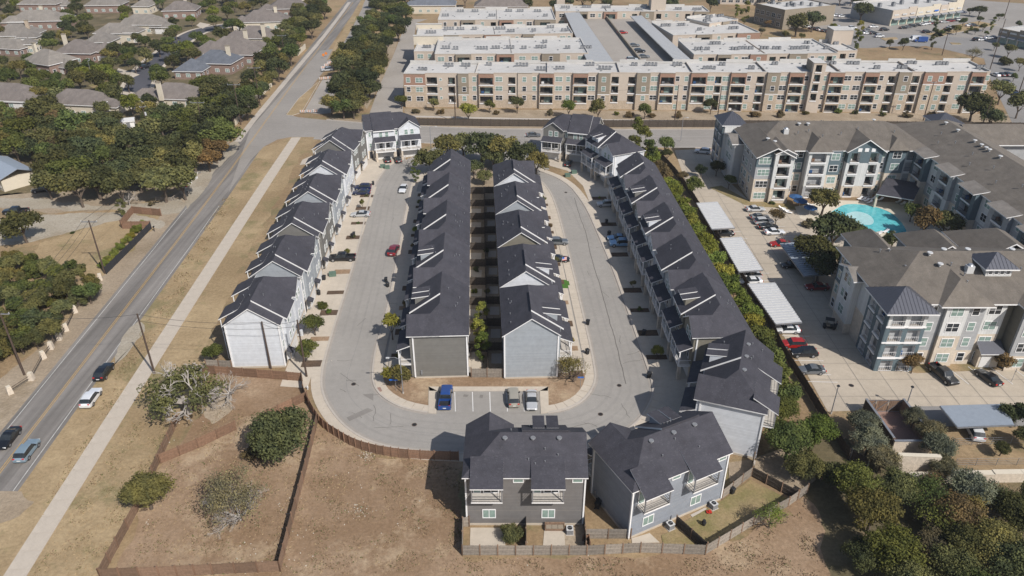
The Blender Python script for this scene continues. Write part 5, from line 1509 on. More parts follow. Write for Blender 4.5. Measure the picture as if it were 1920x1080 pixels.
# ------------------------------------------------------------------ shops and other buildings at the top right
def shop(label, A, B_, depth, h, mats, seed=1, mods=9, cat='shop building', roof='roof_membrane', units=6):
    L = hypot(B_[0] - A[0], B_[1] - A[1]); ang = atan2(B_[1] - A[1], B_[0] - A[0])
    t = thing('shop_building', label, cat, (A[0], A[1], 0), ang)
    g = random.Random(seed)
    b = MB(); b.box(0, L, .4, depth, 0, h - .5, mats[0], roof); b.build('wall', t)
    p = MB(); p.box(0, L, depth - .3, depth + .01, h - .49, h + .6, roof); p.box(-.01, .3, .41, depth - .31, h - .49, h + .2, mats[0]); p.box(L - .3, L + .01, .41, depth - .31, h - .49, h + .2, mats[0]); ro = p.build('parapet', t)
    for i in range(mods):
        u0, u1 = L * i / mods, L * (i + 1) / mods
        w = MB(); hh = h + (.9 if i % 3 == 2 else 0.1) + (.8 if i >= mods - 2 else 0); m = mats[1 + (i // 3) % (len(mats) - 1)] if i < mods - 2 else 'stucco_cream'
        w.box(u0, u1 - .01, -.2 if i % 3 else -.5, .39, 3.4, hh, m)
        w.box(u0, u0 + .7, -.2, .39, 0, 3.39, 'stucco_cream'); w.build('bay_wall', t)
        q = MB(); q.box(u0 + .75, u1 - .1, .1, .2, .1, 3.2, 'glass_blind'); q.build('shop_window', t)
        q = MB(); um0, um1 = u0 + .8, u1 - .2; slab_roof(q, [(um0, -1.9, 3.1), (um1, -1.9, 3.1), (um1, -.22, 3.9), (um0, -.22, 3.9)], .1, 'metal_grey', 'metal_dark'); q.build('awning', t)
        q = MB(); q.box((u0 + u1) / 2 - 1.6, (u0 + u1) / 2 + 1.6, -.62, -.51, 5.0, 5.7, 'blue_sign' if i == 5 else 'metal_pale'); q.build('sign_panel', t)
    for i in range(units):
        put('roof_unit', UNIT, ro, (L * (i + .5) / units, depth * g.uniform(.4, .7), h - .5), 0, scale=1.8)
    return t
shop('long pale shop row with awnings in the upper right car park', P(1667, 49), P(1799, 33), 26, 7.6, ('siding_greyblue', 'stucco_beige', 'stucco_cream'), 4)
shop('small low white roofed shop cut by the right edge', P(1868, 80), P(1960, 100), 30, 6.5, ('siding_greyblue', 'stucco_taupe', 'brick_red'), 5, 5)
def office(label, A, B_, depth, h, mat, seed=1, units=7):
    L = hypot(B_[0] - A[0], B_[1] - A[1]); ang = atan2(B_[1] - A[1], B_[0] - A[0])
    t = thing('office_building', label, 'office building', (A[0], A[1], 0), ang)
    b = MB(); b.box(0, L, 0, depth, 0, h - .4, mat, 'roof_membrane'); b.build('wall', t)
    p = MB()
    for q in ((-.02, L + .02, -.02, .3), (-.02, L + .02, depth - .3, depth + .02), (-.02, .3, .31, depth - .31), (L - .3, L + .02, .31, depth - .31)): p.box(*q, h - .41, h + .1, mat)
    ro = p.build('parapet', t)
    g = random.Random(seed)
    for k in range(int(L / 4)):
        for z in (1.2, 5.0):
            if z + 2 > h: continue
            window(t, 2 + k * 4, -.03, z, 0, 2.4, 1.9, 'glass_dark', 2)
    for i in range(units): put('roof_unit', UNIT, ro, (L * g.uniform(.1, .9), depth * g.uniform(.2, .8), h - .4), 0, scale=1.5)
    return t
office('tan and brown office building with roof units beyond the right wings', P(1412, 42), P(1466, 56), 34, 9.5, 'stucco_taupe', 2)
office('pale stone office block beside the big live oaks at the top', P(1466, 50), P(1508, 46), 20, 8.5, 'stucco_beige', 3, 4)
office('low pale building at the top edge behind the offices', P(1350, 8), P(1470, 10), 25, 8, 'stucco_beige', 6, 5)
office('low brown wall building at the far top edge', P(1040, -2), P(1180, -6), 30, 7, 'stucco_taupe', 8, 5)
# ------------------------------------------------------------------ brick houses of the upper left neighbourhood
def house(px, py, w, l, deg, label, roof='shingle_grey', wall='brick_house', ze=5.4, wings=((.5, .2, .6, .5, -1.2),), chim=(), slope=.62, cat='house', door=None, front='stucco_cream'):
    """px, py: centre of the eaves plane; w across, l along the ridge"""
    x, y = P(px, py, ze)
    t = thing('house', label, cat, (x, y, 0), radians(deg))
    b = MB()
    blocks = [(0, 0, w, l, 0.0)] + [(fx * w, fy * l, sw * w, sl * l, dz) for fx, fy, sw, sl, dz in wings]
    for cx, cy, bw, bl_, dz in blocks:
        m = wall
        b.box(cx - bw / 2 + .5, cx + bw / 2 - .5, cy - bl_ / 2 + .5, cy + bl_ / 2 - .5, 0, ze + dz + .25, m, bottom=False)
    b.build('wall', t)
    for k, (cx, cy, bw, bl_, dz) in enumerate(blocks):
        r = MB(); ax = 'y' if bl_ >= bw else 'x'; m = min(bw, bl_) / 2
        gable_roof(r, cx - bw / 2, cx + bw / 2, cy - bl_ / 2, cy + bl_ / 2, ze + dz + k * .01, m * slope, roof, ax, m * (.98 if k != 2 else .5), m * .98, th=.22)
        ro = r.build('roof', t)
        if k == 0:
            g = random.Random(int(px))
            for _ in range(3): put('vent_pipe', PIPE, ro, (g.uniform(-.25, .25) * bw, g.uniform(-.3, .3) * bl_, ze + m * slope * .55), 0, scale=1.5)
            for fx, fy, cm in chim:
                q = MB(); q.box(fx * w - .75, fx * w + .75, fy * l - .5, fy * l + .5, ze - .5, ze + m * slope + 1.6, cm); q.box(fx * w - .85, fx * w + .85, fy * l - .6, fy * l + .6, ze + m * slope + 1.6, ze + m * slope + 1.85, 'stucco_taupe')
                q.build('chimney', t)
    cx, cy, bw, bl_, dz = blocks[0]
    n = max(2, int(bw / 4))
    for i in range(n):
        for z in (1.0, 3.5):
            if z + 1.3 > ze: continue
            window(t, cx - bw / 2 + bw * (i + .5) / n, -bl_ / 2 + .46, z, 0, 1.5, 1.2, 'glass_blind', 2)
    for i in range(3):
        for z in (1.0, 3.5):
            if z + 1.3 > ze: continue
            window(t, bw / 2 - .46, cy - bl_ / 2 + bl_ * (i + .5) / 3, z, pi / 2, 1.2, 1.2, 'glass_dark', 1)
    if len(blocks) > 1:
        cx, cy, bw, bl_, dz = blocks[1]
        q = MB(); q.box(-2.4, 2.4, -.05, 0, 0, 2.2, 'door_white'); q.build('garage_door', t, (cx, cy - bl_ / 2 + .47, .05))
    return t
W1 = ((.35, -.25, .55, .5, -.3), (-.4, .3, .4, .5, -1.0)); W2 = ((.45, .1, .5, .6, -1.5),); W3 = ((-.4, -.2, .5, .6, -.4), (.3, .35, .5, .5, -.2))
CH = ((-.3, .2, 'stucco_cream'),)
H = [(152, 187, 20, 12, -8, 'tan roofed house with pale stucco front and green window above the wood', 'shingle_brown', 'stucco_cream', W2, ()),
     (22, 178, 22, 14, -8, 'brown roofed brick house cut by the left edge below the oaks', 'shingle_brown', 'brick_house', W1, ()),
     (152, 93, 17, 14, -5, 'brown hip roofed red brick house with a tall white chimney', 'shingle_brown', 'brick_house', ((.6, .15, .6, .7, -.2),), ((-.42, .1, 'stucco_cream'),)),
     (93, 112, 17, 14, -25, 'grey roofed house with a white chimney on its left, in front of the brown one', 'shingle_grey', 'brick_house', W2, ((-.42, 0, 'stucco_cream'),)),
     (192, 74, 12, 12, 0, 'small grey roof tucked behind the brown roofed house', 'shingle_grey', 'stucco_cream', (), ()),
     (222, 58, 19, 12, -3, 'grey hip roofed house with a small white gabled porch, left of the side street', 'shingle_grey', 'stucco_cream', ((.45, -.1, .4, .7, .5),), ()),
     (272, 42, 22, 13, -4, 'wide grey roofed house with cream walls at the top of the side street', 'shingle_grey', 'stucco_cream', ((.45, -.2, .45, .6, -1.0), (-.35, .2, .5, .6, -.8)), ()),
     (75, 35, 26, 14, 6, 'long grey roofed house with a pale chimney near the top left', 'shingle_grey', 'brick_house', W3, ((.05, .1, 'stucco_cream'),)),
     (34, 62, 20, 14, 4, 'grey roofed house with a tan chimney at the left, below the long one', 'shingle_grey', 'stucco_cream', ((.35, -.35, .5, .5, -.5),), ((.3, -.1, 'stone_tan'),)),
     (20, 86, 18, 11, -12, 'low grey roof with white chimney at the left edge', 'shingle_grey', 'brick_house', (), ((-.4, .1, 'stucco_cream'),)),
     (54, 80, 7, 7, 0, 'small turret roofed corner of a cream house at the upper left', 'shingle_grey', 'stucco_cream', (), ()),
     (80, 4, 22, 13, 0, 'brick house with white garage door at the top edge', 'shingle_grey', 'brick_house', W2, ()),
     (200, 6, 20, 14, 5, 'grey roofed house showing only its roof at the top edge', 'shingle_grey', 'brick_house', (), ()),
     (272, 8, 10, 14, 0, 'small pale roofed house between trees at the top edge', 'shingle_grey', 'stucco_cream', (), ()),
     (340, 16, 18, 13, 8, 'grey roofed red brick house with twin white dormers at the top edge', 'shingle_brown', 'brick_house', (), ((.1, .3, 'stucco_cream'),)),
     (362, 127, 12, 12, -2, 'low slate blue roofed house beside the big oak near the road', 'shingle_blue', 'brick_house', (), ()),
     (408, 112, 17, 13, -6, 'tall slate blue hip roofed house with a cream chimney', 'shingle_blue', 'brick_house', (), ((.3, 0, 'stucco_cream'),)),
     (438, 93, 24, 18, -6, 'large brown grey roofed house with a white chimney behind the blue roofs', 'shingle_brown', 'brick_house', ((-.45, .1, .5, .7, -.4), (.35, .3, .5, .5, 0)), ((.18, .25, 'stucco_cream'),)),
     (480, 66, 20, 14, -4, 'brown grey roofed house with cream walls near the roadside oaks', 'shingle_brown', 'stucco_cream', ((-.5, .1, .4, .6, -.5),), ((.3, -.4, 'stucco_cream'),)),
     (497, 36, 24, 15, 8, 'brown roofed house with a white chimney, second row from the top right', 'shingle_brown', 'stucco_cream', ((-.45, -.1, .4, .6, -.5),), ((.25, -.1, 'stucco_cream'),)),
     (545, 12, 24, 15, 8, 'brown roofed house near the top beside the road trees', 'shingle_brown', 'brick_house', ((-.5, -.2, .4, .6, -.6),), ((.3, -.1, 'stucco_cream'),)),
     (330, 176, 19, 13, -6, 'tan grey hip roofed house in the trees below the side street', 'shingle_brown', 'stucco_cream', ((-.6, .15, .6, .6, -1.2),), ((-.1, -.5, 'stucco_cream'),))]
for px, py, w, l, dg, lab, rf, wl, wg, ch in H:
    house(px, py, w, l, dg, lab, rf, wl, 4.3 if 'low' not in lab else 3.2, wg, ch)
# roofs beyond the top edge
house(812, 6, 26, 14, 0, 'green roofed clubhouse at the top edge left of the beige wings', 'shingle_blue', 'stucco_cream', 4.5, ((-.4, -.2, .4, .5, -.2),), ())
house(940, 8, 30, 16, 0, 'wide dark grey roof at the top edge behind the beige wings', 'shingle_brown', 'stucco_beige', 4.5, (), ())
# farmhouse with metal roof and posts, left edge
x, y = P(18, 345)
t = thing('farmhouse', 'small cream farmhouse with a bluish metal roof and porch posts at the left edge', 'house', (x, y, 0), radians(-38))
b = MB(); b.box(-12, 5, -3.2, 5, 0, 3.1, 'stucco_cream', bottom=False); b.build('wall', t)
b = MB(); slab_roof(b, [(-12.6, -5.2, 3.0), (5.6, -5.2, 3.0), (5.6, 1.2, 5.2), (-12.6, 1.2, 5.2)], .12, 'metal_blue', 'metal_grey'); slab_roof(b, [(-12.6, 1.2, 5.2), (5.6, 1.2, 5.2), (5.6, 5.6, 3.4), (-12.6, 5.6, 3.4)], .12, 'metal_blue', 'metal_grey')
b.build('roof', t)
for i in range(6):
    b = MB(); b.box(-12 + i * 3.4, -11.82 + i * 3.4, -5.0, -4.82, 0, 3.0, 'trim_white'); b.build('post', t)
window(t, -1, -3.23, 1.0, 0, 1.4, 1.2, 'glass_dark', 2); window(t, 3, -3.23, 1.0, 0, 1.2, 1.2, 'glass_dark', 2)
x, y = P(243, 238)
t = thing('garden_shed', 'small white garden shed with a pale roof in the trees below the tan roofed house', 'shed', (x, y, 0), radians(20))
b = MB(); b.box(-1.8, 1.8, -1.4, 1.4, 0, 2.3, 'trim_white'); b.build('wall', t); roof_on(t, -2.1, 2.1, -1.7, 1.7, 2.3, .8, 'metal_pale', 'x'); b = MB(); b.box(-.5, .5, -1.45, -1.41, 0, 1.9, 'metal_grey'); b.build('door', t)
# ------------------------------------------------------------------ trees: shared crowns of leaf faces on tapered trunks
def leaf_quad(v, f, c, n, s, g):
    a = n.orthogonal().normalized()
    t = g.uniform(0, pi)
    b = n.cross(a)
    u, w = a * cos(t) + b * sin(t), b * cos(t) - a * sin(t)
    k = len(v)
    s2 = s * g.uniform(.55, .9)
    v.extend([tuple(c + u * s), tuple(c + w * s2), tuple(c - u * s), tuple(c - w * s2)])
    f.append((k, k + 1, k + 2, k + 3))
def rnd_dir(g):
    z = g.uniform(-1, 1); a = g.uniform(0, 2 * pi); r = math.sqrt(1 - z * z)
    return Vector((r * cos(a), r * sin(a), z))
def crown_mesh(seed, n_leaf, leaf, blobs, flat=.75, top=1.0, shape='oak', hollow=.55, cz=1.05):
    g = random.Random(seed)
    v, f = [], []
    bl = []
    for i in range(blobs):
        d = rnd_dir(g)
        if d.z < -.35: d.z *= -.6
        if shape == 'oak':
            r = g.uniform(.35, .80); c = Vector((d.x * r, d.y * r, d.z * r * flat * .9)); br = g.uniform(.24, .42)
        elif shape == 'round':
            r = g.uniform(.3, .68); c = Vector((d.x * r, d.y * r, d.z * r * flat)); br = g.uniform(.26, .44)
        elif shape == 'tall':
            z = g.uniform(-1, 1); w = (1 - abs(z) ** 1.8) * .6 + .12; c = Vector((d.x * w * .8, d.y * w * .8, z * flat * .95)); br = g.uniform(.22, .36)
        else:
            r = g.uniform(.2, .75); c = Vector((d.x * r, d.y * r, abs(d.z) * r * flat)); br = g.uniform(.2, .34)
        bl.append((c, br))
    tot = sum(b[1] ** 2 for b in bl)
    for c, br in bl:
        for _ in range(int(n_leaf * br * br / tot)):
            d = rnd_dir(g)
            if d.z < -.5 and g.random() < .6: d.z = -d.z
            q = c + Vector((d.x, d.y, d.z * .8)) * br * (g.random() ** .45) * g.uniform(.8, 1.18)
            n = (d * .8 + rnd_dir(g) * .8 + Vector((0, 0, .25))).normalized()
            leaf_quad(v, f, Vector((q.x, q.y, q.z + cz)), n, leaf * g.uniform(.6, 1.25), g)
    me = bpy.data.meshes.new('crown')
    me.from_pydata(v, [], f)
    me.materials.append(M['leaves'])
    me.update()
    return me
def trunk_mesh(seed, r=.055, top=.95, limbs=5, mat='bark', spread=.55):
    g = random.Random(seed); b = MB()
    p = Vector((0, 0, 0)); q = Vector((g.uniform(-.05, .05), g.uniform(-.05, .05), top * .5))
    b.tube(p, q, r * 1.25, r * .8, mat, 7, False)
    for i in range(limbs):
        a = 2 * pi * i / limbs + g.uniform(-.4, .4)
        e = q + Vector((cos(a) * spread * g.uniform(.5, 1), sin(a) * spread * g.uniform(.5, 1), top * g.uniform(.3, .8)))
        m_ = (q + e) / 2 + Vector((0, 0, .06))
        b.tube(q - Vector((0, 0, .05)), m_, r * .65, r * .4, mat, 5, False); b.tube(m_, e, r * .4, r * .15, mat, 4, False)
    return b.mesh('trunk')
def branch_mesh(seed, mat='bark_pale', depth=5, n0=6, upright=.4, r0=.05, zbase=.35, kink=.35, thin=.62, length=.42):
    g = random.Random(seed); b = MB()
    def grow(p, d, L, r, k):
        if k == 0: return
        q = p + d * L
        b.tube(p, q, r, r * .6, mat, 3 if k < 4 else 5, False)
        for _ in range(2 if g.random() < .6 else 3):
            nd = (d + rnd_dir(g) * kink * 1.6 + Vector((0, 0, upright * .15))).normalized()
            grow(q, nd, L * g.uniform(.6, .85), r * thin, k - 1)
    base = Vector((0, 0, zbase))
    b.tube((0, 0, 0), base, r0 * 1.5, r0 * 1.1, mat, 6, False)
    for i in range(n0):
        a = 2 * pi * i / n0 + g.uniform(-.3, .3)
        grow(base, Vector((cos(a), sin(a), upright + g.uniform(0, .6))).normalized(), length, r0, depth)
    return b.mesh('branches')
def proto(*parts):
    p = Proto()
    for n, me, t in parts: p.add(n, me, tinted=t)
    return p
TP = {
 'oak': [proto(('trunk', trunk_mesh(i, .06), 0), ('crown', crown_mesh(100 + i, 3600, .066, 20, .62, shape='oak', cz=.98), 1)) for i in range(5)],
 'round': [proto(('trunk', trunk_mesh(10 + i, .05), 0), ('crown', crown_mesh(120 + i, 3000, .070, 15, .85, shape='round', cz=1.1), 1)) for i in range(4)],
 'fine': [proto(('trunk', trunk_mesh(20 + i, .06), 0), ('crown', crown_mesh(140 + i, 11000, .040, 34, .75, shape='oak', cz=1.0), 1)) for i in range(4)],
 'tall': [proto(('trunk', trunk_mesh(30 + i, .05, .9, 4, spread=.2), 0), ('crown', crown_mesh(160 + i, 2600, .070, 14, 1.5, shape='tall', cz=1.9), 1)) for i in range(3)],
 'bush': [proto(('stem', trunk_mesh(40 + i, .04, .5, 5), 0), ('foliage', crown_mesh(180 + i, 2200, .075, 14, .85, shape='bush', cz=.25), 1)) for i in range(3)],
 'finebush': [proto(('stem', trunk_mesh(50 + i, .04, .5, 5), 0), ('foliage', crown_mesh(190 + i, 9000, .042, 26, 1.1, shape='bush', cz=.25), 1)) for i in range(2)],
 'small': [proto(('trunk', trunk_mesh(60 + i, .05, 1.3, 5, spread=.5), 0), ('crown', crown_mesh(200 + i, 900, .105, 12, .95, shape='round', cz=1.75), 1)) for i in range(4)],
 'sparse': [proto(('branches', branch_mesh(70 + i, 'bark', 5, 6, .6, .04, .3), 0), ('crown', crown_mesh(210 + i, 2200, .034, 30, .8, shape='oak', cz=1.0), 1)) for i in range(2)],
 'bare': [proto(('branches', branch_mesh(80 + i, 'bark_pale', 6, 6, .35, .05, .4, .42), 0)) for i in range(2)],
 'deadoak': [proto(('branches', branch_mesh(85, 'bark_pale', 6, 7, .25, .06, .35, .45, .64, .36), 0), ('crown', crown_mesh(230, 3600, .040, 13, .55, shape='oak', cz=.75), 1))],
 'twigs': [proto(('branches', branch_mesh(90, 'bark_pale', 7, 9, .55, .022, .12, .36, .66, .30), 0), ('crown', crown_mesh(240, 4600, .024, 44, .85, shape='oak', cz=.85), 1))],
}
KC = {'dark': (.080, .088, .044), 'green': (.098, .116, .042), 'olive': (.140, .136, .060), 'yellow': (.190, .195, .050), 'bright': (.130, .155, .040), 'brown': (.135, .108, .066), 'grey': (.150, .148, .104), 'rust': (.150, .108, .058), 'deep': (.062, .072, .038)}
WORD = {'dark': 'dark green', 'green': 'mid green', 'olive': 'olive green', 'yellow': 'yellow green', 'bright': 'bright green', 'brown': 'brownish', 'grey': 'grey green', 'rust': 'rusty brown', 'deep': 'deep green'}
NAMES = {'oak': 'oak_tree', 'round': 'broadleaf_tree', 'fine': 'oak_tree', 'tall': 'slender_tree', 'bush': 'shrub', 'finebush': 'shrub', 'small': 'street_tree', 'sparse': 'thin_tree', 'bare': 'bare_tree', 'deadoak': 'dying_oak', 'twigs': 'bare_thicket'}
CATS = {'bush': 'shrub', 'finebush': 'shrub'}
TG = random.Random(99)
ZC = {'oak': .98, 'round': 1.1, 'fine': 1.0, 'tall': 1.9, 'bush': .35, 'finebush': .4, 'small': 1.75, 'sparse': .9, 'bare': .8, 'deadoak': .7, 'twigs': .7}
def put_tree(cx, cy, rpx, kind, col, label, group=None, zs=1.0):
    """cx, cy: centre of the crown in the photo, rpx its half width"""
    z = 3.0
    for _ in range(4):
        Z = FOC * (CAM_H - z) / ((cy - YH) * CT)
        r = rpx * Z / FOC
        z = min(12, r * ZC[kind] * zs)
    x, y = P(cx, cy, z)
    j = TG.uniform(.78, 1.30); hw = TG.uniform(-.10, .14)
    c = (KC[col][0] * j * (1 + hw), KC[col][1] * j, KC[col][2] * j * (1 - hw))
    p = TP[kind][TG.randrange(len(TP[kind]))]
    return p.spawn(NAMES[kind], label, CATS.get(kind, 'tree'), (x, y, 0), TG.uniform(0, 6.28), group, c, (r, r * TG.uniform(.92, 1.08), r * zs))
def row(items, where, group, kind0='round'):
    """items: (cx, cy, rpx, kind, colour); labelled by look and order from the left within each look"""
    items = sorted(items)
    seen = {}
    cnt = {}
    for it in items: cnt[(it[3], it[4])] = cnt.get((it[3], it[4]), 0) + 1
    for cx, cy, r, kind, col in items:
        k = seen.get((kind, col), 0); seen[(kind, col)] = k + 1
        n = cnt[(kind, col)]
        noun = {'bush': 'shrub', 'finebush': 'shrub', 'tall': 'slender tree', 'bare': 'bare tree', 'small': 'small tree', 'sparse': 'thin tree', 'oak': 'oak', 'fine': 'oak'}.get(kind, 'tree')
        lab = f'{WORD[col]} {noun} {where}' if n == 1 else f'{WORD[col]} {noun} {where}, {nth(k) if k < 20 else "rightmost"}'
        put_tree(cx, cy, r, kind, col, lab, group)
def fill(poly, n, r0, r1, kinds, cols, label, group, seed, avoid=(), gap=1.15):
    g = random.Random(seed); pts = []
    xs = [p[0] for p in poly]; ys = [p[1] for p in poly]
    tries = 0
    while len(pts) < n and tries < 9000:
        tries += 1
        x, y = g.uniform(min(xs), max(xs)), g.uniform(min(ys), max(ys))
        if not inside(x, y, poly): continue
        r = g.uniform(r0, r1) * (1.75 if y < 800 else 1.0) * (y + 274) / 500.0
        if any(hypot((x - a), (y - b_) * 1.6) < (r + c) * gap * .44 for a, b_, c in pts): continue
        if any(hypot((x - a) / 1.0, (y - b_) * 1.3) < r * .7 + c for a, b_, c in avoid): continue
        pts.append((x, y, r))
    pts.sort(key=lambda q: q[1])
    ys_ = [q[1] for q in pts]
    recs = []
    for k, (x, y, r) in enumerate(pts):
        band = ('far side', 'middle', 'near side')[min(2, k * 3 // max(1, len(pts)))]
        recs.append((x, y, r, pick(g, kinds), pick(g, cols), band))
    cls = {}
    for q in sorted(recs): cls.setdefault((q[3] in ('oak', 'fine'), q[3] == 'bush', q[4], q[5]), []).append(q)
    for key, L_ in cls.items():
        for k, (x, y, r, kd, cl, band) in enumerate(L_):
            noun = 'oak' if kd in ('oak', 'fine') else 'shrub' if kd == 'bush' else 'tree'
            lab = f'{WORD[cl]} {noun} {label}, {band}' + ('' if len(L_) == 1 else ', ' + (nth(k) if k < 20 else 'towards the right'))
            put_tree(x, y, r, kd, cl, lab, group)
    return pts
# individually placed trees, by place
row([(345, 735, 72, 'deadoak', 'olive')], 'full of dead grey branches beside the footpath', 'trees on the fenced lots')
row([(428, 728, 34, 'bare', 'brown')], 'with silvery limbs right of the dying oak', 'trees on the fenced lots')
row([(515, 815, 66, 'fine', 'dark'), (272, 918, 50, 'fine', 'olive'), (442, 940, 72, 'twigs', 'grey')], 'standing in the fenced brown lot', 'trees on the fenced lots')
row([(478, 845, 34, 'finebush', 'rust')], 'at the foot of the big green oak', 'shrubs on the fenced lots')
row([(398, 662, 24, 'round', 'green')], 'by the white end wall of the left row', 'small trees round the townhouses')
row([(961, 1002, 32, 'finebush', 'olive'), (1446, 968, 34, 'sparse', 'bright')], 'against the long wooden fence of the back yards', 'yard shrubs')
row([(605, 574, 15, 'finebush', 'green'), (588, 606, 25, 'round', 'green'), (571, 655, 27, 'round', 'green')], 'beside the near end of the left row', 'small trees round the townhouses')
row([(903, 588, 17, 'tall', 'yellow'), (897, 618, 22, 'tall', 'yellow'), (905, 648, 20, 'tall', 'bright'), (893, 505, 9, 'bush', 'dark'), (912, 470, 9, 'bush', 'green'), (890, 545, 9, 'bush', 'bright'), (897, 430, 7, 'bush', 'dark'), (915, 545, 9, 'bush', 'olive')], 'filling the gap between the two middle rows', 'trees between the middle rows')
row([(733, 602, 24, 'small', 'yellow'), (748, 703, 28, 'round', 'olive'), (1076, 690, 34, 'sparse', 'olive'), (1058, 680, 26, 'bare', 'brown'), (727, 700, 16, 'small', 'yellow')], 'on the grass end of the middle block', 'small trees round the townhouses')
row([(779, 322, 12, 'tall', 'green'), (766, 300, 16, 'bare', 'brown')], 'at the top left bend of the loop', 'small trees round the townhouses')
row([(808, 298, 31, 'oak', 'dark'), (838, 272, 34, 'oak', 'olive'), (868, 268, 31, 'oak', 'olive'), (902, 272, 39, 'oak', 'dark'), (940, 276, 39, 'oak', 'olive'), (978, 286, 34, 'oak', 'dark'), (1006, 304, 29, 'oak', 'olive'), (888, 314, 23, 'oak', 'dark'), (908, 330, 18, 'oak', 'olive'), (925, 296, 26, 'oak', 'dark')],
    'in the grove behind the middle rows', 'oaks behind the middle rows')
row([(752, 188, 15, 'round', 'green'), (812, 193, 14, 'round', 'olive'), (780, 209, 11, 'bush', 'brown'), (827, 210, 11, 'bush', 'brown'), (877, 207, 22, 'round', 'yellow'), (918, 197, 14, 'round', 'green'), (929, 211, 9, 'bush', 'brown'), (970, 193, 18, 'round', 'dark'), (1001, 197, 8, 'bush', 'olive'),
     (1031, 212, 12, 'bush', 'brown'), (1067, 200, 19, 'round', 'bright'), (1122, 202, 23, 'round', 'olive'), (1178, 215, 13, 'bush', 'brown'), (1210, 205, 17, 'round', 'green'), (1222, 217, 10, 'bush', 'brown'), (1272, 217, 13, 'bush', 'brown'), (1334, 196, 17, 'round', 'dark'),
     (1156, 213, 8, 'bush', 'bright'), (1368, 215, 14, 'bush', 'brown'), (1417, 215, 14, 'bush', 'brown'), (1463, 215, 14, 'bush', 'brown'), (1512, 212, 9, 'bush', 'olive'), (1570, 208, 10, 'bush', 'bright'), (1604, 211, 9, 'bush', 'olive'), (1655, 214, 10, 'bush', 'olive'), (1700, 216, 12, 'bush', 'brown'), (1748, 214, 11, 'bush', 'brown'), (1646, 204, 10, 'bush', 'green')],
    'in the strip before the beige apartments', 'planting before the long beige apartments')
row([(1828, 196, 36, 'oak', 'dark'), (1858, 218, 26, 'oak', 'dark'), (1880, 168, 26, 'round', 'olive'), (1915, 190, 30, 'round', 'olive'), (1898, 262, 26, 'round', 'green'), (1925, 270, 28, 'round', 'dark')], 'at the right end of the cross road', 'trees at the right end of the cross road')
row([(1248, 268, 20, 'round', 'green'), (1252, 288, 14, 'round', 'dark'), (1299, 346, 23, 'round', 'green'), (1282, 330, 14, 'round', 'brown'), (1316, 318, 14, 'round', 'deep'), (1345, 312, 18, 'round', 'deep'), (1368, 338, 16, 'round', 'green')], 'along the top of the concrete car park', 'trees of the concrete car park')
row([(1457, 404, 18, 'round', 'rust'), (1546, 374, 34, 'oak', 'olive'), (1566, 428, 50, 'oak', 'dark'), (1528, 466, 42, 'oak', 'dark'), (1606, 434, 26, 'round', 'dark'), (1540, 498, 40, 'oak', 'deep'), (1582, 480, 34, 'oak', 'dark'), (1515, 418, 18, 'bush', 'brown'), (1430, 372, 9, 'bush', 'green'), (1448, 381, 8, 'bush', 'green'), (1500, 374, 10, 'bush', 'bright')],
    'round the pool terrace', 'trees round the pool')
row([(1738, 410, 36, 'round', 'rust'), (1776, 418, 34, 'round', 'olive'), (1712, 394, 22, 'round', 'green'), (1676, 448, 22, 'oak', 'dark'), (1806, 432, 18, 'round', 'rust'), (1640, 446, 16, 'bush', 'dark')], 'between the pool and the shaded wing', 'trees round the pool')
row([(1715, 678, 25, 'round', 'rust'), (1887, 676, 22, 'round', 'rust'), (1745, 676, 9, 'bush', 'green'), (1762, 674, 10, 'bush', 'green'), (1778, 673, 10, 'bush', 'green'), (1610, 632, 10, 'bush', 'deep'), (1596, 612, 10, 'bush', 'deep')], 'at the foot of the corner tower complex', 'planting at the corner tower complex')
# lower right wood
row([(1482, 828, 50, 'fine', 'green'), (1470, 770, 36, 'fine', 'green'), (1534, 806, 40, 'fine', 'bright'), (1508, 870, 38, 'fine', 'olive'), (1600, 910, 52, 'fine', 'green'), (1572, 890, 36, 'fine', 'dark'), (1640, 960, 56, 'fine', 'olive'), (1676, 1030, 58, 'fine', 'green'), (1690, 915, 46, 'fine', 'olive'), (1620, 1040, 44, 'fine', 'dark'), (1700, 1075, 50, 'fine', 'olive')],
    'in the tree bank by the lower right fence', 'lower right trees')
row([(1752, 910, 36, 'sparse', 'brown'), (1790, 960, 52, 'fine', 'brown'), (1850, 1010, 54, 'fine', 'olive'), (1905, 960, 50, 'fine', 'dark'), (1900, 1060, 60, 'fine', 'dark'), (1790, 1055, 50, 'fine', 'olive'), (1852, 930, 34, 'sparse', 'grey'), (1860, 965, 30, 'bare', 'grey'), (1835, 1050, 28, 'bare', 'grey')], 'in the brush at the bottom right', 'lower right brush')
row([(1614, 790, 34, 'fine', 'grey'), (1632, 825, 38, 'fine', 'grey'), (1655, 860, 34, 'fine', 'grey'), (1716, 782, 26, 'fine', 'grey'), (1740, 808, 32, 'fine', 'grey'), (1760, 840, 36, 'fine', 'grey'), (1770, 872, 30, 'fine', 'grey')], 'flanking the walled bin yard', 'grey green trees at the bin yard')
row([(1905, 775, 34, 'oak', 'dark'), (1932, 820, 30, 'oak', 'dark'), (1880, 840, 20, 'oak', 'dark')], 'by the lower right carport', 'oaks by the lower carport')
fill([(1730, 925), (1800, 915), (1960, 915), (1960, 1120), (1730, 1120)], 14, 15, 22, ['fine', 'sparse', 'sparse'], ['olive', 'dark', 'green', 'grey', 'brown', 'olive'], 'in the brush of the bottom right corner', 'bottom right brush', 12, gap=1.1)
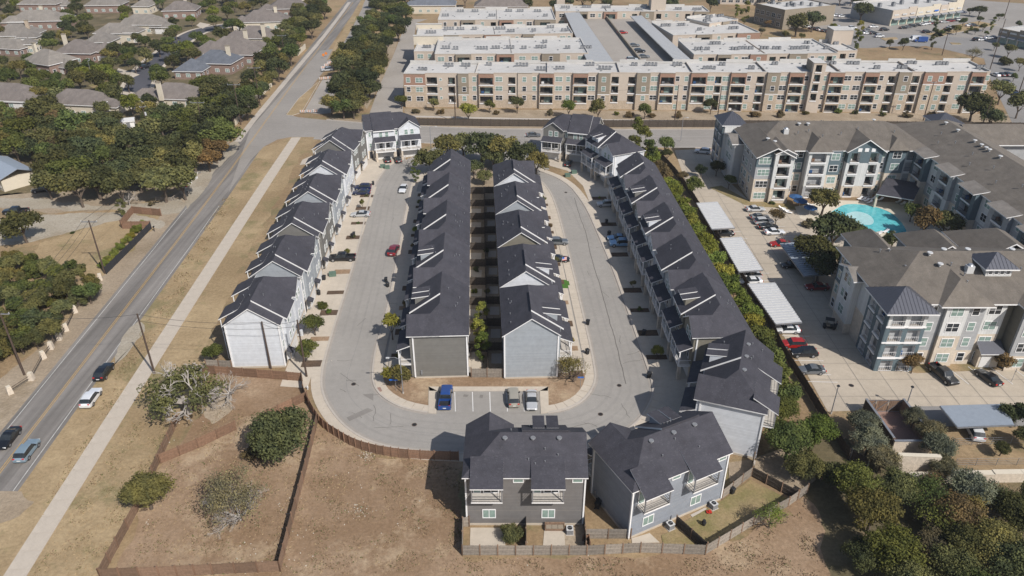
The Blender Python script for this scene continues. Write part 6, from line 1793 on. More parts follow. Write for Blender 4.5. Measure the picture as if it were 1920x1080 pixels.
# hedge of tall shrubs behind the right row
HG = [(1192, 252), (1204, 268), (1214, 284), (1222, 300), (1232, 316), (1242, 332), (1252, 348), (1262, 364), (1272, 380), (1283, 398), (1294, 416), (1305, 434), (1316, 452), (1327, 470), (1339, 490), (1351, 510), (1362, 528), (1374, 548), (1386, 568), (1398, 588), (1410, 608), (1423, 630), (1436, 652), (1448, 674), (1458, 698), (1468, 724), (1476, 746)]
for i, (cx, cy) in enumerate(HG):
    col = 'green' if i < 3 else 'rust' if i in (4, 5) else 'bright' if i % 5 else 'yellow'
    if i > 20: col = 'green'
    put_tree(cx + 2, cy, 16 + cy * .024, 'tall' if i < 3 else 'round', col, f'{WORD[col]} bushy hedge tree behind the shaded right row, {nth(i, "farthest") if i < 20 else nth(len(HG) - 1 - i, "nearest")}'.replace('from farthest', 'from the far end'), 'hedge trees behind the right row')
# left edge, below the lane
row([(38, 420, 40, 'oak', 'dark'), (227, 385, 13, 'tall', 'olive'), (240, 372, 18, 'bare', 'grey'), (137, 436, 6, 'bush', 'green'), (283, 383, 9, 'bush', 'brown')], 'by the gravel lane at the left', 'trees by the gravel lane')
fill([(-40, 480), (60, 478), (95, 492), (150, 500), (182, 520), (168, 548), (130, 580), (92, 620), (40, 650), (-60, 680)], 60, 7, 11, ['bush', 'round', 'oak'], ['dark', 'green', 'olive', 'dark', 'olive'], 'in the thicket behind the stone posts', 'thicket behind the stone posts', 4, gap=1.0)
hedge = [(200, 505), (212, 494), (222, 484), (232, 472), (243, 460), (253, 450), (263, 440), (272, 431)]
row([(x - 7, y - 9, 13, 'finebush', 'yellow' if i % 3 else 'bright') for i, (x, y) in enumerate(hedge)], 'in the clipped hedge behind the dark roadside fence', 'roadside hedge')
AV = [(h_[0], h_[1], max(h_[2], h_[3]) * 1.35) for h_ in H] + [(q[0], q[1], q[2]) for q in ((243, 232, 10), (35, 320, 34), (258, 172, 6), (270, 142, 7), (300, 105, 7), (340, 76, 6), (380, 60, 5), (235, 130, 3))]
fill([(-40, 225), (60, 205), (120, 215), (200, 222), (300, 195), (400, 150), (425, 165), (440, 200), (425, 240), (405, 285), (370, 310), (330, 345), (200, 352), (130, 345), (60, 340), (60, 285), (-40, 260)], 78, 14, 21, ['oak', 'oak', 'round'], ['dark', 'olive', 'green', 'dark', 'dark', 'olive', 'green', 'dark', 'rust', 'deep'], 'in the wood below the houses', 'wood between the houses and the lane', 5, AV[-8:-6] + [AV[0], AV[-9]], .95)
fill([(-40, 0), (560, -5), (500, 60), (400, 150), (300, 195), (-40, 225)], 112, 11, 18, ['oak', 'round', 'round'], ['dark', 'green', 'green', 'olive', 'dark', 'green', 'bright'], 'among the upper left houses', 'neighbourhood trees', 6, AV, .95)
fill([(560, 0), (625, 0), (590, 45), (560, 85), (520, 130), (490, 165), (455, 205), (430, 215), (430, 180), (480, 130), (500, 100), (520, 60), (545, 25)], 44, 13, 19, ['oak', 'round'], ['dark', 'olive', 'green', 'deep'], 'in the belt behind the roadside wall', 'trees behind the roadside wall', 7, gap=.9)
fill([(735, -5), (765, 20), (752, 55), (725, 95), (705, 135), (690, 170), (668, 205), (620, 208), (606, 190), (640, 160), (632, 125), (640, 110), (668, 70), (690, 30), (705, -5)], 56, 14, 20, ['oak'], ['dark', 'deep', 'dark', 'olive', 'green'], 'in the belt beside the concrete lane', 'oaks along the concrete lane', 8, gap=.9)
fill([(740, -10), (1620, -14), (1620, 4), (1330, 6), (1020, 12), (960, 8), (880, 2), (760, 2)], 26, 14, 20, ['oak', 'round'], ['dark', 'olive', 'dark', 'deep'], 'in the wood along the top edge', 'wood along the top edge', 9, gap=.9)
fill([(-20, -18), (740, -18), (700, -4), (-20, -4)], 16, 14, 20, ['oak', 'round'], ['dark', 'olive', 'green'], 'beyond the houses along the top edge', 'wood beyond the houses', 10, gap=.9)
row([(1618, 18, 24, 'oak', 'dark'), (1670, 80, 9, 'round', 'dark'), (1696, 80, 13, 'round', 'dark'), (1754, 44, 9, 'tall', 'green'), (1752, 72, 11, 'tall', 'dark'), (1807, 40, 10, 'round', 'green'), (1795, 54, 10, 'round', 'olive'), (1837, 36, 9, 'round', 'dark'), (1838, 19, 13, 'oak', 'dark'), (1820, 20, 9, 'round', 'dark'), (1862, 44, 8, 'tall', 'bright'),
     (1845, 50, 9, 'round', 'olive'), (1893, 92, 15, 'round', 'olive'), (1866, 85, 9, 'round', 'olive'), (1875, 30, 8, 'round', 'dark'), (1910, 45, 9, 'round', 'dark'), (1610, 72, 12, 'tall', 'green'), (1827, 100, 15, 'sparse', 'grey'), (1883, 115, 18, 'bush', 'dark'), (1902, 143, 9, 'round', 'green'), (1915, 118, 14, 'round', 'olive'), (1850, 62, 6, 'round', 'green'), (1830, 57, 7, 'round', 'dark'), (1790, 52, 8, 'round', 'dark'), (1812, 60, 6, 'bush', 'olive'), (1778, 56, 8, 'bush', 'green'), (1765, 60, 8, 'bush', 'green'), (1820, 55, 8, 'bush', 'green')],
    'in the upper right car park', 'trees of the upper right car park')
row([(1496, 43, 26, 'oak', 'dark'), (1526, 36, 24, 'oak', 'dark'), (1398, 22, 13, 'tall', 'green'), (1382, 17, 8, 'tall', 'bright'), (1440, 43, 8, 'round', 'rust'), (1473, 64, 9, 'round', 'olive'), (1504, 67, 8, 'round', 'olive'), (1562, 50, 9, 'round', 'bright'), (1582, 56, 9, 'round', 'dark'), (1612, 54, 10, 'tall', 'yellow'), (1428, 58, 9, 'round', 'grey')],
    'beside the offices at the top right', 'trees beside the offices')
# young trees and shrubs in the planting beds of the rows
gb = random.Random(31)
bn = {}
for k, (t, x, y) in enumerate(BEDS):
    if gb.random() < .30: continue
    kd = pick(gb, ('bush', 'small', 'bush', 'round'))
    col = pick(gb, ('olive', 'green', 'yellow', 'brown', 'dark'))
    s = {'bush': gb.uniform(.5, 1.0), 'small': gb.uniform(.7, 1.1), 'round': gb.uniform(.9, 1.5)}[kd]
    c = tuple(v * gb.uniform(.85, 1.15) for v in KC[col])
    side = ('left row' if x < -30 else 'left middle row' if x < -15 else 'right middle row' if x < 15 else 'right row')
    key = (kd, col, side)
    bn.setdefault(key, []).append((y, x, kd, col, s, c))
for (kd, col, side), L_ in bn.items():
    L_.sort()
    for i, (y, x, kd, col, s, c) in enumerate(L_):
        lab = f'young {WORD[col]} {"shrub" if kd == "bush" else "tree" if kd == "round" else "thin tree"} in a driveway bed of the {side}' + ('' if len(L_) == 1 else ', ' + nth(i, 'nearest'))
        pr = TP[kd][gb.randrange(len(TP[kd]))]
        pr.spawn(NAMES[kd], lab, CATS.get(kd, 'tree'), (x, y, 0), gb.uniform(0, 6), 'plants in the driveway beds', c, s)
# ------------------------------------------------------------------ vehicles
def car_body(st, wl, zg=.78):
    """st: (x, z_bottom, z_belt, z_top, half width, is cabin station)"""
    body, glass = MB(), MB()
    rings = []
    for x, zb, zbelt, zt, hw, cab in st:
        rw = hw * (zg if cab else .86)
        ring = [(x, hw * .88, zb), (x, hw, zb + .14), (x, hw, (zb + zbelt) / 2 + .05), (x, hw * .96, zbelt), (x, rw, zt - (.06 if cab else .03)), (x, rw * .8, zt), (x, 0, zt + .015)]
        ring = ring + [(a, -b_, c) for a, b_, c in ring[-2::-1]]
        rings.append((ring, cab))
    n = len(rings[0][0])
    for i in range(len(rings) - 1):
        (a, ca), (b_, cb) = rings[i], rings[i + 1]
        for j in range(n - 1):
            sd = j in (3, n - 5)
            topf = j in (4, 5, n - 3, n - 4)
            q = [a[j], b_[j], b_[j + 1], a[j + 1]]
            if (ca and cb and sd) or (ca != cb and (sd or j in (4, 5, 6, 7)) and abs(a[6][2] - b_[6][2]) > .15):
                glass.poly(q, 'glass_dark')
            else:
                body.poly(q, 'car_paint')
        body.poly([a[0], a[-1], b_[-1], b_[0]], 'black_plastic')
    body.poly(rings[0][0][::-1], 'car_paint'); body.poly(rings[-1][0], 'car_paint')
    return body, glass
def make_car(kind):
    p = Proto()
    if kind == 'sedan':
        st = [(-2.38, .38, .55, .60, .70, 0), (-2.25, .25, .62, .70, .86, 0), (-1.4, .2, .76, .86, .91, 0), (-.95, .2, .82, .93, .92, 0), (-.2, .2, .86, 1.38, .92, 1), (.35, .2, .87, 1.43, .92, 1), (.95, .2, .88, 1.36, .92, 1), (1.65, .2, .90, 1.04, .91, 0), (2.2, .25, .85, 1.0, .86, 0), (2.36, .38, .6, .72, .76, 0)]
        wx, wr, hl = (-1.4, 1.42), .33, (2.36, -2.33)
    elif kind == 'suv':
        st = [(-2.35, .42, .65, .75, .76, 0), (-2.2, .28, .8, .92, .90, 0), (-1.35, .25, .92, 1.03, .95, 0), (-.95, .25, .95, 1.08, .95, 0), (-.35, .25, .98, 1.62, .95, 1), (.5, .25, 1.0, 1.68, .95, 1), (1.7, .25, 1.02, 1.62, .95, 1), (2.2, .28, 1.02, 1.12, .92, 0), (2.36, .42, .7, .85, .86, 0)]
        wx, wr, hl = (-1.42, 1.38), .37, (2.3, -2.3)
    elif kind == 'pickup':
        st = [(-2.9, .5, .75, .85, .84, 0), (-2.75, .35, .9, 1.05, .97, 0), (-1.75, .32, 1.02, 1.16, 1.0, 0), (-1.35, .32, 1.05, 1.2, 1.0, 0), (-.75, .32, 1.08, 1.82, 1.0, 1), (.2, .32, 1.1, 1.86, 1.0, 1), (.85, .32, 1.1, 1.8, 1.0, 1), (1.0, .32, 1.05, 1.1, 1.0, 0)]
        wx, wr, hl = (-1.9, 1.9), .42, (2.8, -2.85)
    else:
        st = [(-2.9, .42, .75, .9, .85, 0), (-2.7, .3, .95, 1.15, .98, 0), (-2.1, .3, 1.1, 1.3, 1.0, 0), (-1.3, .3, 1.25, 2.35, 1.0, 1), (0, .3, 1.3, 2.5, 1.0, 0), (2.6, .3, 1.3, 2.5, 1.0, 0), (2.85, .4, 1.3, 2.4, .97, 0)]
        wx, wr, hl = (-1.9, 1.9), .38, (2.8, -2.9)
    body, glass = car_body(st, 0)
    if kind == 'pickup':
        for nm, y0, y1 in (('bed_side', -1.0, -.88), ('bed_side', .88, 1.0)):
            q = MB(); q.box(1.0, 2.9, y0, y1, .35, 1.12, 'car_paint'); p.add(nm, q, tinted=True)
        q = MB(); q.box(2.8, 2.92, -.88, .88, .4, 1.1, 'car_paint'); p.add('tailgate', q, tinted=True)
        q = MB(); q.box(1.0, 2.8, -.88, .88, .35, .62, 'black_plastic'); p.add('bed_floor', q)
    bi = p.add('body', body, tinted=True)
    p.add('windows', glass, None)
    tail = MB(); tail.box(st[0][0] - .01, st[0][0] + .12, -.45, .45, st[0][2] - .2, st[0][2] - .08, 'black_plastic'); p.add('grille', tail)
    pl = MB(); pl.box(hl[0] + (.12 if kind == 'pickup' else .03), hl[0] + (.15 if kind == 'pickup' else .08), -.26, .26, .62, .76, 'line_white'); p.add('number_plate', pl)
    for x in wx:
        for s in (-1, 1):
            hw = max(q[4] for q in st)
            w = MB(); w.tube((0, -.11, 0), (0, .11, 0), wr, wr, 'tyre', 14)
            wi = p.add('wheel', w, None, (x, s * (hw - .09), wr))
            r = MB(); r.tube((0, s * .112, 0), (0, s * .125, 0), wr * .62, wr * .55, 'rim', 10); p.add('rim', r, wi)
    for s in (-1, 1):
        h = MB(); h.box(-.04, .07, -.2, .2, -.08, .08, 'lamp_clear'); p.add('headlight', h, None, (st[1][0] - .06, s * .62, st[1][2] - .02))
        h = MB(); h.box(-.07, .05, -.16, .16, -.09, .12, 'lamp_red'); p.add('tail_light', h, None, (hl[0] - .02, s * (.66 if kind != 'pickup' else .82), st[-2][2] - .08 if kind != 'pickup' else 1.0))
        h = MB(); h.box(-.1, .1, -.08, .08, -.06, .08, 'black_plastic'); p.add('wing_mirror', h, None, (-.75 if kind != 'van' else -1.6, s * (max(q[4] for q in st) + .06), 1.02 if kind != 'sedan' else .93))
    return p
CARS = {k: make_car(k) for k in ('sedan', 'suv', 'pickup', 'van')}
CC = {'white': (.74, .75, .76), 'black': (.012, .013, .016), 'navy': (.012, .022, .07), 'blue': (.02, .07, .26), 'silver': (.46, .47, .48), 'grey': (.13, .14, .15), 'slate': (.22, .29, .34), 'red': (.36, .015, .012), 'maroon': (.20, .018, .025), 'tan': (.34, .32, .27), 'skyblue': (.20, .36, .55)}
def car(px, py, deg, kind, colour, label, z=0.0, group='parked cars'):
    """deg: direction the nose points, counter-clockwise from +X on the plan"""
    x, y = P(px, py, z + .5)
    n = {'sedan': 'car', 'suv': 'car', 'pickup': 'pickup_truck', 'van': 'van'}[kind]
    return CARS[kind].spawn(n, label, {'car': 'car', 'pickup_truck': 'pickup truck', 'van': 'van'}[n], (x, y, z + .03), radians(deg + 180), group, CC[colour])
RD = 92.5
T_ = 'cars on the main road'
car(195, 698, RD, 'suv', 'black', 'black sport utility vehicle at the road edge, farthest of the roadside four', 0, T_)
car(171, 747, RD, 'suv', 'white', 'white sport utility vehicle standing on the straw verge', 0, T_)
car(51, 846, RD, 'suv', 'slate', 'blue grey sport utility vehicle driving away in the right lane', 0, T_)
car(16, 822, RD + 180, 'sedan', 'black', 'black saloon coming towards the camera in the left lane', 0, T_)
car(1000, 253, 3, 'sedan', 'grey', 'dark grey saloon waiting on the cross road', 0, 'cars round the townhouses')
T_ = 'cars round the townhouses'
car(738, 470, 84, 'suv', 'maroon', 'dark red car parked at the kerb of the left loop street', 0, T_)
car(756, 354, 268, 'sedan', 'white', 'white saloon on the street at the top left bend', 0, T_)
car(642, 484, 182, 'pickup', 'black', 'black pickup across a driveway of the left row', 0, T_)
car(676, 402, 182, 'sedan', 'silver', 'silver saloon in a driveway of the left row', 0, T_)
car(678, 361, 182, 'sedan', 'navy', 'dark blue saloon, the nearer of two in one left driveway', 0, T_)
car(680, 352, 182, 'suv', 'navy', 'dark blue car, the farther of two in one left driveway', 0, T_)
car(727, 299, 102, 'sedan', 'black', 'black car at the left in the driveway of the white back duplex', 0, T_)
car(747, 299, 102, 'sedan', 'black', 'black car at the right in the driveway of the white back duplex', 0, T_)
car(1066, 306, 78, 'sedan', 'black', 'black car before the dark duplex at the back right bend', 0, T_)
car(1048, 486, 2, 'sedan', 'black', 'black saloon in a driveway of the right middle row', 0, T_)
car(1046, 454, 2, 'suv', 'grey', 'dark grey car half hidden by a bush in the right middle row', 0, T_)
car(1136, 383, 182, 'suv', 'silver', 'silver car in the shaded drives, farthest up the street', 0, T_)
car(1158, 446, 182, 'sedan', 'skyblue', 'light blue saloon in a shaded drive, farther of the pair', 0, T_)
car(1166, 457, 182, 'pickup', 'skyblue', 'pale blue pickup in a shaded drive, nearer of the pair', 0, T_)
T_ = 'cars in the parking bay'
car(836, 746, 90, 'pickup', 'blue', 'blue pickup in the left stall of the parking bay', 0, T_)
car(963, 746, 93, 'suv', 'tan', 'beige grey sport utility vehicle in the parking bay', 0, T_)
car(997, 751, 270, 'sedan', 'silver', 'silver hatchback in the right stall of the parking bay', 0, T_)
T_ = 'cars in the concrete car park'
for px, py, d, k, c, l in [(1318, 284, 160, 'suv', 'white', 'white car parked at the far top of the concrete car park'), (1416, 392, 5, 'sedan', 'silver', 'silver saloon alone beside the pool side pavement'),
    (1424, 407, 5, 'sedan', 'grey', 'dark grey saloon, farthest in the row below the lone silver one'), (1432, 416, 5, 'suv', 'silver', 'silver car, second in the row by the rusty tree'), (1440, 425, 5, 'sedan', 'black', 'black saloon, third in the row by the rusty tree'), (1452, 435, 5, 'sedan', 'white', 'white saloon, nearest in the row by the rusty tree'),
    (1357, 438, 182, 'sedan', 'black', 'black saloon between the farthest and middle hedge carports'), (1406, 517, 182, 'suv', 'silver', 'silver car beyond the nearest hedge carport'), (1407, 527, 182, 'sedan', 'white', 'white saloon half under the nearest hedge carport'), (1463, 457, 182, 'sedan', 'red', 'bright red car at the end of the blue grey carport'),
    (1485, 497, 182, 'sedan', 'black', 'black car in the shade of the blue grey carport'), (1532, 538, 180, 'sedan', 'maroon', 'dark red saloon in the shade below the blue grey carport'), (1475, 618, 178, 'sedan', 'white', 'white saloon just below the nearest hedge carport'), (1486, 646, 180, 'suv', 'red', 'red hatchback by the hedge fence'),
    (1507, 662, 180, 'suv', 'black', 'black sport utility vehicle by the hedge fence'), (1520, 694, 180, 'sedan', 'grey', 'dark grey saloon, nearest by the hedge fence'), (1768, 703, 282, 'pickup', 'black', 'black pickup parked before the corner tower complex'), (1853, 708, 105, 'sedan', 'black', 'black saloon parked right of the pickup'), (1826, 808, 80, 'suv', 'white', 'white car under the lower right carport')]:
    car(px, py, d, k, c, l, 0, T_)
T_ = 'cars on the car deck'
for px, py, k, c, l in [(1167, 61, 'sedan', 'red', 'red car alone on the roof deck'), (1189, 85, 'sedan', 'grey', 'grey car on the roof deck, farthest of the cluster'), (1199, 96, 'suv', 'black', 'black car in the middle of the roof deck cluster'), (1207, 106, 'sedan', 'grey', 'dark car on the roof deck beside the right canopy'), (1185, 112, 'suv', 'silver', 'silver car at the near end of the roof deck'), (1190, 118, 'sedan', 'white', 'white car nearest on the roof deck')]:
    car(px, py, 5, k, c, l, DZ, T_)
T_ = 'cars in the upper right car park'
UR = [(225, 300, 'w', 's'), (350, 335, 'b', 'u'), (150, 372, 'w', 's'), (230, 373, 'b', 's'), (160, 341, 'g', 's'), (290, 408, 'w', 'u'), (565, 312, 'b', 's'), (612, 303, 'g', 's'), (665, 294, 'b', 'u'), (725, 281, 'b', 's'), (775, 274, 'w', 's'), (820, 266, 'w', 'u'), (858, 262, 'm', 's'), (888, 257, 'w', 's'), (1018, 246, 's', 's'), (1092, 236, 'm', 'u'),
      (1137, 229, 'b', 's'), (1180, 222, 'w', 'u'), (825, 360, 'b', 'u'), (1070, 325, 'b', 's'), (1095, 308, 's', 's'), (1310, 286, 'w', 's'), (1360, 288, 'b', 's'), (1230, 137, 'n', 's'), (1392, 447, 'b', 'u'), (1440, 446, 'w', 's'), (1520, 426, 'w', 's'), (1582, 421, 'n', 's'), (1600, 842, 'w', 's'), (1660, 839, 'b', 's'), (1718, 839, 'b', 'u'), (1770, 841, 'g', 's'), (1700, 1000, 'm', 'p'), (1765, 1018, 'b', 'p'), (1820, 1062, 'n', 's')]
UR = [(1600 + a / 6, b_ / 6, c, k) for a, b_, c, k in UR]
UR += [(1280 + a / 5.33, b_ / 5.33, c, k) for a, b_, c, k in [(1540, 155, 'w', 's'), (1590, 162, 'w', 's'), (1500, 200, 'b', 's'), (1250, 265, 'w', 's'), (1300, 282, 'b', 's'), (1350, 292, 'b', 'u'), (1392, 300, 's', 's'), (1432, 308, 'b', 's'), (1482, 318, 'n', 's'), (1565, 272, 'w', 's'), (1692, 280, 'w', 'u'), (1552, 337, 's', 's'), (1592, 340, 'w', 's')]]
NM = {'w': 'white', 'b': 'black', 'g': 'grey', 'm': 'maroon', 's': 'silver', 'n': 'navy'}
byc = {}
for q in sorted(UR): byc.setdefault((q[2], q[3]), []).append(q)
for (c, k), L_ in byc.items():
    for i, (px, py, _, _) in enumerate(L_):
        kd = {'s': 'sedan', 'u': 'suv', 'p': 'pickup'}[k]
        car(px, py, 12 if py < 100 else 95, kd, NM[c], f'small {NM[c]} {dict(s="saloon", u="sport utility vehicle", p="pickup")[k]} in the upper right car park, {nth(i)}' if len(L_) > 1 else f'small {NM[c]} {dict(s="saloon", u="sport utility vehicle", p="pickup")[k]} in the upper right car park', 0, T_)
car(1714, 75, 175, 'van', 'white', 'white box van on the drive of the upper right car park', 0, T_)
car(1726, 77, 175, 'van', 'blue', 'blue van nose to tail with the white box van', 0, T_)
T_ = 'vehicles in the left neighbourhood'
car(273, 126, 58, 'suv', 'black', 'black car on the dark neighbourhood street', 0, T_)
car(78, 356, 200, 'suv', 'black', 'black car beside the farmhouse drive', 0, T_)
car(30, 397, 185, 'pickup', 'black', 'black pickup on the gravel at the left edge', 0, T_)
car(613, 131, 200, 'suv', 'silver', 'silver car leaving the closed lane past the barricades', 0, T_)
car(195, 146, 170, 'suv', 'white', 'white car half hidden under trees by the neighbourhood street', 0, T_)
# ------------------------------------------------------------------ fences and walls
FP = {}
def fence_panel(L, h, mat, seed, rails=False, pick_w=.14):
    key = (round(L, 1), h, mat, seed, rails)
    if key in FP: return FP[key]
    g = random.Random(seed); b = MB()
    n = max(2, int(L / pick_w))
    for i in range(n):
        x = L * i / n
        hh = h * g.uniform(.97, 1.0)
        b.box(x + .006, x + L / n - .006, -.012 + g.uniform(-.006, .006), .012, .03, hh, mat, bottom=False)
    s = 1 if rails else -1
    for z in (.3, h * .52, h - .25): b.box(0, L, .013 * s, .055 * s, z, z + .1, mat, bottom=False)
    FP[key] = b.mesh('panel')
    return FP[key]
def fence(label, line, h=1.8, mat='wood_fence', post='wood_brown', step=2.4, rails=False, cat='fence', name='wooden_fence', group=None, pick_w=.14, cap=True):
    pts = []
    for i in range(len(line) - 1):
        a, c = line[i], line[i + 1]
        L = hypot(c[0] - a[0], c[1] - a[1]); n = max(1, round(L / step))
        for k in range(n): pts.append((a[0] + (c[0] - a[0]) * k / n, a[1] + (c[1] - a[1]) * k / n))
    pts.append(line[-1])
    o = line[0]
    t = thing(name, label, cat, (o[0], o[1], 0), 0, group)
    pm = MB(); pm.box(-.075, .075, -.085, .085, 0, h + .1, post)
    pmesh = pm.mesh('post')
    for i, p in enumerate(pts):
        put('post', pmesh, t, (p[0] - o[0], p[1] - o[1], 0))
        if i < len(pts) - 1:
            q = pts[i + 1]; L = hypot(q[0] - p[0], q[1] - p[1])
            m = fence_panel(L, h, mat, i % 4, rails, pick_w)
            put('panel', m, t, (p[0] - o[0], p[1] - o[1], 0), atan2(q[1] - p[1], q[0] - p[0]), scale=(L / round(L, 1) if round(L, 1) else 1, 1, 1))
    return t
def G(*pts): return PL(list(pts))
FG = 'back yard fences'
fence('long weathered grey picket fence along the bottom behind the two duplexes', G((867, 1041), (900, 1041), (1100, 1041), (1200, 1036), (1322, 1040), (1411, 986), (1477, 950), (1512, 925)), mat='wood_grey', post='wood_fence', rails=False, group=FG)
fence('short fence return at the left corner of the dark duplex yard', G((867, 1041), (868, 988), (880, 987)), mat='wood_grey', post='wood_fence', group=FG)
fence('dividing fence in the middle of the dark duplex yard', G((986, 1034), (986, 981)), 1.7, 'wood_dark', 'wood_fence', group=FG)
fence('dark fence at the right corner of the dark duplex yard', G((1098, 1034), (1094, 975)), 1.8, 'wood_dark', 'wood_fence', group=FG)
fence('short grey gate fence between the dark and the blue grey duplex', G((1097, 1010), (1182, 1010)), 1.8, 'wood_grey', 'wood_fence', group=FG)
fence('dark dividing fence running down from the middle of the blue grey duplex', G((1267, 985), (1324, 1036)), 1.8, 'wood_dark', 'wood_fence', group=FG)
fence('grey fence from the right corner of the blue grey duplex to the yard corner', G((1353, 936), (1408, 893), (1412, 866)), 1.8, 'wood_grey', 'wood_fence', group=FG)
fence('dark fence from the yard corner down to the long bottom fence', G((1408, 893), (1493, 938)), 1.8, 'wood_dark', 'wood_fence', group=FG)
fence('dark fence running up from the brush towards the hedge', G((1540, 900), (1512, 850)), 1.8, 'wood_fence', 'wood_fence', group=FG)
FG = 'fences round the brown lots'
curve = smooth_line(G((577, 757), (596, 791), (611, 807), (632, 820), (651, 832), (673, 842), (700, 850), (727, 855), (756, 859), (800, 862), (860, 864)), 1)
fence('red brown fence curving round the lower left bend of the loop', curve, 1.8, 'wood_brown', 'wood_brown', rails=True, group=FG)
fence('long tall fence running down the right side of the tree lot', G((596, 792), (575, 880), (549, 980), (526, 1071)), 1.9, 'wood_fence', 'wood_brown', group=FG)
fence('fence along the bottom of the tree lot', G((526, 1071), (400, 1077), (300, 1082), (190, 1086)), 1.9, 'wood_fence', 'wood_brown', group=FG)
fence('fence up the left side of the tree lot by the footpath', G((190, 1086), (222, 1026), (258, 960), (298, 870), (335, 790)), 1.8, 'wood_fence', 'wood_brown', group=FG)
fence('red brown fence slanting between the dying oak and the big green oak', G((302, 869), (372, 840), (443, 806)), 1.8, 'wood_brown', 'wood_brown', rails=False, group=FG)
fence('light red brown fence slanting up to the corner post by the loop', G((500, 787), (523, 776), (577, 750)), 1.8, 'wood_brown', 'wood_brown', rails=False, group=FG)
fence('red brown fence below the white end wall of the left row', G((380, 700), (430, 704), (567, 715)), 1.8, 'wood_brown', 'wood_brown', rails=False, group=FG)
fence('dark fence running from the white end wall fence to the loop corner', G((567, 715), (570, 738), (577, 757)), 1.8, 'wood_fence', 'wood_brown', group=FG)
fence('short grey fence behind the small bright tree at the white end wall', G((388, 690), (436, 692)), 1.8, 'wood_grey', 'wood_fence', group=FG)
fence('very long dark wooden fence along the cross road before the beige apartments', [(-36, 240.2), (-10, 239.0), (30, 238.0), (68, 238.0), (130, 236.5), (190, 234.5)], 2.4, 'wood_dark', 'wood_dark', step=3.0, pick_w=.3)
fence('dark wooden fence between the hedge and the concrete car park', G((1231, 290), (1264, 326), (1292, 364), (1334, 433), (1350, 460), (1380, 511), (1443, 612), (1462, 655), (1484, 692), (1500, 716), (1540, 783), (1590, 862)), 2.0, 'wood_dark', 'wood_dark', step=2.6, pick_w=.2)
fence('pale topped dark fence stub beside the grey green trees', G((1593, 862), (1625, 880)), 2.0, 'wood_dark', 'metal_grey', step=2.0, pick_w=.2)
fence('fence closing the lane between the two middle rows', G((884, 708), (943, 708)), 1.9, 'wood_grey', 'wood_fence', group='lane fences between the middle rows')
# small back yards between the two middle rows
fence('long dark fence down the middle of the lane between the middle rows', [(-4.1, 103.4), (-4.8, 120), (-5.6, 140), (-6.6, 165), (-7.2, 182)], 1.8, 'wood_dark', 'wood_dark', step=2.6, pick_w=.2, group='lane fences between the middle rows')
for k in range(10):
    y = 110.6 + k * 8.0
    xl, xr, xm = -7.9 - (y - 103) * .043, -1.5 - (y - 103) * .043, -4.1 - (y - 103) * .041
    fence(f'short cross fence left of the lane between the middle rows, {nth(k, "nearest")}', [(xl, y), (xm - .1, y)], 1.8, 'wood_dark', 'wood_dark', step=1.8, pick_w=.2, group='lane fences between the middle rows')
    fence(f'short cross fence right of the lane between the middle rows, {nth(k, "nearest")}', [(xm + .1, y + .4), (xr, y + .4)], 1.8, 'wood_dark', 'wood_dark', step=1.5, pick_w=.2, group='lane fences between the middle rows')
# farm fences at the left
fence('red brown board fence left of the gravel drive gate', G((228, 427), (250, 400), (303, 405)), 1.9, 'wood_brown', 'wood_brown', group='gate fences')
fence('red brown board fence right of the gravel drive', G((231, 429), (284, 428)), 1.9, 'wood_brown', 'wood_brown', group='gate fences')
fence('dark mesh fence beside the yellow clipped hedge', G((200, 514), (240, 474), (284, 429)), 1.7, 'metal_dark', 'metal_dark', step=2.2, pick_w=.1, cat='fence', name='mesh_fence')
fence('low grey wooden rail fence by the gravel lane', G((293, 376), (322, 377), (345, 362)), 1.0, 'wood_grey', 'wood_grey', step=1.5, pick_w=.4)
def wall(label, line, h, th, mat, cap=None, cat='garden wall', name='stone_wall', block=0.0):
    o = line[0]
    t = thing(name, label, cat, (o[0], o[1], 0))
    if block:
        pts = resample(line, block)
    else: pts = line
    g = random.Random(int(o[0]))
    for i in range(len(pts) - 1):
        a, c = pts[i], pts[i + 1]
        L = hypot(c[0] - a[0], c[1] - a[1])
        b = MB(); hh = h * (g.uniform(.93, 1.05) if block else 1)
        b.box(0, L - .02, -th / 2, th / 2, 0, hh, mat)
        if cap: b.box(0, L - .02, -th / 2 - .05, th / 2 + .05, hh, hh + .1, cap)
        b.build('section', t, (a[0] - o[0], a[1] - o[1], 0), atan2(c[1] - a[1], c[0] - a[0]))
    return t
wall('cream masonry wall along the far side of the main road', G((442, 235), (455, 218), (478, 192), (510, 162)), 2.2, .3, 'stucco_cream', block=5.0)
wall('short cream wall piece farther up the main road', G((558, 105), (573, 91)), 2.2, .3, 'stucco_cream', block=5.0)
wall('pale limestone retaining wall below the walled bin yard', G((1672, 886), (1752, 889)), 3.4, .6, 'stone_pale', 'stucco_cream', 'retaining wall')
wall('long low limestone wall at the lower right edge', G((1700, 905), (1800, 902), (1980, 900)), 1.6, .8, 'stone_pale', 'stucco_cream', 'retaining wall', block=4.0)
wall('brown left wall of the walled bin yard', G((1617, 772), (1668, 846)), 2.6, .25, 'wood_dark', 'metal_grey', 'yard wall', 'yard_wall')
wall('brown right wall of the walled bin yard', G((1686, 772), (1744, 846)), 2.6, .25, 'wood_fence', 'metal_grey', 'yard wall', 'yard_wall')
wall('pale slab wall across the foot of the bin yard', G((1670, 848), (1742, 848)), 2.2, .3, 'stone_pale', 'metal_grey', 'yard wall', 'yard_wall')
sheet('yard_floor', G((1622, 772), (1684, 772), (1740, 846), (1670, 846)), .02, 'brick_paver')
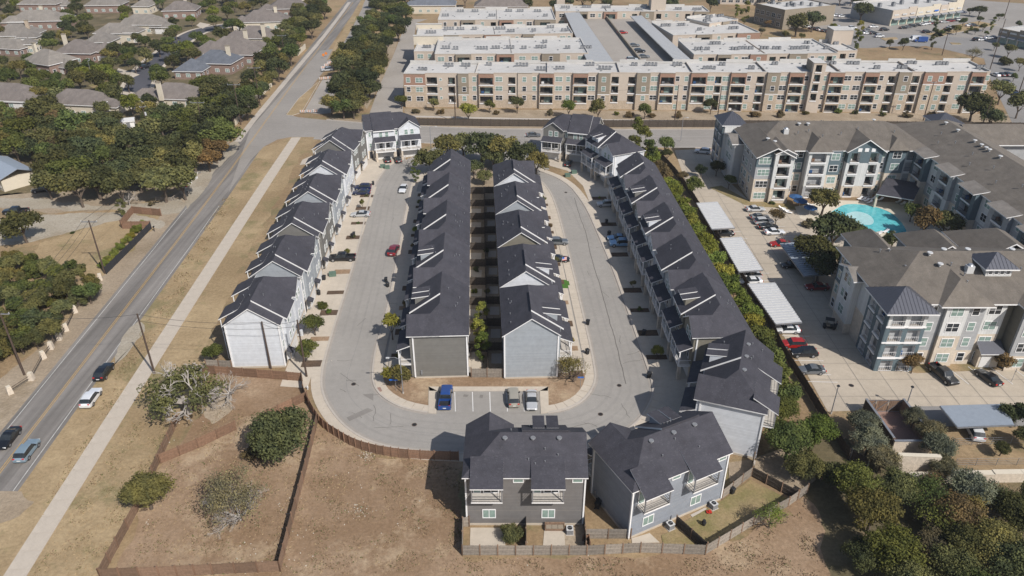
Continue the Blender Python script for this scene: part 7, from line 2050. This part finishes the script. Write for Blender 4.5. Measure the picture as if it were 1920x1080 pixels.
for k, (a, c) in enumerate(((1617, 1637), (1639, 1660), (1662, 1684))):
    q0, q1 = P(a, 772), P(c, 771)
    t = thing('yard_gate', f'braced wooden gate leaf of the bin yard, {["leftmost", "middle", "rightmost"][k]}', 'gate', (q0[0], q0[1], 0), 0, 'bin yard gates')
    L = q1[0] - q0[0]
    for i in range(6):
        b = MB(); b.box(L * i / 6, L * (i + 1) / 6 - .03, -.04, .04, .1, 2.4, 'wood_fence'); b.build('board', t)
    b = MB(); b.tube((0, -.08, .2), (L, -.08, 2.3), .06, .06, 'metal_grey', 4); b.build('brace', t)
    b = MB(); b.box(0, L, -.07, -.04, 2.3, 2.42, 'metal_grey'); b.box(0, L, -.07, -.04, .1, .2, 'metal_grey'); b.build('frame', t)
def chain(label, line, h=1.4):
    o = line[0]; t = thing('wire_fence', label, 'wire fence', (o[0], o[1], 0))
    pts = resample(line, 3.0)
    rl = MB()
    for i, p in enumerate(pts):
        b = MB(); b.tube((0, 0, 0), (0, 0, h), .04, .04, 'metal_grey', 5); b.build('post', t, (p[0] - o[0], p[1] - o[1], 0))
        if i:
            q = pts[i - 1]
            for z in (.3, .65, 1.0, h): rl.tube((q[0] - o[0], q[1] - o[1], z), (p[0] - o[0], p[1] - o[1], z), .018, .018, 'metal_grey', 3)
    rl.build('rail', t)
chain('thin wire fence above the long limestone wall', G((1790, 874), (1860, 873), (1990, 872)))
chain('thin wire fence below the lower right carport', G((1784, 836), (1860, 834), (1990, 830)))
# limestone posts with rails beside the thicket
posts = [(20, 738), (60, 712), (82, 672), (97, 654), (112, 637), (125, 620), (141, 586), (155, 568), (165, 557), (189, 525)]
for i, (px, py) in enumerate(posts):
    x, y = P(px, py); g = random.Random(i)
    t = thing('stone_post', f'rough pale limestone post beside the main road thicket, {nth(i, "nearest")}', 'stone post', (x, y, 0), g.uniform(0, 1), 'limestone posts')
    b = MB(); s = .42
    b.hexa([(-s, -s, 0), (s, -s, 0), (s, s, 0), (-s, s, 0)], [(-s * .85, -s * .8, 1.25), (s * .8, -s * .9, 1.35), (s * .9, s * .8, 1.3), (-s * .8, s * .9, 1.2)], 'stone_pale'); b.build('block', t)
    b = MB(); b.box(-.3, .3, -.3, .3, 1.3, 1.5, 'stucco_cream'); b.build('cap', t)
    if i:
        a = P(*posts[i - 1]); L = hypot(a[0] - x, a[1] - y)
        r = thing('rail_fence', f'dark rail between limestone posts, {nth(i - 1, "nearest")}', 'rail fence', (x, y, 0), atan2(a[1] - y, a[0] - x), 'rails between limestone posts')
        for z in (.5, .95):
            b = MB(); b.tube((.4, 0, z), (L - .4, 0, z), .05, .05, 'wood_dark', 5); b.build('rail', r)

# ------------------------------------------------------------------ poles, wires, lamps, signs
def pole(px, py, h, label, arm=2.6, deg=0, lean=0.0, insul=3, extra=None):
    x, y = P(px, py)
    t = thing('utility_pole', label, 'utility pole', (x, y, 0), radians(deg))
    b = MB(); b.tube((0, 0, 0), (lean, 0, h), .19, .12, 'pole_wood', 8); b.build('shaft', t)
    if arm:
        b = MB(); b.box(-arm / 2 + lean, arm / 2 + lean, -.07, .07, h - .45, h - .28, 'metal_grey'); b.build('crossarm', t)
        for i in range(insul):
            s = MB(); u = -arm / 2 + arm * i / (insul - 1) + lean; s.tube((u, 0, h - .28), (u, 0, h), .06, .05, 'metal_pale', 6); s.build('insulator', t)
    if extra == 'can':
        s = MB(); s.tube((.35, 0, h - 3.0), (.35, 0, h - 2.0), .28, .28, 'metal_pale', 10); s.build('transformer', t)
    return x, y, h
p1 = pole(46, 703, 12.6, 'wooden utility pole with a pale crossarm left of the thicket stone posts', 3.0, 0)
p2 = pole(290, 701, 12.1, 'bare wooden utility pole standing on the verge by the footpath', 0)
p3 = pole(197, 513, 12.4, 'wooden utility pole with crossarm at the end of the dark mesh fence', 3.2, 0)
p4 = pole(452, 234, 13.5, 'wooden utility pole with crossarm in the trees by the main road', 4.0, 0)
p5 = pole(488, 198, 13.5, 'taller wooden utility pole up the main road behind the first tree pole', 4.2, 0)
p6 = pole(385, 262, 12.0, 'wooden pole with crossarm rising out of the wood', 4.0, 0)
p7 = pole(283, 264, 11.0, 'pole with a pale transformer in the middle of the wood', 1.6, 20, extra='can')
p8 = pole(508, 691, 9.6, 'slim wooden pole in front of the white end wall', 0)
p9 = pole(575, 706, 11.4, 'wooden utility pole at the corner of the white end wall by the loop', 0, extra='can')
p10 = pole(854, 229, 12.0, 'dark wooden pole before the left half of the beige apartments', 0)
p11 = pole(1264, 237, 13.5, 'dark wooden pole before the middle of the beige apartments', 0)
p12 = pole(1343, 236, 13.0, 'dark wooden pole near the top left of the grey complex', 0)
p13 = pole(1731, 226, 13.0, 'wooden pole with a short arm before the right half of the beige apartments', 1.6)
p14 = pole(1838, 244, 11.0, 'leaning wooden pole by the oaks at the right', 0, lean=.8)
p15 = pole(1766, 104, 11.0, 'dark utility pole in the dry field behind the beige block', 0)
p16 = pole(1856, 130, 20.0, 'tall dark utility pole at the right edge of the dry field', 1.6)
p17 = pole(1803, 21, 16.0, 'tall dark pole beside the highway, left one', 0)
p18 = pole(1882, 36, 22.0, 'tall dark pole beside the highway, right one', 0)
p19 = pole(1909, 178, 12.0, 'dark pole in the car park at the right edge', 0)
p20 = pole(535, 115, 11.0, 'farthest utility pole up the main road', 3.6, 0)
def wire(a, c, sag=1.2, n=8, off=0.0, r=.03):
    pts = []
    for i in range(n + 1):
        f = i / n
        pts.append(Vector((a[0] + (c[0] - a[0]) * f + off, a[1] + (c[1] - a[1]) * f, a[2] - .1 + (c[2] - a[2]) * f - sag * 4 * f * (1 - f))))
    return pts, r
def wires(label, pairs):
    b = MB(); o = None
    for pts, r in pairs:
        for i in range(len(pts) - 1): b.tube(pts[i], pts[i + 1], r, r, 'black_plastic', 3, False)
    tag(b.build('overhead_wire', None), label, 'wire')
wires('thin overhead wires along the left side of the main road', [wire(p1, p3, 1.5, off=o) for o in (-1.3, 0, 1.3)] + [wire(p3, p4, 2.2, 14, off=o) for o in (-1.3, 1.3)] + [wire(p4, p5, .8, off=o) for o in (-1.6, 1.6)] + [wire(p5, p20, 1.5, off=o) for o in (-1.6, 1.6)])
wires('thin overhead wires crossing the verge to the white end wall poles', [wire(p1, p2, 1.0), wire(p2, p8, .8), wire(p8, p9, .5), wire((p2[0], p2[1], 10.8), (p9[0], p9[1], 10.2), 1.0)])
wires('thin overhead wires along the fence of the cross road', [wire(p10, p11, 2.0, 12), wire(p11, p12, .6), wire(p12, p13, 2.0, 12), wire((p10[0] - 40, p10[1] + 3, 12), p10, 1.0)])
def lamp(px, py, h, label, arm=1.8, deg=180, r=.07):
    x, y = P(px, py)
    t = thing('street_lamp', label, 'street lamp', (x, y, 0), radians(deg))
    b = MB(); b.tube((0, 0, 0), (0, 0, .35), .16, .14, 'concrete_pale', 8); b.build('base', t)
    b = MB(); b.tube((0, 0, .35), (0, 0, h), r * 1.3, r, 'metal_grey', 8); b.build('mast', t)
    if arm:
        b = MB(); b.tube((0, 0, h - .3), (arm * .5, 0, h + .1), r * .7, r * .6, 'metal_grey', 6); b.tube((arm * .5, 0, h + .1), (arm, 0, h), r * .6, r * .6, 'metal_grey', 6); b.build('arm', t)
        b = MB(); b.box(arm - .1, arm + .45, -.12, .12, h - .08, h + .06, 'metal_pale'); b.build('lamp_head', t)
    else:
        b = MB(); b.tube((0, 0, h), (0, 0, h + .15), .28, .2, 'black_plastic', 10); b.build('lamp_head', t)
    return t
lamp(756, 738, 7.2, 'grey street lamp on the grass corner left of the parking bay')
lamp(809, 293, 9.0, 'grey street lamp beside the white duplex at the back left bend', 1.6, 0)
lamp(1558, 776, 5.5, 'black lamp post beside the dark fence in the concrete car park', 0)
lamp(1697, 768, 4.5, 'short black lamp post by the bin yard gates', 0)
lamp(176, 156, 8.5, 'pale street lamp among the neighbourhood trees', .8, 90)
lamp(1276, 265, 7.5, 'thin street lamp at the top of the concrete car park', 1.2, 0)
lamp(1186, 104, 6.0, 'thin lamp on the car deck between parked cars', .8, 0)
x, y = P(743, 733)
t = thing('street_sign', 'small blue street name sign on a post left of the parking bay', 'street sign', (x, y, 0))
b = MB(); b.tube((0, 0, 0), (0, 0, 2.5), .04, .04, 'metal_grey', 6); b.build('post', t)
b = MB(); b.box(-1.0, .6, -.03, .03, 2.15, 2.4, 'blue_sign'); b.build('name_plate', t)
b = MB(); b.box(-.03, .03, -.5, .5, 2.45, 2.68, 'blue_sign'); b.build('name_plate', t)
x, y = P(1088, 727)
t = thing('street_sign', 'small blue sign on a post right of the parking bay', 'street sign', (x, y, 0))
b = MB(); b.tube((0, 0, 0), (0, 0, 2.3), .04, .04, 'metal_grey', 6); b.build('post', t); b = MB(); b.box(-.5, .5, -.03, .03, 2.0, 2.25, 'blue_sign'); b.build('name_plate', t)
def octagon_sign(px, py, label, deg=0):
    x, y = P(px, py)
    t = thing('stop_sign', label, 'stop sign', (x, y, 0), radians(deg))
    b = MB(); b.tube((0, 0, 0), (0, 0, 2.2), .04, .04, 'metal_grey', 6); b.build('post', t)
    b = MB(); ring = [(cos(pi / 8 + k * pi / 4) * .38, sin(pi / 8 + k * pi / 4) * .38) for k in range(8)]
    b.poly([(u, -.05, 2.4 + w) for u, w in ring], 'red_paint'); b.poly([(u, -.03, 2.4 + w) for u, w in ring[::-1]], 'metal_pale'); b.build('plate', t)
    cu = bpy.data.curves.new('lettering', 'FONT'); cu.body = 'STOP'; cu.size = .26; cu.align_x = 'CENTER'; cu.align_y = 'CENTER'; cu.materials.append(M['trim_white'])
    tmp = bpy.data.objects.new('lettering', cu); COL.objects.link(tmp)
    me = bpy.data.meshes.new_from_object(tmp); bpy.data.objects.remove(tmp)
    o = put('lettering', me, t, (0, -.056, 2.4)); o.rotation_euler = (pi / 2, 0, 0)
octagon_sign(984, 268, 'small red stop sign where the loop meets the cross road', 160)
octagon_sign(1896, 716, 'small pale backed sign in the strip beside the black saloon', 60)
# barricades closing the lane
for i, (px, py) in enumerate([(568, 213), (580, 212.5), (592, 212), (603, 151), (611, 150), (619, 149), (606, 130), (612, 125), (618, 121), (625, 117)]):
    x, y = P(px, py)
    t = thing('barricade', f'white and orange road barricade at the closed lane, {nth(i, "nearest")}', 'barricade', (x, y, 0), radians(-8 if i < 6 else 40), 'road barricades')
    for z in (.5, .95):
        b = MB(); b.box(-1.0, 1.0, -.03, .03, z, z + .25, 'trim_white'); b.box(-.4, -.1, -.035, -.031, z, z + .25, 'orange_sign'); b.box(.3, .6, -.035, -.031, z, z + .25, 'orange_sign'); b.build('board', t)
    for s in (-.85, .85):
        b = MB(); b.tube((s, -.35, 0), (s, 0, 1.2), .03, .03, 'metal_grey', 4); b.tube((s, .35, 0), (s, 0, 1.2), .03, .03, 'metal_grey', 4); b.build('leg', t)
for i, (px, py) in enumerate([(607, 110), (612, 107)]):
    x, y = P(px, py)
    t = thing('road_sign', f'orange diamond warning sign on the median, {("left", "right")[i]} one', 'warning sign', (x, y, 0))
    b = MB(); b.tube((0, 0, 0), (0, 0, 1.4), .04, .04, 'metal_grey', 5); b.build('post', t)
    b = MB(); b.hexa([(0, -.04, .9), (.7, -.04, 1.6), (0, -.04, 2.3), (-.7, -.04, 1.6)], [(0, 0, .9), (.7, 0, 1.6), (0, 0, 2.3), (-.7, 0, 1.6)], 'orange_sign'); b.build('plate', t)
# ------------------------------------------------------------------ bins, condensers, patios and other small things
def wheelie(px, py, label, deg=0, lid='black_plastic', n='trash_bin', body='black_plastic'):
    x, y = P(px, py)
    t = thing(n, label, 'bin', (x, y, 0), radians(deg), 'wheeled bins')
    b = MB(); s = .29
    b.hexa([(-s * .8, -s * .9, .08), (s * .8, -s * .9, .08), (s * .8, s * .9, .08), (-s * .8, s * .9, .08)], [(-s, -s * 1.15, 1.0), (s, -s * 1.15, 1.0), (s, s * 1.15, 1.0), (-s, s * 1.15, 1.0)], body); b.build('body', t)
    b = MB(); b.hexa([(-.32, -.38, 1.0), (.32, -.38, 1.0), (.32, .38, 1.0), (-.32, .38, 1.0)], [(-.28, -.3, 1.1), (.28, -.3, 1.12), (.28, .3, 1.12), (-.28, .3, 1.1)], lid); b.build('lid', t)
    for sx in (-.27, .27):
        b = MB(); b.tube((sx - .03, .3, .12), (sx + .03, .3, .12), .12, .12, 'tyre', 8); b.build('wheel', t)
    b = MB(); b.tube((-.25, .42, .95), (.25, .42, .95), .02, .02, 'black_plastic', 4); b.build('handle', t)
BL = [(724, 529, 'on the kerb of the left loop street, farther of two'), (727, 538, 'on the kerb of the left loop street, nearer of two'), (1102, 609, 'standing open at the kerb of the right loop street'), (700, 347, 'beside the top left driveway'), (661, 446, 'by a driveway bed of the left row, farther one'), (664, 443, 'leaning by the far bin of the left row'),
      (598, 553, 'before the second left row house, nearer one'), (608, 525, 'before the second left row house, farther one'), (1101, 664, 'at the near end of the right middle row'), (1207, 628, 'under the small tree of the shaded right street'), (1137, 419, 'by the shaded drives, farther one'), (1142, 441, 'by the shaded drives next to the blue cars'),
      (1217, 708, 'at the shaded lower right bend'), (1372, 925, 'inside the right back yard by the fence'), (1120, 953, 'in the side yard of the blue grey duplex, nearer one'), (1122, 947, 'in the side yard of the blue grey duplex, farther one'), (738, 292, 'by the black cars of the white back duplex'), (1296, 768, 'beside the blue grey duplex at the lower bend')]
for i, (px, py, l) in enumerate(BL): wheelie(px, py, 'black wheeled bin ' + l, i * 37 % 90)
x, y = P(235, 149); wheelie(235, 150, 'blue recycling bin at the kerb of the neighbourhood street', 20, 'blue_sign', body='blue_sign')
def condenser(px, py, label, deg=0):
    x, y = P(px, py)
    t = thing('air_conditioner', label, 'air conditioner', (x, y, 0), radians(deg), 'air conditioner units')
    b = MB(); b.box(-.55, .55, -.55, .55, .0, .08, 'concrete_pale'); b.build('slab', t)
    b = MB(); b.box(-.42, .42, -.42, .42, .08, .86, 'unit_grey'); b.build('casing', t)
    b = MB(); b.box(-.45, .45, -.45, .45, .86, .92, 'metal_pale'); b.tube((0, 0, .92), (0, 0, .95), .33, .33, 'black_plastic', 12); b.build('top', t)
    b = MB()
    for k in range(3): b.box(-.3, .3, -.03, .03, .952 + k * .004, .956 + k * .004, 'metal_grey') if k == 0 else None
    b.build('fan', t)
    b = MB(); b.tube((-.4, .45, .3), (-.4, .9, .5), .03, .03, 'black_plastic', 4); b.build('pipe', t)
for px, py, l, d in [(1068, 999, 'behind the dark duplex by its right yard fence', 0), (1256, 990, 'behind the blue grey duplex beside the dividing fence', 27), (1337, 952, 'behind the blue grey duplex by the red toy', 27), (1838, 668, 'in the mulch bed, left of three', 0), (1846, 674, 'in the mulch bed, middle of three', 0), (1852, 668, 'in the mulch bed, right of three', 0)]:
    condenser(px, py, 'grey air conditioner ' + l, d)
for k in range(8):
    y = 107 + k * 8.1; x = -7.9 - (y - 103) * .043
    t = None
    px = 960 + x * FOC / (y * CT + CAM_H * ST); py = YH + FOC * CAM_H / ((y * CT + CAM_H * ST) * CT)
    condenser(px, py, f'against the left middle row in the narrow lane, {nth(k, "nearest")}', 0)
for n, pts, m in [('patio', [(882, 990), (945, 990), (948, 1030), (881, 1030)], 'concrete'), ('patio', [(1021, 989), (1058, 989), (1060, 1024), (1018, 1024)], 'concrete'), ('patio', [(1184, 1010), (1218, 1000), (1237, 1018), (1185, 1019)], 'concrete'), ('patio', [(1294, 966), (1322, 952), (1350, 978), (1319, 992)], 'concrete_pale'),
                  ('patio', [(1412, 862), (1452, 880), (1450, 893), (1416, 880)], 'concrete_pale'), ('yard_lawn', [(1240, 1004), (1268, 992), (1318, 1034), (1245, 1030)], 'lawn'), ('yard_lawn', [(1270, 986), (1352, 940), (1406, 900), (1486, 940), (1410, 982), (1326, 1030)], 'lawn'), ('yard_dirt', [(1058, 990), (1094, 985), (1096, 1034), (1060, 1034)], 'bare_dirt'),
                  ('yard_gravel', [(1418, 858), (1500, 830), (1530, 900), (1490, 930), (1412, 890)], 'bare_dirt'), ('turf_square', [(1048, 524), (1066, 526), (1070, 541), (1051, 541)], 'astroturf'), ('utility_gravel', [(1365, 868), (1410, 862), (1412, 885), (1368, 905)], 'bare_dirt'),
                  ('lane_patio', [(884, 660), (898, 660), (900, 704), (884, 704)], 'concrete'), ('garage_path', [(585, 292), (567, 300), (562, 310), (588, 306)], 'concrete')]:
    sheet(n, PL(pts), .045, m)
x, y = P(1060, 1020); fence('small brown compost box in the dark duplex yard', G((1093, 1014), (1104, 1013), (1106, 1026)), 1.0, 'wood_brown', 'wood_brown', step=1.2, pick_w=.3, cat='garden box', name='garden_box')
def sofa(px, py, label, deg):
    x, y = P(px, py)
    t = thing('patio_sofa', label, 'patio sofa', (x, y, 0), radians(deg))
    b = MB(); b.box(-1.3, 1.3, -.4, .4, .1, .42, 'wood_fence'); b.build('seat', t)
    b = MB(); b.box(-1.3, 1.3, .3, .45, .42, .85, 'wood_fence'); b.build('backrest', t)
    for s in (-1.3, 1.2):
        b = MB(); b.box(s, s + .1, -.4, .4, .42, .62, 'wood_fence'); b.build('armrest', t)
    for i in range(3):
        b = MB(); b.box(-1.15 + i * .78, -.42 + i * .78, -.35, .28, .42, .52, 'stucco_taupe'); b.build('cushion', t)
sofa(1040, 992, 'brown corner sofa on the patio of the dark duplex', 0)
x, y = P(1319, 985)
t = thing('grill', 'black kettle grill on the pale patio', 'grill', (x, y, 0))
b = MB(); b.tube((0, 0, .0), (0, 0, .55), .22, .3, 'black_plastic', 10); b.build('cover', t); b = MB(); b.tube((0, 0, .55), (0, 0, 1.0), .34, .18, 'black_plastic', 12); b.build('lid', t)
x, y = P(1329, 962)
t = thing('toy', 'small red toy car beside the pale patio', 'toy', (x, y, 0)); b = MB(); b.box(-.35, .35, -.2, .2, .12, .3, 'red_paint'); b.box(-.1, .25, -.17, .17, .3, .45, 'red_paint'); b.build('body', t)
for s in (-.22, .22):
    b = MB(); b.tube((s, -.22, .1), (s, .22, .1), .1, .1, 'tyre', 8); b.build('wheel', t)
# hydrant, transformer boxes, flag, mailbox
x, y = P(577, 730)
t = thing('fire_hydrant', 'small silver fire hydrant at the lower left bend', 'fire hydrant', (x, y, 0))
b = MB(); b.tube((0, 0, 0), (0, 0, .6), .13, .12, 'metal_pale', 8); b.build('body', t); b = MB(); b.tube((0, 0, .6), (0, 0, .78), .15, .04, 'metal_pale', 8); b.build('bonnet', t); b = MB(); b.tube((-.22, 0, .45), (.22, 0, .45), .06, .06, 'metal_pale', 6); b.build('outlet', t)
for i, (px, py, l) in enumerate([(624, 517, 'beside the second house of the left row'), (718, 314, 'by the white back duplex, left one'), (726, 316, 'by the white back duplex, right one'), (1076, 325, 'in the bed before the dark back duplex'), (1064, 331, 'low in the back right bed')]):
    x, y = P(px, py)
    t = thing('transformer_box', 'green utility box ' + l, 'utility box', (x, y, 0), .2, 'green utility boxes')
    b = MB(); b.box(-.7, .7, -.55, .55, 0, .75, 'green_box'); b.build('cabinet', t); b = MB(); b.box(-.74, .74, -.6, .6, .75, .82, 'green_box'); b.build('lid', t)
x, y = P(1049, 516)
t = thing('flag', 'small striped flag on a porch post of the right middle row', 'flag', (x, y, 0), .3)
b = MB(); b.tube((0, 0, 0), (.5, 0, 4.2), .03, .03, 'metal_pale', 5); b.build('pole', t)
b = MB()
for i in range(7): b.box(.5 + .0 * i, 1.5, -.01, .01, 3.4 + i * .11, 3.51 + i * .11, 'red_paint' if i % 2 == 0 else 'trim_white')
b.box(.5, .95, -.02, .02, 3.79, 4.17, 'blue_sign'); b.build('cloth', t)
for i, (px, py, l) in enumerate([(290, 434, 'at the end of the dark mesh fence'), (353, 368, 'beside the gravel lane')]):
    x, y = P(px, py)
    t = thing('mailbox', 'dark post mailbox ' + l, 'mailbox', (x, y, 0))
    b = MB(); b.box(-.06, .06, -.06, .06, 0, 1.1, 'wood_dark'); b.build('post', t); b = MB(); b.box(-.14, .14, -.25, .25, 1.1, 1.35, 'black_plastic'); b.build('box', t)
# junk pile by the lane
gj = random.Random(8)
for i in range(16):
    px = 340 + gj.uniform(0, 48); py = 352 - (px - 340) * .78 + gj.uniform(-6, 6)
    x, y = P(px, py)
    t = thing('crate', f'old crate or can in the jumble beside the gravel lane, {nth(i)}' if i < 20 else '', 'crate', (x, y, 0), gj.uniform(0, 3), 'jumble beside the gravel lane')
    c = pick(gj, ('trim_white', 'metal_pale', 'blue_cloth', 'wood_grey', 'red_paint', 'stucco_cream', 'wood_grey'))
    s = gj.uniform(.3, .6)
    b = MB(); b.box(-s, s, -s * .8, s * .8, 0, s * 1.4, c); b.build('box', t); b = MB(); b.box(-s * 1.05, s * 1.05, -s * .85, s * .85, s * 1.4, s * 1.5, pick(gj, ('wood_grey', 'metal_grey'))); b.build('lid', t)
# pool furniture
for i, (px, py, r) in enumerate([(1489, 383, 1.7), (1498, 391, 1.8), (1517, 404, 1.7)]):
    x, y = P(px, py)
    t = thing('parasol', f'blue parasol on the pool terrace, {("farthest", "middle", "nearest")[i]} of three', 'parasol', (x, y, 0), 0, 'pool parasols')
    b = MB(); b.tube((0, 0, 0), (0, 0, 2.5), .04, .04, 'metal_pale', 6); b.build('pole', t)
    b = MB()
    for k in range(8):
        a0, a1 = k * pi / 4, (k + 1) * pi / 4
        b.poly([(cos(a0) * r, sin(a0) * r, 2.15), (cos(a1) * r, sin(a1) * r, 2.15), (0, 0, 2.75)], 'blue_cloth')
        b.poly([(cos(a0) * r, sin(a0) * r, 2.0), (cos(a1) * r, sin(a1) * r, 2.0), (cos(a1) * r, sin(a1) * r, 2.15), (cos(a0) * r, sin(a0) * r, 2.15)], 'blue_cloth')
    b.build('canopy', t)
LP = [(1466, 392), (1472, 396), (1478, 400), (1506, 382), (1512, 384), (1518, 386), (1612, 374), (1618, 376), (1624, 378), (1630, 381), (1637, 374), (1650, 376), (1660, 436), (1672, 440), (1648, 440), (1684, 380), (1692, 384)]
for i, (px, py) in enumerate(LP):
    x, y = P(px, py)
    t = thing('sun_lounger', f'pale sun lounger on the pool terrace, {nth(i)}' if i < 20 else '', 'sun lounger', (x, y, 0), radians(60 if i < 6 else -60), 'pool loungers')
    b = MB(); b.box(-.32, .32, -.9, .3, .3, .38, 'trim_white'); b.build('seat', t)
    b = MB(); b.hexa([(-.32, .3, .3), (.32, .3, .3), (.32, .9, .7), (-.32, .9, .7)], [(-.32, .3, .38), (.32, .3, .38), (.32, .87, .78), (-.32, .87, .78)], 'trim_white'); b.build('backrest', t)
    for sx in (-.28, .24):
        for sy in (-.8, .2): b = MB(); b.box(sx, sx + .05, sy, sy + .05, 0, .3, 'metal_grey'); b.build('leg', t)
# golf cart and the person beside it
x, y = P(1554, 615)
t = thing('golf_cart', 'small black golf cart in the shade of the corner tower complex', 'golf cart', (x, y, 0), radians(160))
b = MB(); b.box(-1.1, 1.1, -.55, .55, .3, .65, 'black_plastic'); b.box(-1.1, -.7, -.5, .5, .64, .9, 'black_plastic'); b.build('body', t)
b = MB(); b.box(-.1, .5, -.5, .5, .65, .85, 'stucco_taupe'); b.box(.45, .6, -.5, .5, .85, 1.3, 'stucco_taupe'); b.build('seat', t)
b = MB(); b.box(-.7, .9, -.6, .6, 1.9, 1.97, 'black_plastic'); b.build('roof', t)
for sx in (-.65, .85):
    for sy in (-.52, .52): b = MB(); b.tube((sx, sy, .65), (sx, sy, 1.9), .025, .025, 'metal_dark', 4); b.build('post', t)
for sx in (-.8, .8):
    for sy in (-.5, .5): b = MB(); b.tube((sx, sy - .08, .25), (sx, sy + .08, .25), .25, .25, 'tyre', 10); b.build('wheel', t)
b = MB(); b.tube((-.35, .2, .95), (-.3, .2, 1.0), .18, .18, 'black_plastic', 8); b.build('steering_wheel', t)
def person(px, py, label, deg):
    x, y = P(px, py)
    t = thing('person', label, 'person', (x, y, 0), radians(deg))
    sk = [((0, 0, .95), .13), ((0, 0, 1.15), .125), ((0, 0, 1.38), .15), ((0, 0, 1.5), .06), ((0, 0, 1.66), .10), ((.0, -.01, 1.74), .085),
          ((.18, 0, 1.42), .06), ((.25, -.05, 1.14), .045), ((.23, -.16, .92), .035), ((-.18, 0, 1.42), .06), ((-.25, .03, 1.14), .045), ((-.24, -.06, .9), .035),
          ((.1, 0, .88), .095), ((.11, -.04, .5), .065), ((.11, 0, .08), .045), ((.11, -.13, .04), .04), ((-.1, 0, .88), .095), ((-.12, .06, .5), .065), ((-.12, .12, .08), .045), ((-.12, 0, .04), .04)]
    ed = [(0, 1), (1, 2), (2, 3), (3, 4), (4, 5), (2, 6), (6, 7), (7, 8), (2, 9), (9, 10), (10, 11), (0, 12), (12, 13), (13, 14), (14, 15), (0, 16), (16, 17), (17, 18), (18, 19)]
    me = bpy.data.meshes.new('body'); me.from_pydata([p for p, r in sk], ed, []); me.materials.append(M['cloth_dark'])
    o = put('body', me, t)
    o.modifiers.new('skin', 'SKIN'); o.modifiers.new('sub', 'SUBSURF').levels = 1
    for i, (p, r) in enumerate(sk): me.skin_vertices[0].data[i].radius = (r, r)
    me.skin_vertices[0].data[0].use_root = True
    b = MB(); b.tube((0, -.03, 1.6), (0, -.03, 1.74), .095, .1, 'skin', 10); b.build('head', t)
    b = MB(); b.tube((0, .015, 1.68), (0, .01, 1.82), .11, .07, 'black_plastic', 10); b.build('hair', t)
person(1566, 618, 'person in dark clothes standing beside the golf cart', 40)
# balcony furniture behind the two lower duplexes
for i, (px, py, z, c) in enumerate([(1018, 915, 5.9, 'black_plastic'), (1033, 916, 5.9, 'black_plastic'), (1212, 938, 5.9, 'red_paint'), (1222, 936, 5.9, 'trim_white'), (1240, 926, 5.9, 'green_box'), (1330, 893, 5.9, 'black_plastic')]):
    x, y = P(px, py, z)
    t = thing('balcony_chair', ['dark chair at the left of the right balcony of the dark duplex', 'dark chair at the right of the right balcony of the dark duplex', 'red stool on the left balcony of the blue grey duplex', 'white chair on the left balcony of the blue grey duplex', 'green planter chair on the left balcony of the blue grey duplex', 'dark chair on the right balcony of the blue grey duplex'][i], 'chair', (x, y, z - .04), .3 * i)
    b = MB(); b.box(-.25, .25, -.25, .25, .38, .45, c); b.build('seat', t)
    b = MB(); b.box(-.25, .25, .2, .27, .45, .85, c); b.build('backrest', t)
    for sx in (-.22, .18):
        for sy in (-.22, .18): b = MB(); b.box(sx, sx + .04, sy, sy + .04, 0, .38, c); b.build('leg', t)

# ------------------------------------------------------------------ light haze in the air
hm = bpy.data.materials.new('haze')
hm.use_nodes = True
hm.node_tree.nodes.clear()
_o = hm.node_tree.nodes.new('ShaderNodeOutputMaterial'); _v = hm.node_tree.nodes.new('ShaderNodeVolumePrincipled')
_v.inputs['Color'].default_value = (0.80, 0.86, 0.95, 1); _v.inputs['Density'].default_value = 0.00013; _v.inputs['Anisotropy'].default_value = 0.2
hm.node_tree.links.new(_v.outputs[0], _o.inputs['Volume'])
b = MB(); b.box(-1700, 1700, -350, 2500, -1.0, 84.0, 'haze') if M.setdefault('haze', hm) else None
hz = b.build('haze'); hz['kind'] = 'stuff'; hz['label'] = 'faint daylight haze filling the air'
SC.cycles.volume_bounces = 0
for l in LABELS:
    if len(l.split()) > 16: print('LONG', l)
